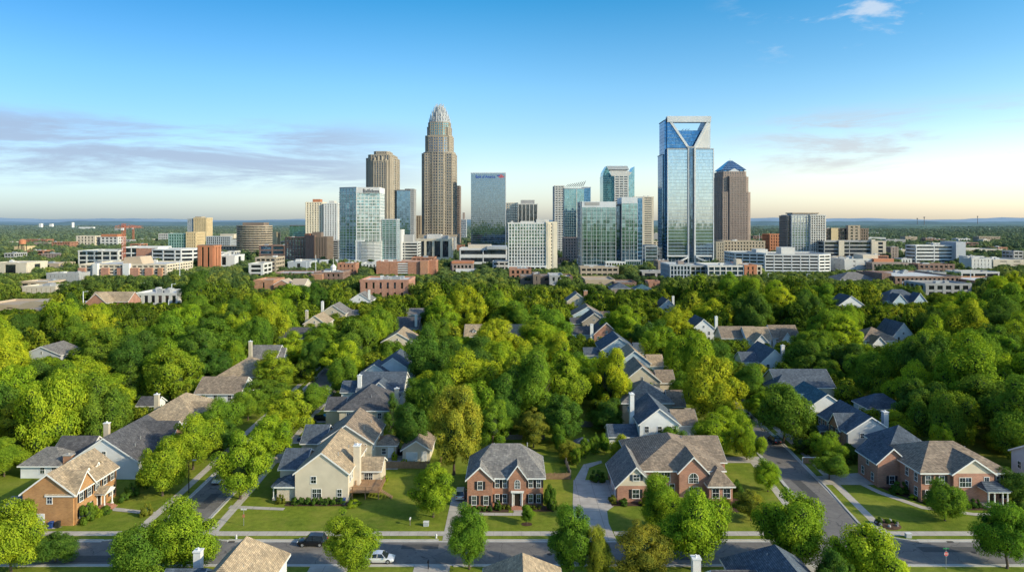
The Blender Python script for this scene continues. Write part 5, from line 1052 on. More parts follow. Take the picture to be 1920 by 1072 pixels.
rt, a, b, z = tower('brick_shaft_tower', 'narrow orange brick tower with dark recessed centre, left of the banded brown block', 372, 400, 462, 770, 18, 1, ('terracotta', 'glass_dark', 7.6, 4.0, 2.2, dict(proud=1.2)), lm='the narrow orange brick tower')
boxpart(rt, 'penthouse', wx(367, 770), wx(396, 770), 774, 786, z, z + 1.6, 'stone_brown')
rt, a, b, z = tower('tan_high_rise', 'lone tan residential high-rise with blue shaded side on the left horizon', 363, 387, 409, 1500, 30, 22, ('yellow_lit', 'glass_dark', 5, 2.6, 1.2), lm='the lone tan high-rise')
facade(rt, rect(wx(351, 1500), wx(363, 1500) - .1, 1502, 1530), -.1, z - 2, 22, 4, 1.5, 1.2, 'panel_grey', 'glass_navy', .5); boxpart(rt, 'penthouse', wx(364, 1500), wx(376, 1500), 1504, 1524, z, z + 3.5, 'stone_tan')  # grey-blue wing: the tower's shaded side put into the wall colour
rt, a, b, z = tower('green_glass_apartments', 'greenish glass apartment block with yellow lit wing left of the narrow brick tower', 316, 350, 439, 1010, 30, 8, ('copper_green', 'glass_teal', 4, .9, 1.0), lm='the greenish glass apartments')
facade(rt, rect(wx(350, 1010) + .1, wx(369, 1010), 1008, 1036), -.1, z + 2, 8, 4, 2.2, 1.4, 'yellow_lit', 'glass_dark', .5)
rt, a, b, z = tower('grey_slab_offices', 'grey slab with fine vertical fins left of the banded brown block', 387, 432, 444, 1220, 26, 6, ('panel_grey', 'glass_dark', 3.6, 1.5, 1.0)); boxpart(rt, 'penthouse', wx(409, 1220), wx(435, 1220), 1228, 1246, z - 3, z + 5, 'stone_cream')
rt, a, b, z = tower('pale_office_pair', 'pale office building with orange roof band on the left horizon', 143, 178, 443, 1350, 30, 4, ('stone_cream', 'glass_strip', 8, 4, 2.2)); facade(rt, rect(wx(187, 1350), wx(220, 1350), 1352, 1380), -.1, z - 2, 4, 8, 3, 2.6, 'stone_white', 'glass_strip', .4); boxpart(rt, 'orange_band', wx(189, 1350), wx(219, 1350), 1351, 1378, z - 1, z + 4, 'terracotta')
tower('beige_cube', 'small beige block on the far left woods beside a water tank', 27, 47, 463, 1100, 22, 2, ('yellow_lit', 'glass_dark', 20, 12, 5))
for px, pt, Yd, w, col, lab in ((75, 495, 760, 70, 'sand_roof', 'flat sandy roofed warehouse among the far left trees'), (20, 494, 640, 60, 'stone_cream', 'flat cream warehouse at the far left edge'), (300, 456, 1500, 60, 'stone_white', 'low white warehouse behind the red crane'), (265, 449, 1700, 40, 'stone_cream', 'small cream block far behind the red crane'), (420, 480, 800, 40, 'panel_white', 'low white building left of the banded brown block'), (560, 492, 760, 40, 'panel_grey', 'low blue-grey roof below the red brick apartment block')):
    tower('low_warehouse', lab, px - w / 2, px + w / 2, pt, Yd, 28, 1, (col, 'glass_dark', 40, 10, 3), roofm='roof_white', nu=2)
# nearer low buildings in the trees
rt, a, b, z = tower('white_roof_school', 'brick school with long white flat roof and tall white mast below the glass condominium', 590, 642, 512, 590, 26, 2, ('brick_dark', 'glass_dark', 5, 2.6, 2.0), roofm='roof_white', nu=3, lm='the white roofed brick school')
facade(rt, rect(wx(503, 590), wx(590, 590) - .1, 600, 630), -.1, z - 1.5, 2, 6, 3, 2.6, 'brick_dark', 'glass_dark', .3, roofm='roof_white'); boxpart(rt, 'brick_corner', wx(586, 590), wx(607, 590), 586, 596, -.1, z - .5, 'brick_orange'); obj('cupola', MB().cyl(wx(616, 590), 606, z, z + 4, 2.4, 2.4, 8).cyl(wx(616, 590), 606, z + 4.01, z + 6.5, 3, 1.0, 8).cyl(wx(616, 590), 606, z + 6.5, z + 13, .25, .1, 6), 'stone_white', rt)
keep(wx(503, 590), wx(642, 590), 586, 630, 2)
rt, a, b, z = tower('curved_roof_hall', 'cluster of pale peaked roofs with orange brick ends in the woods', 477, 512, 527, 510, 24, 1, ('brick_orange', 'glass_dark', 30, 12, 3), roofm='sand_roof', lm='the cluster of pale peaked roofs')
hh = House('peaked_hall', 'pale peaked hall with orange brick gable beside the flat roofed cluster', 'hall', wx(545, 510), 515, 'brick_orange', 'sand_roof')
hh.block(wx(515, 510), wx(545, 510), 508, 524, 6, 9.4, 'gy').block(wx(548, 510), wx(574, 510), 506, 522, 6, 9.8, 'gx', wall='stone_cream').done()
rt, a, b, z = tower('brick_gymnasium', 'long brick hall with white and red streaked flat roof in the woods', 676, 765, 527, 455, 30, 2, ('brick_rose', 'glass_dark', 5, 3.2, 2.6), roofm='roof_white', nu=6, lm='the long brick hall with streaked white roof')
rt, a, b, z = tower('school_hall', 'tan school building with curved roof and white canopy at the left edge', -40, 78, 574, 405, 30, 1, ('sand_roof', 'glass_dark', 60, 20, 3.2), roofm='sand_roof', lm='the tan school with curved roof')
sec = [(wx(78 + 34 * math.cos(t), 405), z - 1 + 4.6 * math.sin(t)) for t in [math.pi * i / 10 for i in range(11)]]
obj('curved_roof', MB().extr(sec, 'y', 400, 425), 'stone_tan', rt); boxpart(rt, 'canopy', wx(64, 405), wx(140, 405), 402, 428, z - .6, z + .5, 'roof_white'); boxpart(rt, 'glass_front', wx(108, 405), wx(138, 405), 404, 426, 0, z - .7, 'glass_teal'); boxpart(rt, 'lower_roof', wx(80, 390), wx(136, 390), 378, 398, -.1, 4.4, 'sand_roof')
keep(wx(-40, 405), wx(140, 405), 376, 436, 2)
h = House('brick_gable_hall', 'brick and cream gabled house with green-grey roofs in the left woods', 'house', wx(200, 410), 415, 'brick_rose', 'roof_tan', lm='the brick gabled hall in the left woods')
h.block(wx(166, 410), wx(240, 410), 410, 424, 5, 10, 'gx').block(wx(176, 410), wx(214, 410), 402, 412, 5, 10.4, 'gy').wins('S', 402, (wx(186, 402), wx(195, 402), wx(204, 402)), (1.5,), w=1.4, h=2).done()
rt, a, b, z = tower('white_shop_row', 'row of white flat roofed shops with dark skylights in the left woods', 252, 336, 552, 435, 26, 1, ('stone_white', 'glass_dark', 5, 2, 2), roofm='roof_white', nu=6, lm='the white shop row')
# ---- crane, masts
def crane(name, label, px, pyb, pyt, Y, jl, jr, pj):
    x = wx(px, Y); zt = wz(pyt, Y); zj = wz(pj, Y); rt = thing(name, label, 'crane', x, Y)
    m_ = MB(); w = 1.4
    for i in (-1, 1):
        for j in (-1, 1): m_.bar((x + i * w, Y + j * w, -.1), (x + i * w, Y + j * w, zt), .4)
    n = int(zt / 5)
    for k in range(n):
        s = 1 if k % 2 else -1
        for j in (-1, 1): m_.bar((x - s * w, Y + j * w, k * 5), (x + s * w, Y + j * w, k * 5 + 5), .25); m_.bar((x + j * w, Y - s * w, k * 5), (x + j * w, Y + s * w, k * 5 + 5), .25)
    obj('mast', m_, 'crane_red', rt)
    jm = MB(); x0, x1 = wx(jl, Y), wx(jr, Y)
    for dy in (-1.2, 1.2): jm.bar((x0, Y + dy, zj), (x1, Y + dy, zj), .32)
    jm.bar((x0, Y, zj + 2.4), (x1, Y, zj + 2.4), .32)
    q = int((x1 - x0) / 3)
    for k in range(q): jm.bar((x0 + k * 3, Y - 1.2, zj), (x0 + k * 3 + 1.5, Y, zj + 2.4), .35); jm.bar((x0 + k * 3 + 1.5, Y, zj + 2.4), (x0 + k * 3 + 3, Y + 1.2, zj), .35)
    obj('jib', jm, 'crane_red', rt); boxpart(rt, 'cab', x - 1.6, x + 1.6, Y - 3.6, Y - 2.1, zj - 3, zj - .2, 'panel_white'); boxpart(rt, 'counterweight', x0, x0 + 5, Y - 1.4, Y + 1.4, zj - 3, zj - .4, 'stone_grey')
    obj('tie_bar', MB().bar((x, Y, zt), (x1 - 8, Y, zj + 2.4), .35).bar((x, Y, zt), (x0 + 3, Y, zj + 2.4), .35), 'crane_red', rt)
crane('tower_crane', 'tall red tower crane with long jib over the white low-rise campus', 232, 470, 419, 806, 216, 268, 427)
crane('tower_crane', 'smaller second red crane farther back, right of the taller crane', 250, 450, 424, 1500, 236, 266, 426.5)
def mast(label, px, pyt, Y, r=.35, name='light_mast', cat='light mast', arm=True, mat='metal_silver', group=None):
    x = wx(px, Y); z = wz(pyt, Y); rt = thing(name, label, cat, x, Y, group); obj('pole', MB().cyl(x, Y, -.05, z, r, r * .6, 8), mat, rt)
    if arm: obj('lamp_arm', MB().bar((x, Y, z - .3), (x + 2, Y, z), .18).box(x + 1.6, x + 2.7, Y - .2, Y + .2, z - .1, z + .12), mat, rt)
for lab, px, pt, Y, arm in (('tall white mast beside the wide beige and brick apartments', 337, 487, 560, False), ('tall white mast rising from the brick school roof', 592, 478, 600, False), ('leaning-armed pale light pole behind the tan school with curved roof', 156, 546, 380, True), ('pale street light left of the white shop row', 264, 530, 470, True), ('pale pole right of the white shop row', 322, 532, 450, True), ('pale pole in front of the white shop row', 316, 562, 400, False), ('pale street light left of the tall white mast near the school', 575, 490, 640, True), ('street light beside the long brick school', 1692, 527, 500, True), ('tall pale pole above the long brick school roof', 1820, 506, 560, False), ('pale street light in front of the white parking deck', 1440, 512, 540, True), ('second pale street light in front of the white parking deck', 1513, 513, 545, True), ('pale pole in the right woods below the grey metal roof', 1528, 522, 500, False), ('tall pole rising behind the beige stone hotel', 1424, 438, 900, False)):
    mast(lab, px, pt, Y, arm=arm)
for lab, px, pt, Y in (('left water tower of the far right pair', 1720, 409, 6000), ('right water tower of the far right pair', 1733, 406.5, 5500), ('lone water tower on the far right horizon', 1833, 405, 6500)):
    x = wx(px, Y); z = wz(pt, Y); rt = thing('water_tower', lab, 'water tower', x, Y); obj('stem', MB().cyl(x, Y, -1, z - 6, 2.6, 2.2, 8), 'conc_dark', rt); obj('tank', MB().cyl(x, Y, z - 9, z - 5, 2.5, 7, 12).cyl(x, Y, z - 5, z, 7, 4, 12), 'conc_dark', rt)
for lab, px, pt, Y, w, hh in (('white water tower far off on the left horizon', 135, 417, 4500, 5, 22), ('small white building far off at upper left', 75, 419, 4800, 16, 14), ('distant long white roof left of the red crane', 161, 425.5, 4200, 90, 6), ('distant white houses on the left horizon', 95, 419.5, 5200, 20, 8), ('far white roof near the right water towers', 1640, 436, 2600, 50, 8), ('pale distant warehouse in the right woods', 1800, 470, 1350, 90, 8), ('pale rooftop far right below the horizon', 1895, 462, 1500, 60, 8)):
    x = wx(px, Y); z = max(wz(pt, Y), hh * .8); rt = thing('distant_building', lab, 'building', x, Y); boxpart(rt, 'wall', x - w / 2, x + w / 2, Y, Y + 20, -.1, z - 1, 'panel_white'); boxpart(rt, 'roof', x - w / 2 - .5, x + w / 2 + .5, Y - .5, Y + 20.5, z - 1, z, 'roof_white')
x = wx(42, 1080); rt = thing('water_tank', 'orange water tank on legs beside the small beige block', 'water tank', x, 1080); obj('tank', MB().cyl(x, 1080, 17, 23, 5, 5, 14).cyl(x, 1080, 23, 25, 5, 1, 14), 'terracotta', rt)
for i in (-1, 1):
    for j in (-1, 1): obj('leg', MB().bar((x + i * 4.4, 1080 + j * 4.4, -.1), (x + i * 3.4, 1080 + j * 3.4, 17.2), .7), 'metal_dark', rt)
# plazas and streets among the towers
sheet('plaza', [rect(wx(1088, 620), wx(1300, 640), 596, 680)], .03, 'sand_roof'); sheet('parking_lot', [rect(wx(1140, 580), wx(1215, 580), 562, 592)], .03, 'asphalt')
sheet('road', [rect(-14, -6, 540, 900)], .02, 'asphalt'); sheet('road', [rect(-900, 900, 760, 778)], .024, 'asphalt')
# ------------------------------------------------------------------ hills
def hill(name, Y, h, seed, mat, x0, x1, wid):
    r = np.random.default_rng(seed); n = 160; xs = np.linspace(x0, x1, n); z = np.zeros(n)
    for k in range(1, 14): z += np.sin(xs / (x1 - x0) * k * 2.6 * 3.14 + r.uniform(0, 6.3)) * r.uniform(.3, 1) / k ** .8
    z = (z - z.min()) / (z.max() - z.min()); rows = [(-wid, 0), (-wid * .55, .35), (-wid * .2, .8), (0, 1), (wid * .5, .5), (wid, 0)]
    mb = MB()
    for dy, f in rows:
        for i in range(n): mb.v.append((xs[i], Y + dy + 200 * math.sin(i * .37 + seed), -2 + (h * (.35 + .65 * z[i])) * f * (1 + .05 * math.sin(i * 1.7 + dy))))
    for a in range(len(rows) - 1):
        for i in range(n - 1): mb.f.append((a * n + i, a * n + i + 1, (a + 1) * n + i + 1, (a + 1) * n + i))
    return smooth(tag(obj(name, mb, mat), kind='structure'))
plain('hill_near', (.14, .22, .26), 1, .2, .004, spec=0); plain('hill_mid', (.17, .26, .33), 1, .12, .002, spec=0); plain('hill_far', (.25, .35, .46), 1, .1, .001, spec=0)  # hill and ridge colours carry distance haze, bluer and paler farther out
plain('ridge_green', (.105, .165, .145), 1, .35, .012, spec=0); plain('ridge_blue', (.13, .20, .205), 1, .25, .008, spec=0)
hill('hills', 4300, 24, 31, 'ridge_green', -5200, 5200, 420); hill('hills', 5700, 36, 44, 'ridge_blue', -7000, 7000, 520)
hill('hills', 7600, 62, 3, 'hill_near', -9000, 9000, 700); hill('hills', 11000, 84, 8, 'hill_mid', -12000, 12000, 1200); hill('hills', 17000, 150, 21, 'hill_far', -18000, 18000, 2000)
# ------------------------------------------------------------------ low blocks round downtown
br = random.Random(41); bused = {}
KINDS = [('white', 'stone_white', 'roof_gravel'), ('tan brick', 'stone_tan', 'roof_gravel'), ('cream', 'stone_cream', 'roof_white'), ('red brick', 'brick_red', 'roof_gravel'), ('tan', 'sand_roof', 'roof_white'), ('brown', 'brick_dark', 'roof_gravel'), ('grey', 'stone_grey', 'roof_gravel'), ('pink stone', 'stone_pink', 'roof_white')]
made = 0
for k in range(14000):
    if made >= 125: break
    Yb = br.choice([br.uniform(470, 700), br.uniform(700, 1000), br.uniform(1000, 1700)]); px = br.uniform(0, 1920)
    if Yb < 620 and (430 < px < 1640): continue
    if Yb < 560 and br.random() < .6 or Yb < 780 and 130 < px < 470: continue
    x = wx(px, Yb); w = br.uniform(10, 38) * (1 + (Yb > 1000) * .4); d = br.uniform(14, 26); fl = br.choice([1, 1, 2, 2, 3, 4] if Yb < 1000 else [2, 3, 3, 4, 6]); hgt = fl * 3.6 + 1.5
    if any(x - w / 2 - 5 < b and x + w / 2 + 5 > a and Yb - 5 < d1 and Yb + d + 5 > c1 for a, b, c1, d1 in CLEAR): continue
    c0, t0 = proj(x, Yb, hgt); hw = w / 2 / Yb * FOC
    if any(Yb < Y2 and c0 + hw > a and c0 - hw < b and t0 < 415 + EYE / Y2 * FOC - (415 + EYE / Y2 * FOC - pt) * .30 for a, b, pt, Y2 in CITY): continue
    kn, wm, rm = br.choice(KINDS); dd, lm, lx, ly = min((math.hypot(x - b, Yb - c), a, b, c) for a, b, c in LANDMARKS)
    p = proj(x, Yb, 0)[0]; q = proj(lx, ly, 0)[0]; rel = ('left of' if p < q else 'right of') if abs(p - q) > 20 else ('behind' if Yb > ly else 'in front of')
    n = bused.get((kn, rel, lm), 0); bused[(kn, rel, lm)] = n + 1
    sty = ('one-storey', 'two-storey', 'three-storey', 'four-storey', '', 'six-storey')[fl - 1]
    lab = f"{sty} {kn} flat-roofed block {rel} {lm}" + ('' if n == 0 else ', ' + ('another', 'third', 'fourth', 'fifth', 'sixth')[min(n, 5) - 1] + ' farther off')
    root = thing('city_block', lab, 'building', x, Yb + d / 2, 'low blocks around downtown')
    facade(root, rect(x - w / 2, x + w / 2, Yb, Yb + d), -.1, hgt, fl, br.choice([4, 5, 7, 12]), br.choice([1.2, 2.2, 3]), br.choice([1.6, 2.0, 2.4]), wm, 'glass_dark', .3, roofm=rm)
    units(root, x - w / 2 + .5, x + w / 2 - .5, Yb + 1, Yb + d - 1, hgt - .14, br.choice([1, 2, 3]), made, 2.4)
    keep(x - w / 2, x + w / 2, Yb - 10, Yb + d, 2); CITY.append((c0 - hw, c0 + hw, t0, Yb)); made += 1
    if br.random() < .35: sheet('parking_lot', [rect(x - w / 2 - 4, x + w / 2 + 10, Yb - 14, Yb - 2)], .03 + made * .0006, 'asphalt'); keep(x - w / 2 - 4, x + w / 2 + 10, Yb - 14, Yb - 2, 1)
print('BLOCKS', made)
# ------------------------------------------------------------------ trees
def crown_mesh(seed, kind, nclump, nleaf, lsize, mat='leaf', trunk=False):
    # crown in a unit box: radius about 1, height 0..hz
    r = np.random.default_rng(seed)
    V = []; F = 0
    cl = []
    tries = 0
    lobes = [(r.uniform(0, 6.28), r.uniform(.18, .40), r.uniform(1, 3.4)) for _ in range(4)]
    while len(cl) < nclump and tries < nclump * 40:
        tries += 1
        d = r.normal(size=3); d /= np.linalg.norm(d)
        az = math.atan2(d[1], d[0]); el = d[2]
        if kind == 'round': prof = 1.0; hz = 1.05
        elif kind == 'oval': prof = 1.0; hz = 1.35
        elif kind == 'cone': prof = 1.0; hz = 1.9
        else: prof = 1.0; hz = .85
        rad = (.72 + .30 * r.random()) if r.random() < .78 else r.uniform(.3, .7)
        mod = 1 + sum(a * math.sin(ph + az * f) for ph, a, f in lobes) * .5 * (1 - abs(el) * .4)
        p = d * rad * mod; p[2] *= hz
        if kind == 'cone':
            t = (p[2] / hz + 1) / 2; p[:2] *= max(.10, 1.25 * (1 - t)) * (1 if t > .08 else .6)
        if kind == 'oval': p[:2] *= 1 - .22 * max(0, p[2] / hz)
        if p[2] < -hz * .72: continue
        cr = (.15 + .33 * r.random() ** 1.3) * (1.15 - .2 * abs(el)) * (.75 if kind == 'cone' else 1)
        if any(np.linalg.norm(p - q) < .55 * min(cr, c2) for q, c2 in cl): continue
        cl.append((p, cr))
    pts = []; nrm = []; size = []
    for p, cr in cl:
        n = int(nleaf * (cr / .28) ** 2)
        d = r.normal(size=(n, 3)); d[:, 2] += .25; d /= np.linalg.norm(d, axis=1)[:, None]
        rr = cr * (.55 + .55 * r.random(n) ** .5)
        # ragged little sprays
        rr *= 1 + .22 * np.sin(d[:, 0] * 7 + p[0] * 9) * np.sin(d[:, 1] * 8 + p[1] * 7) * np.sin(d[:, 2] * 7 + p[2] * 8)
        q = p + d * rr[:, None] * np.array([1, 1, .82])
        out = q / (np.linalg.norm(q, axis=1)[:, None] + 1e-6)
        nn = d * .8 + out * .45 + r.normal(size=(n, 3)) * .42; nn /= np.linalg.norm(nn, axis=1)[:, None]
        pts.append(q); nrm.append(nn); size.append(lsize * r.uniform(.6, 1.3, n))
    P = np.concatenate(pts); N = np.concatenate(nrm); S = np.concatenate(size); n = len(P)
    a = np.cross(N, r.normal(size=(n, 3))); a /= np.linalg.norm(a, axis=1)[:, None]; b = np.cross(N, a)
    s = S[:, None]
    v = np.stack([P - a * s * .75, P - b * s * .5 + N * s * .12, P + a * s * .75, P + b * s * .5 + N * s * .12], 1).reshape(-1, 3)
    nl = n
    # added dark core blobs: block light, crown's inner shade put into their colour
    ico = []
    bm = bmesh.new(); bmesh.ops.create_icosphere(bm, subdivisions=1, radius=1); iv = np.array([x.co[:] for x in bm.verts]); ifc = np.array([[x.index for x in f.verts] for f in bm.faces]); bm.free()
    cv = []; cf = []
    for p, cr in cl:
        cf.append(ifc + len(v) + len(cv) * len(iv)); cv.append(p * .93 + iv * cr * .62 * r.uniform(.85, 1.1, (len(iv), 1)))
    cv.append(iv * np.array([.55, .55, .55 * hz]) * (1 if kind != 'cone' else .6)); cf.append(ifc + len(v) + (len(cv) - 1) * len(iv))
    allv = np.concatenate([v] + cv)
    zmin, zmax = np.percentile(v[:, 2], .5), np.percentile(v[:, 2], 99.7)
    allv[:, 2] = (allv[:, 2] - zmin) / (zmax - zmin)
    allv[:, :2] /= np.percentile(np.hypot(v[:, 0], v[:, 1]), 97)
    tf = np.concatenate(cf)
    me = bpy.data.meshes.new('crown')
    me.vertices.add(len(allv)); me.vertices.foreach_set('co', allv.astype(np.float32).ravel())
    loops = np.concatenate([np.arange(nl * 4), tf.ravel()]); me.loops.add(len(loops)); me.loops.foreach_set('vertex_index', loops.astype(np.int32))
    st = np.concatenate([np.arange(nl) * 4, nl * 4 + np.arange(len(tf)) * 3]); tot = np.concatenate([np.full(nl, 4), np.full(len(tf), 3)])
    me.polygons.add(len(st)); me.polygons.foreach_set('loop_start', st.astype(np.int32)); me.polygons.foreach_set('loop_total', tot.astype(np.int32))
    me.materials.append(MATS[mat]); me.materials.append(MATS['leaf_shade_core'])
    me.polygons.foreach_set('material_index', np.concatenate([np.zeros(nl), np.ones(len(tf))]).astype(np.int32))
    me.update(calc_edges=True); return me
def trunk_mesh(seed):
    # unit height trunk with a few limbs
    r = random.Random(seed); mb = MB(); p = Vector((0, 0, -.02)); rad = .05
    n = 8
    def seg(a, b, ra, rb_):
        d = (b - a).normalized(); u = d.cross(Vector((.3, .9, .1))).normalized(); w = d.cross(u); k = len(mb.v)
        for c, q in ((a, ra), (b, rb_)):
            for i in range(n): t = 2 * math.pi * i / n; mb.v.append(tuple(c + (u * math.cos(t) + w * math.sin(t)) * q))
        for i in range(n): j = (i + 1) % n; mb.f.append((k + i, k + j, k + n + j, k + n + i))
    pts = [Vector((0, 0, -.02)), Vector((r.uniform(-.01, .01), r.uniform(-.01, .01), .05)), Vector((r.uniform(-.03, .03), r.uniform(-.03, .03), .3)), Vector((r.uniform(-.05, .05), r.uniform(-.05, .05), .6)), Vector((r.uniform(-.05, .05), 0, .85))]
    rs = [.036, .024, .019, .012, .004]
    for i in range(4): seg(pts[i], pts[i + 1], rs[i], rs[i + 1])
    for k in range(6):
        a = r.uniform(0, 6.28); z = .28 + k * .06; b0 = Vector((0, 0, z)); e = b0 + Vector((math.cos(a) * .2, math.sin(a) * .2, .16)); seg(b0, e, .011, .005); seg(e, e + Vector((math.cos(a + .5) * .1, math.sin(a + .5) * .1, .1)), .005, .002)
    me = mb.mesh('trunk'); me.materials.append(MATS['bark']); return me
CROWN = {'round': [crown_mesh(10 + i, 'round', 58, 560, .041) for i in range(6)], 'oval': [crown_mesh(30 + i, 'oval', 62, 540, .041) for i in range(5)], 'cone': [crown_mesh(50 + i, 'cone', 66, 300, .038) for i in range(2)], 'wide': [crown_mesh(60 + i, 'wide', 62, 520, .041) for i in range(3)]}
TRUNK = [trunk_mesh(i) for i in range(4)]
HUE = {'yellow-green': (.35, .42, .035), 'bright green': (.25, .355, .032), 'mid green': (.16, .265, .035), 'dark green': (.095, .18, .035), 'olive': (.23, .25, .04), 'golden green': (.33, .36, .05)}
trnd = random.Random(5)
def tree(x, y, h, rad, hue, shape='round', label=None, bole=.2, name='tree', group=None, z0=0):
    t = thing(name, label, 'tree', x, y, group)
    cm = trnd.choice(CROWN[shape]); c = mk('crown', cm, t, (0, 0, h * bole), trnd.uniform(0, 6.28)); c.scale = (rad, rad, h * (1 - bole))
    k = trnd.uniform(.98, 1.24); hc = HUE[hue]; c.color = (hc[0] * k * trnd.uniform(.92, 1.1), hc[1] * k, hc[2], 1)
    tr = mk('trunk', trnd.choice(TRUNK), t, (0, 0, 0), trnd.uniform(0, 6.28)); wv = h * (.75 if rad > h * .3 else .6); tr.scale = (wv, wv, h * .92)
    return t
def ptree(px, pyt, pxw, Y, hue, shape, label, bole=.2, name='tree'):
    x = wx(px, Y); h = wz(pyt, Y); tree(x, Y, h, pxw / 2 / FOC * Y, hue, shape, label, bole, name); HAND.append((x, Y, pxw / 2 / FOC * Y))
HAND = []
YG, BG, MG, DG, OL, GG = 'yellow-green', 'bright green', 'mid green', 'dark green', 'olive', 'golden green'
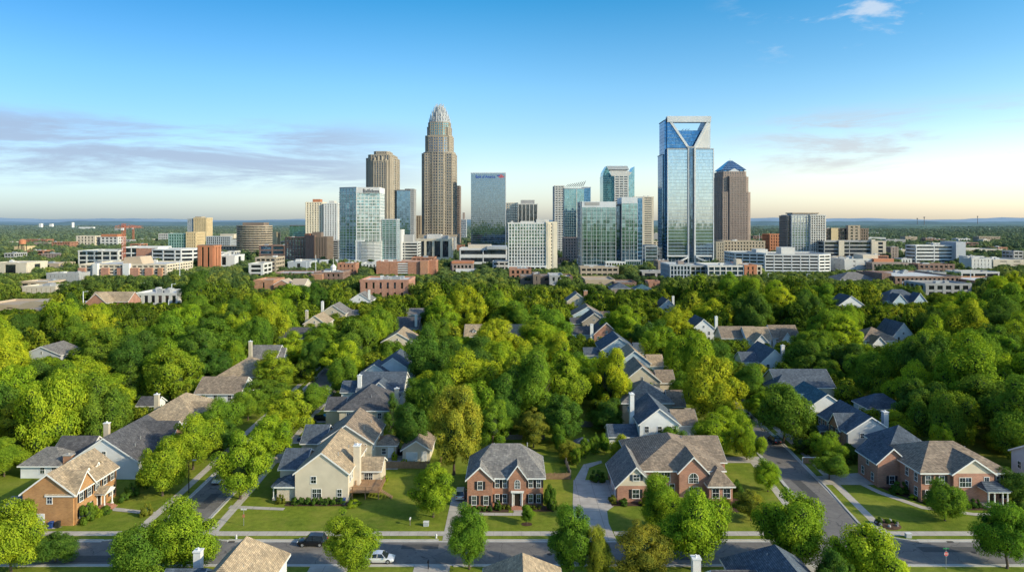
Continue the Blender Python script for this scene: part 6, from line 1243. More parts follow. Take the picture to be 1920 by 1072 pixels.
FT = [
 (655, 960, 106, 101, BG, 'oval', 'full green street tree at bottom, standing between black SUV and white sedan'),
 (880, 952, 76, 105.0 - .8, MG, 'oval', 'slim street tree with visible trunk left of the tan roof peak, bottom edge'),
 (1075, 948, 84, 100.5, MG, 'oval', 'tall street tree at bottom edge between tan roof peak and wide driveway'),
 (1122, 985, 52, 99, OL, 'oval', 'smaller olive tree touching the tall street tree by the wide driveway'),
 (1208, 972, 112, 99, OL, 'oval', 'dull olive tree at bottom edge just right of the wide driveway'),
 (1234, 888, 82, 117.5, BG, 'oval', 'green lawn tree in front of the rose brick garage gable'),
 (1300, 914, 138, 104, BG, 'round', 'very large leafy tree hiding the front street before the rose brick house'),
 (1482, 922, 138, 104, BG, 'round', 'large leafy tree at the mouth of the right side street'),
 (1635, 988, 145, 95, YG, 'round', 'brightest yellow-green tree at the bottom edge right of the slate roof'),
 (1560, 1030, 76, 92, DG, 'round', 'dark low tree squeezed between slate roof and brightest yellow-green tree'),
 (1888, 944, 98, 104.4, MG, 'round', 'street tree in the bottom right corner with bare trunk'),
 (1408, 918, 56, 121, OL, 'oval', 'small rusty green tree on the lawn edge right of the rose brick bay'),
 (1440, 864, 48, 134, BG, 'oval', 'small round green tree on the verge left of the right side street'),
 (1555, 847, 68, 140.5, MG, 'round', 'small green tree beside the driveway of the large brick corner house'),
 (1772, 903, 84, 121, MG, 'wide', 'willowy small tree in front of the large brick corner house'),
 (345, 943, 132, 103.5, BG, 'round', 'big tree by the left intersection, taller of the two crowns'),
 (268, 985, 130, 101, MG, 'round', 'lower crown left of the big tree by the left intersection'),
 (20, 945, 120, 102.5, BG, 'round', 'leafy tree filling the bottom left corner'),
 (812, 868, 80, 122.5, BG, 'oval', 'round-headed lone tree on the cream house lawn left of the narrow driveway'),
 (450, 812, 102, 130.5, BG, 'round', 'broad street tree on the corner left of the cream house'),
 (305, 826, 98, 132, BG, 'round', 'tree between the white long-roofed house and the left side street'),
 (362, 774, 104, 146, BG, 'round', 'second street tree up the left side street, left kerb'),
 (505, 780, 86, 150, BG, 'round', 'second street tree up the left side street, right kerb'),
 (415, 744, 80, 167, MG, 'round', 'third street tree up the left side street, left kerb'),
 (545, 733, 88, 168, YG, 'round', 'third street tree up the left side street, right kerb'),
 (585, 718, 70, 188, MG, 'round', 'dark leafy tree overhanging the left side street beside parked cars'),
 (465, 728, 70, 182, MG, 'round', 'tree below the broad brown gable roof beside the left street'),
 (640, 670, 68, 207, MG, 'wide', 'flat-topped green tree over the left street beside the white gable'),
 (515, 658, 80, 212, BG, 'oval', 'tall tree in front of the warm brown hip roof'),
 (548, 622, 66, 248, YG, 'oval', 'tall yellowish tree beyond the warm brown hip roof'),
 (610, 606, 74, 275, MG, 'round', 'tree left of the slate roof with white chimney, up the street'),
 (735, 736, 44, 170, DG, 'cone', 'dark pointed evergreen beside the charcoal hip roof'),
 (772, 755, 74, 158, DG, 'round', 'dark tree right of the pointed evergreen behind the backyard garage'),
 (851, 722, 96, 143, GG, 'oval', 'tall golden tree with bare trunk behind the backyard fence'),
 (924, 752, 72, 158, MG, 'oval', 'mid-size tree with thin trunk right of the tall golden tree'),
 (880, 655, 118, 186, YG, 'round', 'bright broad crown above the tall golden tree'),
 (805, 612, 92, 212, DG, 'round', 'dark tree above the backyard garage left of the bright broad crown'),
 (955, 690, 80, 170, DG, 'round', 'dark crown in the centre woods right of the bright broad crown'),
 (1000, 655, 96, 172, MG, 'oval', 'tallest tree of the centre woods above the brick house backyard'),
 (1058, 650, 96, 178, BG, 'oval', 'lit crown at the right side of the centre woods'),
 (1145, 652, 76, 186, YG, 'oval', 'bright tree left of the beige gable on the right street row'),
 (1000, 762, 74, 160, OL, 'oval', 'olive tree at the foot of the centre woods'),
 (1050, 740, 80, 163, DG, 'round', 'dark tree at the right foot of the centre woods'),
 (930, 600, 80, 250, YG, 'round', 'bright crown in front of the long tan roof in the middle woods'),
 (830, 556, 66, 300, BG, 'oval', 'tall bright tree standing right of the lit tan roof, upper centre'),
 (1010, 590, 90, 268, BG, 'oval', 'bright tree right of the long tan roof in the middle woods'),
 (1045, 625, 70, 235, YG, 'oval', 'yellow-green tree left of the light blue house'),
 (1332, 670, 108, 176, YG, 'round', 'large sunlit tree beside the right street above the white two storey house'),
 (1376, 763, 70, 163, BG, 'round', 'small bright tree at the right street kerb below the large sunlit tree'),
 (1285, 700, 60, 196, MG, 'round', 'tree left of the large sunlit tree beside the right row houses'),
 (1470, 722, 102, 163, MG, 'round', 'large dark-bottomed street tree right of the right side street'),
 (1240, 615, 80, 240, BG, 'round', 'bright tree at the kerb right of the pale blue gable'),
 (1170, 574, 76, 290, BG, 'round', 'broad tree right of the brick gable with blue side wall'),
 (1340, 640, 80, 226, DG, 'round', 'dark tree above the large sunlit tree by the right street'),
 (1398, 692, 50, 214, DG, 'round', 'dark tree left of the bright white house beside the right street'),
 (1580, 592, 84, 258, YG, 'oval', 'brightest tall tree of the right woods above the dark blue hip roof'),
 (1525, 620, 84, 245, MG, 'round', 'green tree left of the brightest tall tree of the right woods'),
 (1720, 712, 100, 172, DG, 'round', 'large dark tree right of the detached garage'),
 (1868, 706, 130, 165, MG, 'round', 'huge tree at the right edge with sunlit shoulder'),
 (1790, 740, 110, 166, DG, 'round', 'deep green tree between the large dark tree and huge right edge tree'),
 (1700, 640, 140, 215, MG, 'wide', 'broad spreading crown above the large dark tree on the right'),
 (1850, 660, 110, 205, BG, 'wide', 'sunlit spreading crown near the right edge'),
 (1770, 795, 46, 150, BG, 'round', 'small bright round tree behind the large brick corner house'),
 (1905, 880, 70, 128, DG, 'round', 'dark shrub-like tree right of the white portico'),
 (45, 740, 92, 160, GG, 'oval', 'golden pine-like tree near the left edge'),
 (8, 820, 70, 142, BG, 'oval', 'bright tree cut by the left edge beside the small white outbuilding'),
 (130, 680, 110, 188, MG, 'round', 'large tree behind the golden tree at left'),
 (185, 700, 110, 184, BG, 'oval', 'tall leafy tree above the white long-roofed house'),
 (245, 680, 70, 200, MG, 'cone', 'pointed tree behind the white garden shed'),
 (322, 640, 110, 216, BG, 'round', 'tall broad tree right of the pointed tree in the left woods'),
 (390, 600, 110, 250, MG, 'oval', 'tall tree group crown left of the tall white chimney'),
 (105, 1000, 92, 106.5, DG, 'round', 'low dark tree by the drive in the bottom left corner'),
]
for f in FT: ptree(f[0], f[1], f[2], f[3], f[4], f[5], f[6], .17 if f[5] != 'cone' else .05)
# free growth between the houses
roadx = lambda y, c: np.interp(y, [p[1] for p in c], [p[0] for p in c])
def blocked(x, y, r):
    for a, b, c, d in CLEAR:
        if a - r * .55 < x < b + r * .55 and c - r * .55 < y < d + r * .55: return True
    if y < 560 and (abs(x - roadx(y, LC)) < 5.6 or abs(x - roadx(y, RC)) < 5.6): return True
    return False
def hides(x, y, h, r):
    cx, top = proj(x, y, h); w = r / y * FOC
    for a, b, bot, Yh in VIEW:
        if y < Yh and top < bot - 1 and cx + w * .68 > a and cx - w * .68 < b: return True
    for a, b, pt, Yh in CITY:
        if y < Yh and 395 < Yh and cx + w > a and cx - w < b:
            base = 415 + EYE / Yh * FOC
            if top < base - max(6, (base - pt) * (.13 if Yh > 640 else (.42 if Yh > 440 else .15))) and Yh < 1000: return True
    return False
auto = []; grid = {}
def near(x, y, r):
    g = 16; i, j = int(x // g), int(y // g)
    for a in range(i - 2, i + 3):
        for b in range(j - 2, j + 3):
            for (u, v, q) in grid.get((a, b), ()):
                if (x - u) ** 2 + (y - v) ** 2 < ((r + q) * .76) ** 2: return True
    return False
def put(x, y, r): grid.setdefault((int(x // 16), int(y // 16)), []).append((x, y, r))
for x, y, r in HAND: put(x, y, r)
gr = random.Random(77)
for k in range(70000):
    big = k < 40000
    y = 136 + (gr.random() ** .75) * 560; hw = .80 * y + 25; x = gr.uniform(-hw, hw)
    if y < 150 and -60 < x < 78: continue
    if y < 215 and -54 < x < -30: continue
    if y < 168 and -30 < x < 30: continue      # back gardens stay open
    if big: r = gr.choice([6.0, 6.8, 7.6, 8.4, 9.4]); h = min(23, r * gr.uniform(1.7, 2.8))
    else: r = gr.choice([2.8, 3.6, 4.4, 5.2]); h = r * gr.uniform(1.5, 2.4)
    if y > 430: h = min(h, 13); r = min(r, 6.6)
    if y > 520: h = min(h, 10.5)
    if blocked(x, y, r) or near(x, y, r * (1.0 if big else .92)): continue
    n = 0
    while hides(x, y, h, r) and n < 4: h *= .78; r *= .86; n += 1
    if n == 4 and hides(x, y, h, r) or h < 4.0: continue
    auto.append((x, y, h, r)); put(x, y, r)
for k in range(9000):      # street trees among the towers
    y = gr.uniform(690, 1500); hw = .80 * y; x = gr.uniform(-hw, hw); r = gr.uniform(4, 7); h = r * gr.uniform(1.4, 2.0)
    if abs(x) < 330 and gr.random() < .35: continue
    if blocked(x, y, r) or near(x, y, r * 1.1): continue
    if hides(x, y, h, r): continue
    auto.append((x, y, h, r)); put(x, y, r)
auto.sort(key=lambda t: -t[3] / t[1])
NIND = 232
ordn = ['', 'second ', 'third ', 'fourth ', 'fifth ', 'sixth ', 'seventh ', 'eighth ', 'ninth ', 'tenth ', 'eleventh ', 'twelfth ', 'thirteenth ', 'fourteenth ', 'fifteenth ', 'sixteenth ', 'seventeenth ', 'eighteenth ', 'nineteenth ', 'twentieth ', 'twenty-first ', 'twenty-second ', 'twenty-third ', 'twenty-fourth ', 'twenty-fifth ', 'twenty-sixth ', 'twenty-seventh ', 'twenty-eighth ', 'twenty-ninth ', 'thirtieth ']
for ph, px, Y in (('the huge right edge tree', 1868, 165), ('the broad spreading right crown', 1700, 215), ('the brightest right woods tree', 1580, 258), ('the golden left edge pine', 45, 160), ('the tallest centre woods tree', 1000, 172), ('the tall broad left woods tree', 322, 216), ('the large sunlit right street tree', 1332, 176), ('the tall bright upper centre tree', 830, 300), ('the sunlit right edge crown', 1850, 205), ('the tall left crown group', 390, 250), ('the big leafy left woods tree', 130, 188)): LANDMARKS.append((ph, wx(px, Y), Y))
used = {}
for (x, y, h, r) in auto[:NIND]:
    hue = gr.choices([YG, BG, MG, DG, OL, GG], [.16, .31, .31, .22, 0, 0])[0]; shape = gr.choices(['round', 'oval', 'wide', 'cone'], [.5, .32, .18, 0])[0]
    d, lm, lx, ly = min((math.hypot(x - b, y - c), a, b, c) for a, b, c in LANDMARKS)
    p = proj(x, y, 0)[0]; q = proj(lx, ly, 0)[0]
    rel = ('left of' if p < q else 'right of') if abs(p - q) > 30 + abs(y - ly) * .6 else ('behind' if y > ly else 'in front of')
    key = (rel, lm); n = used.get(key, 0); used[key] = n + 1
    sh = {'round': 'round', 'oval': 'oval', 'wide': 'spreading', 'cone': 'pointed'}[shape]
    lab = f"{hue} {sh} tree {rel} {lm}, {ordn[min(n, len(ordn) - 1)]}largest" if len(lm.split()) < 9 else f"{hue} tree {rel} {lm}, {ordn[min(n, len(ordn) - 1)]}largest"
    tree(x, y, h, r, hue, shape, lab, .12, group=None)
# the rest of the woods, nobody could count it: one object
rest = [(x, y, h, r) for x, y, h, r in auto[NIND:]]
fr_ = np.random.default_rng(3)
for k in range(26000):
    y = 1400 + 5600 * fr_.random() ** 1.25; x = fr_.uniform(-.85, .85) * y; s = 1 + (y - 1400) / 3200
    r = fr_.uniform(5, 8.5) * s; h = fr_.uniform(8, 13) * (1 + (s - 1) * .25)
    if fr_.random() < .06: continue
    rest.append((x, y, h, r))
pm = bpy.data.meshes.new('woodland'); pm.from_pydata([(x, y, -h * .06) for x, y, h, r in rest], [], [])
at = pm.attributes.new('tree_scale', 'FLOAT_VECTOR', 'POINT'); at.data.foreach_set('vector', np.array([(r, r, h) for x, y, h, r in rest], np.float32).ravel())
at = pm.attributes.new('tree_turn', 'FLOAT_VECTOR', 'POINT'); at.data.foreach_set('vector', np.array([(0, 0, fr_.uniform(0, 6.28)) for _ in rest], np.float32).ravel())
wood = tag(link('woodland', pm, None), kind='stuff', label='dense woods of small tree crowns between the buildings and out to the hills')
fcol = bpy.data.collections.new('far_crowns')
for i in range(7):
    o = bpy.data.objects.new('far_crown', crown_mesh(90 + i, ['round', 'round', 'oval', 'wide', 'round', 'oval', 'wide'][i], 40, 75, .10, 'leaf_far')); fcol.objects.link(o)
ng = bpy.data.node_groups.new('scatter', 'GeometryNodeTree')
ng.interface.new_socket('Geometry', in_out='INPUT', socket_type='NodeSocketGeometry'); ng.interface.new_socket('Geometry', in_out='OUTPUT', socket_type='NodeSocketGeometry')
ns = ng.nodes; ls = ng.links
gi = ns.new('NodeGroupInput'); go = ns.new('NodeGroupOutput'); ip = ns.new('GeometryNodeInstanceOnPoints'); ci = ns.new('GeometryNodeCollectionInfo')
ci.inputs['Collection'].default_value = fcol; ci.inputs['Separate Children'].default_value = True; ci.inputs['Reset Children'].default_value = True
ip.inputs['Pick Instance'].default_value = True
ls.new(gi.outputs[0], ip.inputs['Points']); ls.new(ci.outputs[0], ip.inputs['Instance'])
def attr(nm):
    n = ns.new('GeometryNodeInputNamedAttribute'); n.data_type = 'FLOAT_VECTOR'; n.inputs['Name'].default_value = nm; return [s for s in n.outputs if s.enabled and s.name == 'Attribute'][0]
ls.new(attr('tree_scale'), ip.inputs['Scale']); ls.new(attr('tree_turn'), ip.inputs['Rotation'])
rv = ns.new('FunctionNodeRandomValue'); rv.data_type = 'INT'
for s in rv.inputs:
    if s.enabled and s.name == 'Min': s.default_value = 0
    if s.enabled and s.name == 'Max': s.default_value = 6
ls.new([s for s in rv.outputs if s.enabled][0], ip.inputs['Instance Index']); ls.new(ip.outputs[0], go.inputs[0])
md = wood.modifiers.new('scatter', 'NODES'); md.node_group = ng
print('TREES', len(HAND), len(auto), len(rest))
# ------------------------------------------------------------------ shrubs and hedges
SHR = [crown_mesh(120 + i, 'round', 22, 260, .085) for i in range(4)]
srnd = random.Random(8)
def shrub(x, y, r, h, hue, label, group=None, name='shrub', cone=False):
    o = bpy.data.objects.new(name, CROWN['cone'][0] if cone else srnd.choice(SHR)); COL.objects.link(o); o.location = (x, y, -h * .06); o.scale = (r, r, h * 1.06); o.rotation_euler = (0, 0, srnd.uniform(0, 6.28))
    c = HUE[hue]; k = srnd.uniform(.85, 1.1); o.color = (c[0] * k, c[1] * k, c[2], 1); return tag(o, label, 'shrub', group)
for i in range(8):
    px = 551 + i * 12.6; x, y = gp(px, 947 - i * .3); shrub(x, 128.0, .78, 1.35, DG, 'clipped dark green bush in the hedge along the cream house gable wall', 'hedge bushes along the cream gable wall', 'hedge_bush')
shrub(-43.6, 128.4, .9, 1.7, OL, 'round bush at the left end of the cream house hedge')
shrub(-29.5, 127.5, 1.6, 1.1, BG, 'low bright hedge below the cream house deck'); shrub(-26.4, 137.0, .9, 1.8, BG, 'bush right of the cream house extension'); shrub(-25.8, 139.5, .8, 1.2, YG, 'small yellow bush beside the cream house extension')
shrub(7.1, 125.6, 1.35, 4.6, MG, 'tall egg-shaped evergreen at the right corner of the red brick house', name='evergreen_shrub'); shrub(-2.6, 125.6, .8, 1.8, MG, 'rounded bush beside the entrance of the red brick house')
for i, x in enumerate((-8.0, -7.0, -6.0, -5.0, -4.1)): shrub(x, 125.2, .6, .9, DG, 'low clipped bush under the left wing of the red brick house', 'low bushes before the red brick house', 'hedge_bush')
for i, x in enumerate((-1.6, -.7, 3.2, 4.1, 5.1)): shrub(x, 125.9, .5, .8, OL, 'small flower bush along the front wall of the red brick house', 'flower bushes before the red brick house')
tree(2.6, 119.6, 3.4, 1.3, MG, 'oval', 'tiny young tree in a mulch ring on the red brick house lawn', .25)
sheet('mulch', [[(2.6 + 1.0 * math.cos(t * .628), 119.6 + .8 * math.sin(t * .628)) for t in range(10)]], .03, 'mulch')
sheet('mulch', [rect(-9, -.6, 124.4, 127)], .034, 'mulch'); sheet('mulch', [rect(2.4, 7.8, 124.8, 127.2)], .036, 'mulch'); sheet('mulch', [rect(-42.5, -30.5, 127.2, 129)], .03, 'mulch'); sheet('mulch', [rect(18.6, 27.5, 127.2, 129.2)], .034, 'mulch'); sheet('mulch', [rect(36, 46, 124.5, 131)], .03, 'mulch'); sheet('mulch', [[(74.5, 133), (77.6, 127.6), (84, 125.4), (96, 125), (96, 128.4), (77.2, 129), (77, 136.2), (73, 137)]], .032, 'mulch')
for x, y, r, h, c, l in ((19.0, 128.6, 1.0, 1.5, OL, 'dark bush at the left corner of the rose brick garage'), (21, 127.8, 1.1, 1.2, DG, 'low dark bush beneath the garage gable window'), (25.0, 127.8, 1.2, 1.3, OL, 'reddish green bush right of the garage gable window'), (17.6, 139.2, 1.6, 2.4, DG, 'dark shrub beside the curved path at the wide driveway'), (43.2, 130.8, 1.1, 3.4, DG, 'pointed evergreen right of the rose brick bay'), (41.8, 126.5, .9, 1.2, BG, 'clipped ball bush before the rose brick bay, left'), (43.4, 125.6, .9, 1.1, BG, 'clipped ball bush before the rose brick bay, right'), (40.0, 127.6, 1.0, 1.4, OL, 'bronze bush under the bay windows of the rose brick house'), (44.8, 127.6, .8, 1.0, YG, 'smallest clipped ball bush beyond the rose brick bay')): shrub(x, y, r, h, c, l)
for x, y, r, h, c, l in ((75.2, 133.0, 1.7, 2.4, DG, 'dark dome bush at the path by the brick corner house garage wing'), (76.6, 130.2, .9, .9, BG, 'leftmost small ball bush by the curved path'), (78.0, 128.2, .9, .9, YG, 'second small ball bush by the curved path'), (79.6, 128.2, 1.0, 1.1, BG, 'third ball bush by the curved path beneath the corner windows'), (80.2, 126.8, 1.0, 1.1, YG, 'front ball bush of the bed by the curved path'), (83.0, 126.8, 1.3, 2.3, DG, 'dark upright bush left of the willowy small tree'), (85.6, 126.6, 1.2, 1.6, DG, 'dark bush under the triple window of the brick corner house'), (93.6, 126.4, 1.6, 2.0, DG, 'dark bush right of the portico columns'), (81.6, 128.1, .9, 1.2, OL, 'bronze bush against the brick corner house wall')): shrub(x, y, r, h, c, l)
for x, y, r, h, c, l in ((-74.6, 120.2, 1.5, 3.6, MG, 'tall rounded evergreen at the near corner of the orange brick house'), (-74.8, 122.6, 1.1, 2.0, BG, 'second rounded bush along the orange brick house front'), (-73.8, 124.0, 1.1, 1.4, MG, 'low bush left of the orange brick house portico'), (-73.6, 129.4, 1.2, 1.6, DG, 'round bush right of the orange brick house portico'), (-73.4, 131.6, 1.4, 2.6, DG, 'dark bush at the far corner of the orange brick house'), (-73.6, 136, 2.0, 3.6, DG, 'dark leafy shrub before the white long-roofed house')): shrub(x, y, r, h, c, l)
for i, (x, y, h) in enumerate(((13.8, 149, 4.2), (16.4, 153, 5.2), (18.6, 155.5, 4.8), (21.2, 156.6, 4.4))): tree(x, y, h, 1.3, MG, 'oval', ('leftmost', 'second', 'third', 'rightmost')[i] + ' narrow young tree in the row left of the white two storey house', .08)
tree(12.6, 150.6, 4.4, 2.3, OL, 'round', 'rusty brown rounded shrub-tree beside the backyard fence', .05); tree(10.8, 156, 6.6, 1.6, MG, 'oval', 'thin young tree along the dark backyard fence', .2); tree(24.6, 151.5, 5.4, 3.4, YG, 'round', 'bushy yellow-green tree in front of the white one storey wing', .05)
tree(46.5, 160, 4.6, 3.6, OL, 'round', 'bronze spreading shrub-tree right of the tall white house', .05); tree(40.5, 165, 4.2, 3, OL, 'round', 'olive bushy tree beside the tall white house wing', .05)
for x, y, r, h, c, l in ((-52, 178, 1.2, 1.5, DG, 'dark bush by a front path on the left side street'), (-49.8, 168, 1.2, 1.6, DG, 'round bush beside the parked dark blue car'), (-23.4, 147.9, .9, 1.6, BG, 'bush in front of the wooden backyard fence'), (-26.2, 152, .9, 1.8, YG, 'yellow-green bush on the patio behind the cream house'), (73.4, 150, 2.2, 3.6, DG, 'large dark bush between grey side wall and garage wing'), (75.2, 152.6, 2.2, 3.4, DG, 'leafy shrub at the foot of the grey side wall'), (73, 158.6, 1.4, 1.8, DG, 'low bush by the brick fronted house porch'), (-66, 123, 1.1, 2.2, OL, 'reddish young shrub at the path end on the left lawn')): shrub(x, y, r, h, c, l)
# ------------------------------------------------------------------ fences, garden things
def fence(name, label, pts, h, mat, gap=2.4):
    rt = thing(name, label, 'fence', pts[0][0], pts[0][1]); pn = MB()
    for a, b in zip(pts[:-1], pts[1:]):
        L = math.dist(a, b); n = max(1, int(L / .16)); d = ((b[0] - a[0]) / L, (b[1] - a[1]) / L)
        for i in range(n):
            t = (i + .5) * L / n; x, y = a[0] + d[0] * t, a[1] + d[1] * t; w = L / n * .45
            pn.bar((x, y, .02), (x, y, h * random.uniform(.96, 1.02)), .02 + w, .03) if abs(d[0]) < .5 else pn.box(x - w, x + w, y - .015, y + .015, .02, h * random.uniform(.96, 1.02))
        for z in (.35, h * .8): pn.bar((a[0], a[1] + .05, z), (b[0], b[1] + .05, z), .06)
        for i in range(int(L / gap) + 1):
            x, y = a[0] + d[0] * i * gap, a[1] + d[1] * i * gap; obj('post', MB().box(x - .07, x + .07, y + .02, y + .16, -.02, h + .12), mat, rt)
    obj('boards', pn, mat, rt)
fence('wooden_fence', 'brown wooden fence between cream house lawn and backyard garage', [(-28.2, 146.6), (-17.6, 146.6)], 1.5, 'wood_fence'); fence('wooden_fence', 'tall orange-brown fence panel at the foot of the tall golden tree', [(-15.4, 141), (-15.6, 152)], 1.8, 'wood_deck')
fence('wooden_fence', 'low brown fence right of the red brick house', [(6.4, 140.4), (12.0, 140.4)], 1.3, 'wood_fence'); fence('wooden_fence', 'long dark backyard fence running back from the low brown fence', [(12.1, 140.6), (10.9, 166)], 1.7, 'wood_grey'); fence('wooden_fence', 'dark rail fence at the back of the shaded garden behind the centre woods', [(13, 176), (26, 176)], 1.6, 'wood_grey'); fence('wooden_fence', 'pale low fence behind the red brick house lawn', [(-6, 166), (8, 166)], 1.2, 'wood_grey')
fence('wooden_fence', 'white privacy fence beside the orange brick house garage door', [(-88.6, 118.9), (-84.4, 118.9)], 1.3, 'trim_white')
x, y = 18.5, 153.5
rt = thing('garden_umbrella', 'closed blue-grey garden umbrella table left of the white one storey wing', 'umbrella', 16.2, 158); mb = MB()
for i in range(8):
    a, b = i * math.pi / 4, (i + 1) * math.pi / 4; mb.poly([(16.2, 158, 3.1), (16.2 + 2.1 * math.cos(a), 158 + 2.1 * math.sin(a), 2.2), (16.2 + 2.1 * math.cos(b), 158 + 2.1 * math.sin(b), 2.2)])
obj('canopy', mb, 'roof_slate', rt); obj('pole', MB().cyl(16.2, 158, -.02, 3.1, .05), 'metal_grey', rt)
def post_thing(name, label, cat, x, y, build): rt = thing(name, label, cat, x, y); build(rt, x, y); return rt
# street lamp on the left street
def lampb(rt, x, y):
    obj('pole', MB().cyl(x, y, -.05, 6.2, .10, .07, 10), 'metal_dark', rt); obj('lamp_arm', MB().bar((x, y, 6.1), (x + 1.0, y, 6.35), .08), 'metal_dark', rt); obj('lamp_head', MB().box(x + .7, x + 1.45, y - .16, y + .16, 6.28, 6.45), 'metal_grey', rt)
post_thing('street_lamp', 'dark street lamp on the left kerb of the left side street', 'street lamp', -63.2, 133.5, lampb)
def signb(rt, x, y):
    obj('post', MB().cyl(x, y, -.05, 3.0, .04, .04, 8), 'metal_grey', rt); obj('street_name_plate', MB().box(x - .5, x + .5, y - .02, y + .02, 2.75, 3.0), 'panel_white', rt); obj('notice_board', MB().box(x - .2, x + .2, y - .07, y - .03, 1.5, 2.0), 'terracotta', rt)
post_thing('street_sign', 'white and orange street sign post on the corner lawn left of the cream house', 'sign', *[gp(457, 985)[0], 119.0], signb)
plain('sign_green', (.02, .18, .07), .5, .1)
sx, sy = wx(1760, 106.0), 104.2
def stopb(rt, x, y):
    obj('post', MB().cyl(x, y, -.05, 3.3, .04, .04, 8), 'metal_grey', rt)
    mb = MB(); r = .34; oc = [(x + r * math.cos(math.pi / 8 + k * math.pi / 4), 2.35 + r * math.sin(math.pi / 8 + k * math.pi / 4)) for k in range(8)]
    n = mb.poly([(a, y - .06, b) for a, b in oc]); obj('stop_plate', mb, 'sign_red', rt)
    rim = MB(); 
    for i in range(8):
        j = (i + 1) % 8; rim.bar((oc[i][0], y - .06, oc[i][1]), (oc[j][0], y - .06, oc[j][1]), .05, .02)
    obj('rim', rim, 'panel_white', rt)
    c = bpy.data.curves.new('t', 'FONT'); c.body = 'STOP'; c.size = .25; c.align_x = 'CENTER'; c.offset = .008; o = bpy.data.objects.new('t', c); me = bpy.data.meshes.new_from_object(o); bpy.data.objects.remove(o); me.transform(Matrix.Rotation(R(90), 4, 'X')); me.materials.append(MATS['panel_white']); mk('lettering', me, rt, (0, -.075, 2.27))
    obj('street_name_plate', MB().box(x - .45, x + .45, y - .02, y + .02, 3.05, 3.25), 'sign_green', rt)
post_thing('stop_sign', 'red octagonal stop sign with green street name plate at the right near kerb', 'stop sign', sx, sy, stopb)
def hyd(rt, x, y):
    obj('barrel', MB().cyl(x, y, -.02, .55, .13, .12, 12).cyl(x, y, .55, .72, .15, .04, 12).cyl(x, y, .0, .08, .18, .18, 12), 'panel_white', rt); obj('nozzle', MB().cyl(y, .4, x - .24, x + .24, .06, .06, 8, 'x'), 'panel_white', rt)
post_thing('fire_hydrant', 'small white hydrant on the verge beside the narrow driveway', 'hydrant', wx(818, 114.4), 114.4, hyd); post_thing('fire_hydrant', 'small white hydrant on the verge below the left intersection corner', 'hydrant', wx(443, 114.2), 114.2, hyd)
def mailb(mat):
    def f(rt, x, y): obj('post', MB().box(x - .06, x + .06, y - .06, y + .06, -.02, 1.1), 'wood_grey' if mat != 'metal_dark' else 'metal_dark', rt); obj('box', MB().extr([(x - .13, 1.05), (x + .13, 1.05), (x + .13, 1.25), (x + .07, 1.34), (x - .07, 1.34), (x - .13, 1.25)], 'y', y - .3, y + .25), mat, rt)
    return f
for lab, px, Y, mt in (('black mailbox on the near verge below the narrow driveway', 803, 104.2, 'metal_dark'), ('dark mailbox on the near verge left of the tall street tree', 1010, 104.2, 'metal_dark'), ('white mailbox near the lone lawn tree', 769, 119.2, 'panel_white')): post_thing('mailbox', lab, 'mailbox', wx(px, Y), Y, mailb(mt))
def utilb(rt, x, y): obj('cabinet', MB().box(x - .45, x + .45, y - .3, y + .3, -.02, .7), 'panel_grey', rt); obj('lid', MB().box(x - .5, x + .5, y - .35, y + .35, .7, .76), 'panel_white', rt)
post_thing('utility_box', 'low pale utility box at the edge of the cream house lawn', 'utility box', wx(799, 119), 119, utilb); post_thing('utility_box', 'pale utility box on the verge of the right corner lawn', 'utility box', wx(1703, 114.6), 114.6, utilb)
def binb(mat):
    def f(rt, x, y): obj('bin_body', MB().extr([(x - .28, .05), (x + .28, .05), (x + .33, 1.0), (x - .33, 1.0)], 'y', y - .3, y + .3), mat, rt); obj('lid', MB().extr([(x - .36, 1.0), (x + .36, 1.0), (x + .3, 1.1), (x - .3, 1.1)], 'y', y - .36, y + .34), mat, rt); obj('wheel', MB().cyl(y + .3, .1, x - .3, x - .22, .1, .1, 10, 'x'), 'metal_dark', rt)
    return f
plain('bin_blue', (.02, .06, .22), .5, .1); plain('bin_black', (.025, .027, .03), .5, .1)
post_thing('wheelie_bin', 'blue bin beside the orange brick house garage door', 'bin', -79.8, 118.2, binb('bin_blue')); post_thing('wheelie_bin', 'black bin right of the blue bin at the orange brick house', 'bin', -78.7, 118.3, binb('bin_black')); post_thing('wheelie_bin', 'left black bin at the cream house wall corner', 'bin', -32.6, 128.2, binb('bin_black')); post_thing('wheelie_bin', 'right black bin at the cream house wall corner', 'bin', -31.6, 128.2, binb('bin_blue'))
# sign board and flower mound, grill, garden chairs
def boardb(rt, x, y): obj('board', MB().box(x - 1.7, x + 1.7, y - .08, y + .08, .3, 1.5), 'wood_fence', rt); obj('frame', MB().bar((x - 1.7, y, 1.55), (x + 1.7, y, 1.55), .14).bar((x - 1.75, y, 0), (x - 1.75, y, 1.6), .16).bar((x + 1.75, y, 0), (x + 1.75, y, 1.6), .16), 'panel_white', rt)
post_thing('low_screen', 'low wooden screen with pale frame on the verge below the brick fronted house', 'screen', wx(1520, 149), 149, boardb)
rt = thing('flower_mound', 'small planted mound with dark stones in the right corner lawn', 'flower bed', wx(1664, 119.5), 119.5); xx = wx(1664, 119.5)
mb = MB(); mb.cyl(xx, 119.5, -.02, .22, 2.2, 1.7, 16); obj('soil', mb, 'mulch', rt)
for i in range(7): obj('stone', MB().cyl(xx + 1.7 * math.cos(i * .9), 119.5 + 1.3 * math.sin(i * .9), -.02, .5, .38, .2, 7), 'stone_grey' if i % 2 else 'conc_dark', rt)
for dx, r, h in ((-1.3, .7, 1.2), (.2, .6, .9), (1.4, .5, .7)): shrub(xx + dx, 119.7, r, h, DG, {-1.3: 'left', .2: 'middle', 1.4: 'right'}[dx] + ' dark plant on the small mound in the right corner lawn')
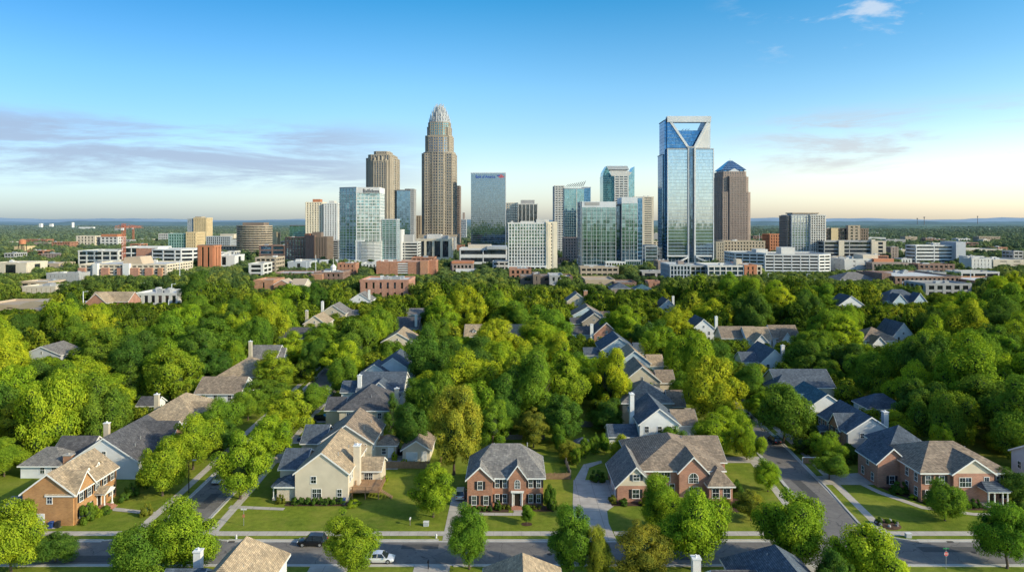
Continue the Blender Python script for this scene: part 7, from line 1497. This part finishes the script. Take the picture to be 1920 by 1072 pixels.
rt = thing('grill', 'dark covered grill on the patio behind the cream house', 'grill', -25.4, 155); obj('hood', MB().cyl(155, 1.05, -26.0, -24.8, .35, .35, 12, 'x'), 'metal_dark', rt); obj('cart', MB().box(-26, -24.8, 154.7, 155.3, -.02, .9), 'metal_dark', rt)
# ------------------------------------------------------------------ cars
def paint(name, col, metal=.3):
    m, nt, p, ns_, ls_ = newmat(name); p.inputs['Base Color'].default_value = c4(col); p.inputs['Metallic'].default_value = metal; p.inputs['Roughness'].default_value = .28; p.inputs['Coat Weight'].default_value = .8
for n, c in (('paint_black', (.012, .013, .016)), ('paint_white', (.78, .78, .78)), ('paint_silver', (.5, .53, .56)), ('paint_blue', (.02, .05, .16)), ('paint_brown', (.06, .045, .05)), ('paint_sky', (.10, .22, .42))): paint(n, c)
glass('car_glass', (.05, .07, .09), .04, 9, 9, metal=.6, tilt=0, var=.05); plain('tyre', (.015, .015, .015), .9, .2, 5); plain('lamp_red', (.5, .02, .02), .3, .1); plain('lamp_clear', (.75, .76, .78), .2, .05)
def car(label, x, y, rz, pt, suv=False):
    rt = thing('parked_car', label, 'car', x, y); L = 4.7; W = .92; hr = 1.75 if suv else 1.45; hb = 1.02 if suv else .88
    def loft(secs):
        mb = MB(); k = len(secs[0])
        for s_ in secs: mb.v += [(x + a, y + b, c) for a, b, c in s_]
        for i in range(len(secs) - 1):
            for j in range(k): q = (j + 1) % k; mb.f.append((i * k + j, i * k + q, (i + 1) * k + q, (i + 1) * k + j))
        mb.f.append(tuple(range(k))[::-1]); mb.f.append(tuple((len(secs) - 1) * k + j for j in range(k))); return mb
    prof = [(-2.35, .42, .70, .74), (-2.28, .30, hb - .04, .86), (-1.6, .24, hb, W), (-.6, .22, hb + .02, W), (.6, .22, hb, W), (1.3, .22, hb - .05, W), (2.0, .26, hb - .16, .88), (2.32, .36, hb - .28, .76)]
    secs = [[(a, -w, z0), (a, -w * 1.0, (z0 + z1) * .55), (a, -w * .93, z1), (a, w * .93, z1), (a, w, (z0 + z1) * .55), (a, w, z0)] for a, z0, z1, w in prof]
    b = obj('body', loft(secs), pt, rt); smooth(b)
    mdf = b.modifiers.new('bev', 'BEVEL'); mdf.width = .05; mdf.segments = 2; mdf.limit_method = 'ANGLE'
    rear = -2.15 if suv else -1.85; cab = [(rear, hb - .03, hb, .80), (rear + (.35 if suv else .75), hr - .08, hr - .06, .66), (-.2, hr, hr + .01, .66), (.45, hr - .04, hr - .03, .64), (1.3, hb - .05, hb - .02, .78)]
    gb = MB(); rl = []
    for a, z, _, w in cab: rl.append([(x + a, y - w, z), (x + a, y + w, z)])
    base = [[(x + a, y - .84, hb - .04), (x + a, y + .84, hb - .04)] for a, _, _, _ in cab]
    for i in range(4):
        gb.poly([rl[i][0], rl[i + 1][0], rl[i + 1][1], rl[i][1]])
        gb.poly([base[i][0], base[i + 1][0], rl[i + 1][0], rl[i][0]]); gb.poly([rl[i][1], rl[i + 1][1], base[i + 1][1], base[i][1]])
    obj('window_glass', gb, 'car_glass', rt)
    rf = MB(); e = .012
    for i in (1, 2):
        rf.poly([(rl[i][0][0], rl[i][0][1] - .02, rl[i][0][2] + e), (rl[i + 1][0][0], rl[i + 1][0][1] - .02, rl[i + 1][0][2] + e), (rl[i + 1][1][0], rl[i + 1][1][1] + .02, rl[i + 1][1][2] + e), (rl[i][1][0], rl[i][1][1] + .02, rl[i][1][2] + e)])
    for s in (0, 1):
        sg = -1 if s == 0 else 1
        for i in (1, 3): rf.bar((rl[i][s][0], rl[i][s][1] + sg * .015, rl[i][s][2]), (base[i][s][0] + (.1 if i == 1 else .55) * (-1 if i == 1 else 1), base[i][s][1] + sg * .015, hb), .07)
        rf.bar((x - .25, rl[2][s][1] + sg * .012, hr - .02), (x - .3, base[2][s][1] + sg * .012, hb), .08)
    obj('car_roof', rf, pt, rt)
    for a in (-1.42, 1.42):
        for s in (-1, 1):
            yy = y + s * .86; wv = obj('wheel', MB().cyl(x + a, .34, yy - .11, yy + .11, .34, .34, 18, 'y'), 'tyre', rt); obj('rim', MB().cyl(x + a, .34, yy + s * .112 - .012, yy + s * .112 + .012, .2, .2, 12, 'y'), 'metal_grey', wv)
    for s in (-1, 1):
        obj('headlight', MB().box(x + 2.12, x + 2.31, y + s * .6 - .16, y + s * .6 + .16, hb - .36, hb - .24), 'lamp_clear', rt); obj('tail_light', MB().box(x - 2.37, x - 2.26, y + s * .62 - .14, y + s * .62 + .14, hb - .3, hb - .12), 'lamp_red', rt); obj('wing_mirror', MB().box(x + .75, x + .92, y + s * 1.0 - .09, y + s * 1.0 + .09, hb - .04, hb + .12), pt, rt)
    rt.rotation_euler = (0, 0, rz); return rt
Yc = 112.1; car('black SUV parked along the far kerb of the front street', wx(586, Yc), Yc, R(180), 'paint_black', True)
Yc = 106.6; car('white sedan on the near side of the front street behind the full green street tree', wx(712, Yc), Yc, 0, 'paint_white')
car('silver car parked far up the left side street between the trees', -59.6, 139.5, R(-92), 'paint_silver'); car('dark estate car in the driveway of the orange brick house', -82.6, 117.0 - .9, R(180), 'paint_brown')
car('dark blue car in a front drive on the left side street, nearest the cream house', -49.4, 165, R(0), 'paint_blue'); car('black car in a front drive beside the charcoal hip roof house', -50.6, 182, R(0), 'paint_black', True); car('bright blue car on the left side street under the flat-topped tree', -55.2, 207, R(90), 'paint_sky')
car('white pickup at the top of the narrow driveway left of the red brick house', -9.9, 131.6, R(90), 'paint_white', True); car('black car on the right side street below the dark-bottomed tree', 63.0, 164, R(92), 'paint_black', True); car('white car farther up the right side street, half hidden by leaves', 63.4, 186, R(92), 'paint_white')
# ------------------------------------------------------------------ light, sky, camera
SUN_EL, SUN_AZ = 25.0, 115.0     # degrees; azimuth clockwise from +Y (the view direction)
w = bpy.data.worlds.new('World'); scene.world = w; w.use_nodes = True
nt = w.node_tree; ns = nt.nodes; ls = nt.links; bg = ns['Background']
sky = nd(ns, 'ShaderNodeTexSky', sky_type='NISHITA', sun_disc=False); sky.sun_elevation = R(SUN_EL); sky.sun_rotation = R(SUN_AZ); sky.altitude = 100; sky.air_density = 1.0; sky.dust_density = 1.2; sky.ozone_density = 2.2
tc = nd(ns, 'ShaderNodeTexCoord'); sp = nd(ns, 'ShaderNodeSeparateXYZ'); ls.new(tc.outputs['Generated'], sp.inputs[0])
el = sp.outputs[2]
# thin cloud streaks low on the left, wisps high on the right
def cloud(scale, stretch, seed, lo, hi):
    mp = nd(ns, 'ShaderNodeMapping'); mp.inputs['Scale'].default_value = (scale, scale, scale * stretch); mp.inputs['Location'].default_value = seed; ls.new(tc.outputs['Generated'], mp.inputs[0])
    n = nd(ns, 'ShaderNodeTexNoise', i_Scale=1.0, i_Detail=9, i_Roughness=.64, i_Distortion=.3); ls.new(mp.outputs[0], n.inputs['Vector'])
    mr = nd(ns, 'ShaderNodeMapRange', interpolation_type='SMOOTHSTEP'); ls.new(n.outputs['Fac'], mr.inputs[0])
    for i, v in ((1, lo), (2, hi), (3, 0), (4, 1)): mr.inputs[i].default_value = v
    return mr.outputs[0]
def band(src, a, b, c, d):
    m1 = nd(ns, 'ShaderNodeMapRange', interpolation_type='SMOOTHSTEP'); m2 = nd(ns, 'ShaderNodeMapRange', interpolation_type='SMOOTHSTEP')
    for m_, p, q, r0, r1 in ((m1, a, b, 0, 1), (m2, c, d, 1, 0)):
        ls.new(src, m_.inputs[0])
        for i, v in ((1, p), (2, q), (3, r0), (4, r1)): m_.inputs[i].default_value = v
    return math_(ns, ls, 'MULTIPLY', m1.outputs[0], m2.outputs[0])
X_ = sp.outputs[0]
skyc = sky.outputs[0]
gain = ramp(ns, ls, el, [(0, (.50, .52, .62)), (.07, (.49, .50, .545)), (.125, (.37, .46, .535)), (.19, (.285, .45, .53)), (.32, (.07, .345, .475)), (.42, (.30, .42, .50)), (.6, (.40, .47, .53)), (1, (.42, .48, .53))])  # upper stops, above the view, raised for extra fill light
skyc = mixc(ns, ls, 1.0, skyc, gain, 'MULTIPLY'); skyc = mixc(ns, ls, 1.0, skyc, (3.5, 3.45, 3.3), 'MULTIPLY')
wr = nd(ns, 'ShaderNodeMapRange', interpolation_type='SMOOTHSTEP'); ls.new(sp.outputs[0], wr.inputs[0])
for i, v in ((1, -.1), (2, .65), (3, 0), (4, 1)): wr.inputs[i].default_value = v
skyc = mixc(ns, ls, math_(ns, ls, 'MULTIPLY', wr.outputs[0], band(el, -1, -.5, .05, .22)), skyc, mixc(ns, ls, 1.0, skyc, (1.45, 1.32, 1.18), 'MULTIPLY'))
wl = nd(ns, 'ShaderNodeMapRange', interpolation_type='SMOOTHSTEP'); ls.new(sp.outputs[0], wl.inputs[0])
for i, v in ((1, -.62), (2, 0), (3, 1), (4, 0)): wl.inputs[i].default_value = v
skyc = mixc(ns, ls, wl.outputs[0], skyc, mixc(ns, ls, 1.0, skyc, (.66, .74, .82), 'MULTIPLY'))
c1 = math_(ns, ls, 'MULTIPLY', math_(ns, ls, 'MULTIPLY', cloud(3.2, 8, (3.1, .7, 2.2), .38, .58), band(el, .035, .06, .115, .15)), band(X_, -2, -1.2, -.30, -.03))
c2 = math_(ns, ls, 'MULTIPLY', math_(ns, ls, 'MULTIPLY', cloud(5.5, 6, (7.3, 4.1, 1.2), .46, .66), band(el, .05, .08, .12, .16)), band(X_, .25, .42, 2, 3))
c3 = math_(ns, ls, 'MULTIPLY', math_(ns, ls, 'MULTIPLY', cloud(9, 2.6, (1.3, 9.1, 5.2), .57, .74), band(el, .20, .24, .34, .40)), band(X_, .25, .4, 2, 3))
skyc = mixc(ns, ls, math_(ns, ls, 'MULTIPLY', c1, .8), skyc, (3.1, 3.8, 5.2))
skyc = mixc(ns, ls, math_(ns, ls, 'MULTIPLY', c2, .65), skyc, (4.7, 4.6, 4.9))
skyc = mixc(ns, ls, math_(ns, ls, 'MULTIPLY', c3, .7), skyc, (5.8, 6.4, 7.2))
ls.new(skyc, bg.inputs[0]); bg.inputs[1].default_value = .13
sl = bpy.data.lights.new('sun', 'SUN'); sl.energy = 5.0; sl.angle = R(.53); sl.color = (1.0, .865, .60)
so = bpy.data.objects.new('sun', sl); COL.objects.link(so)
d = Vector((math.sin(R(SUN_AZ)) * math.cos(R(SUN_EL)), math.cos(R(SUN_AZ)) * math.cos(R(SUN_EL)), math.sin(R(SUN_EL))))
so.rotation_euler = d.to_track_quat('Z', 'Y').to_euler()
cam = bpy.data.cameras.new('camera'); co = bpy.data.objects.new('camera', cam); COL.objects.link(co)
co.location = (0, 0, EYE); co.rotation_euler = (R(90), 0, 0); cam.lens = 24; cam.sensor_width = 36; cam.shift_y = -121.0 / 1920.0; cam.clip_start = .5; cam.clip_end = 60000
scene.camera = co
scene.view_settings.view_transform = 'Standard'; scene.view_settings.look = 'None'; scene.view_settings.exposure = 0; scene.view_settings.gamma = 1
scene.render.engine = 'CYCLES'; cy = scene.cycles; cy.use_denoising = True; cy.max_bounces = 6; cy.diffuse_bounces = 2; cy.glossy_bounces = 3; cy.transmission_bounces = 2; cy.transparent_max_bounces = 4; cy.use_adaptive_sampling = True; cy.adaptive_threshold = .02

for o in list(COL.objects):
    if o.parent is None and 'label' in o:
        if not 4 <= len(o['label'].split()) <= 16: print('LONG', len(o['label'].split()), o.name, o['label'])
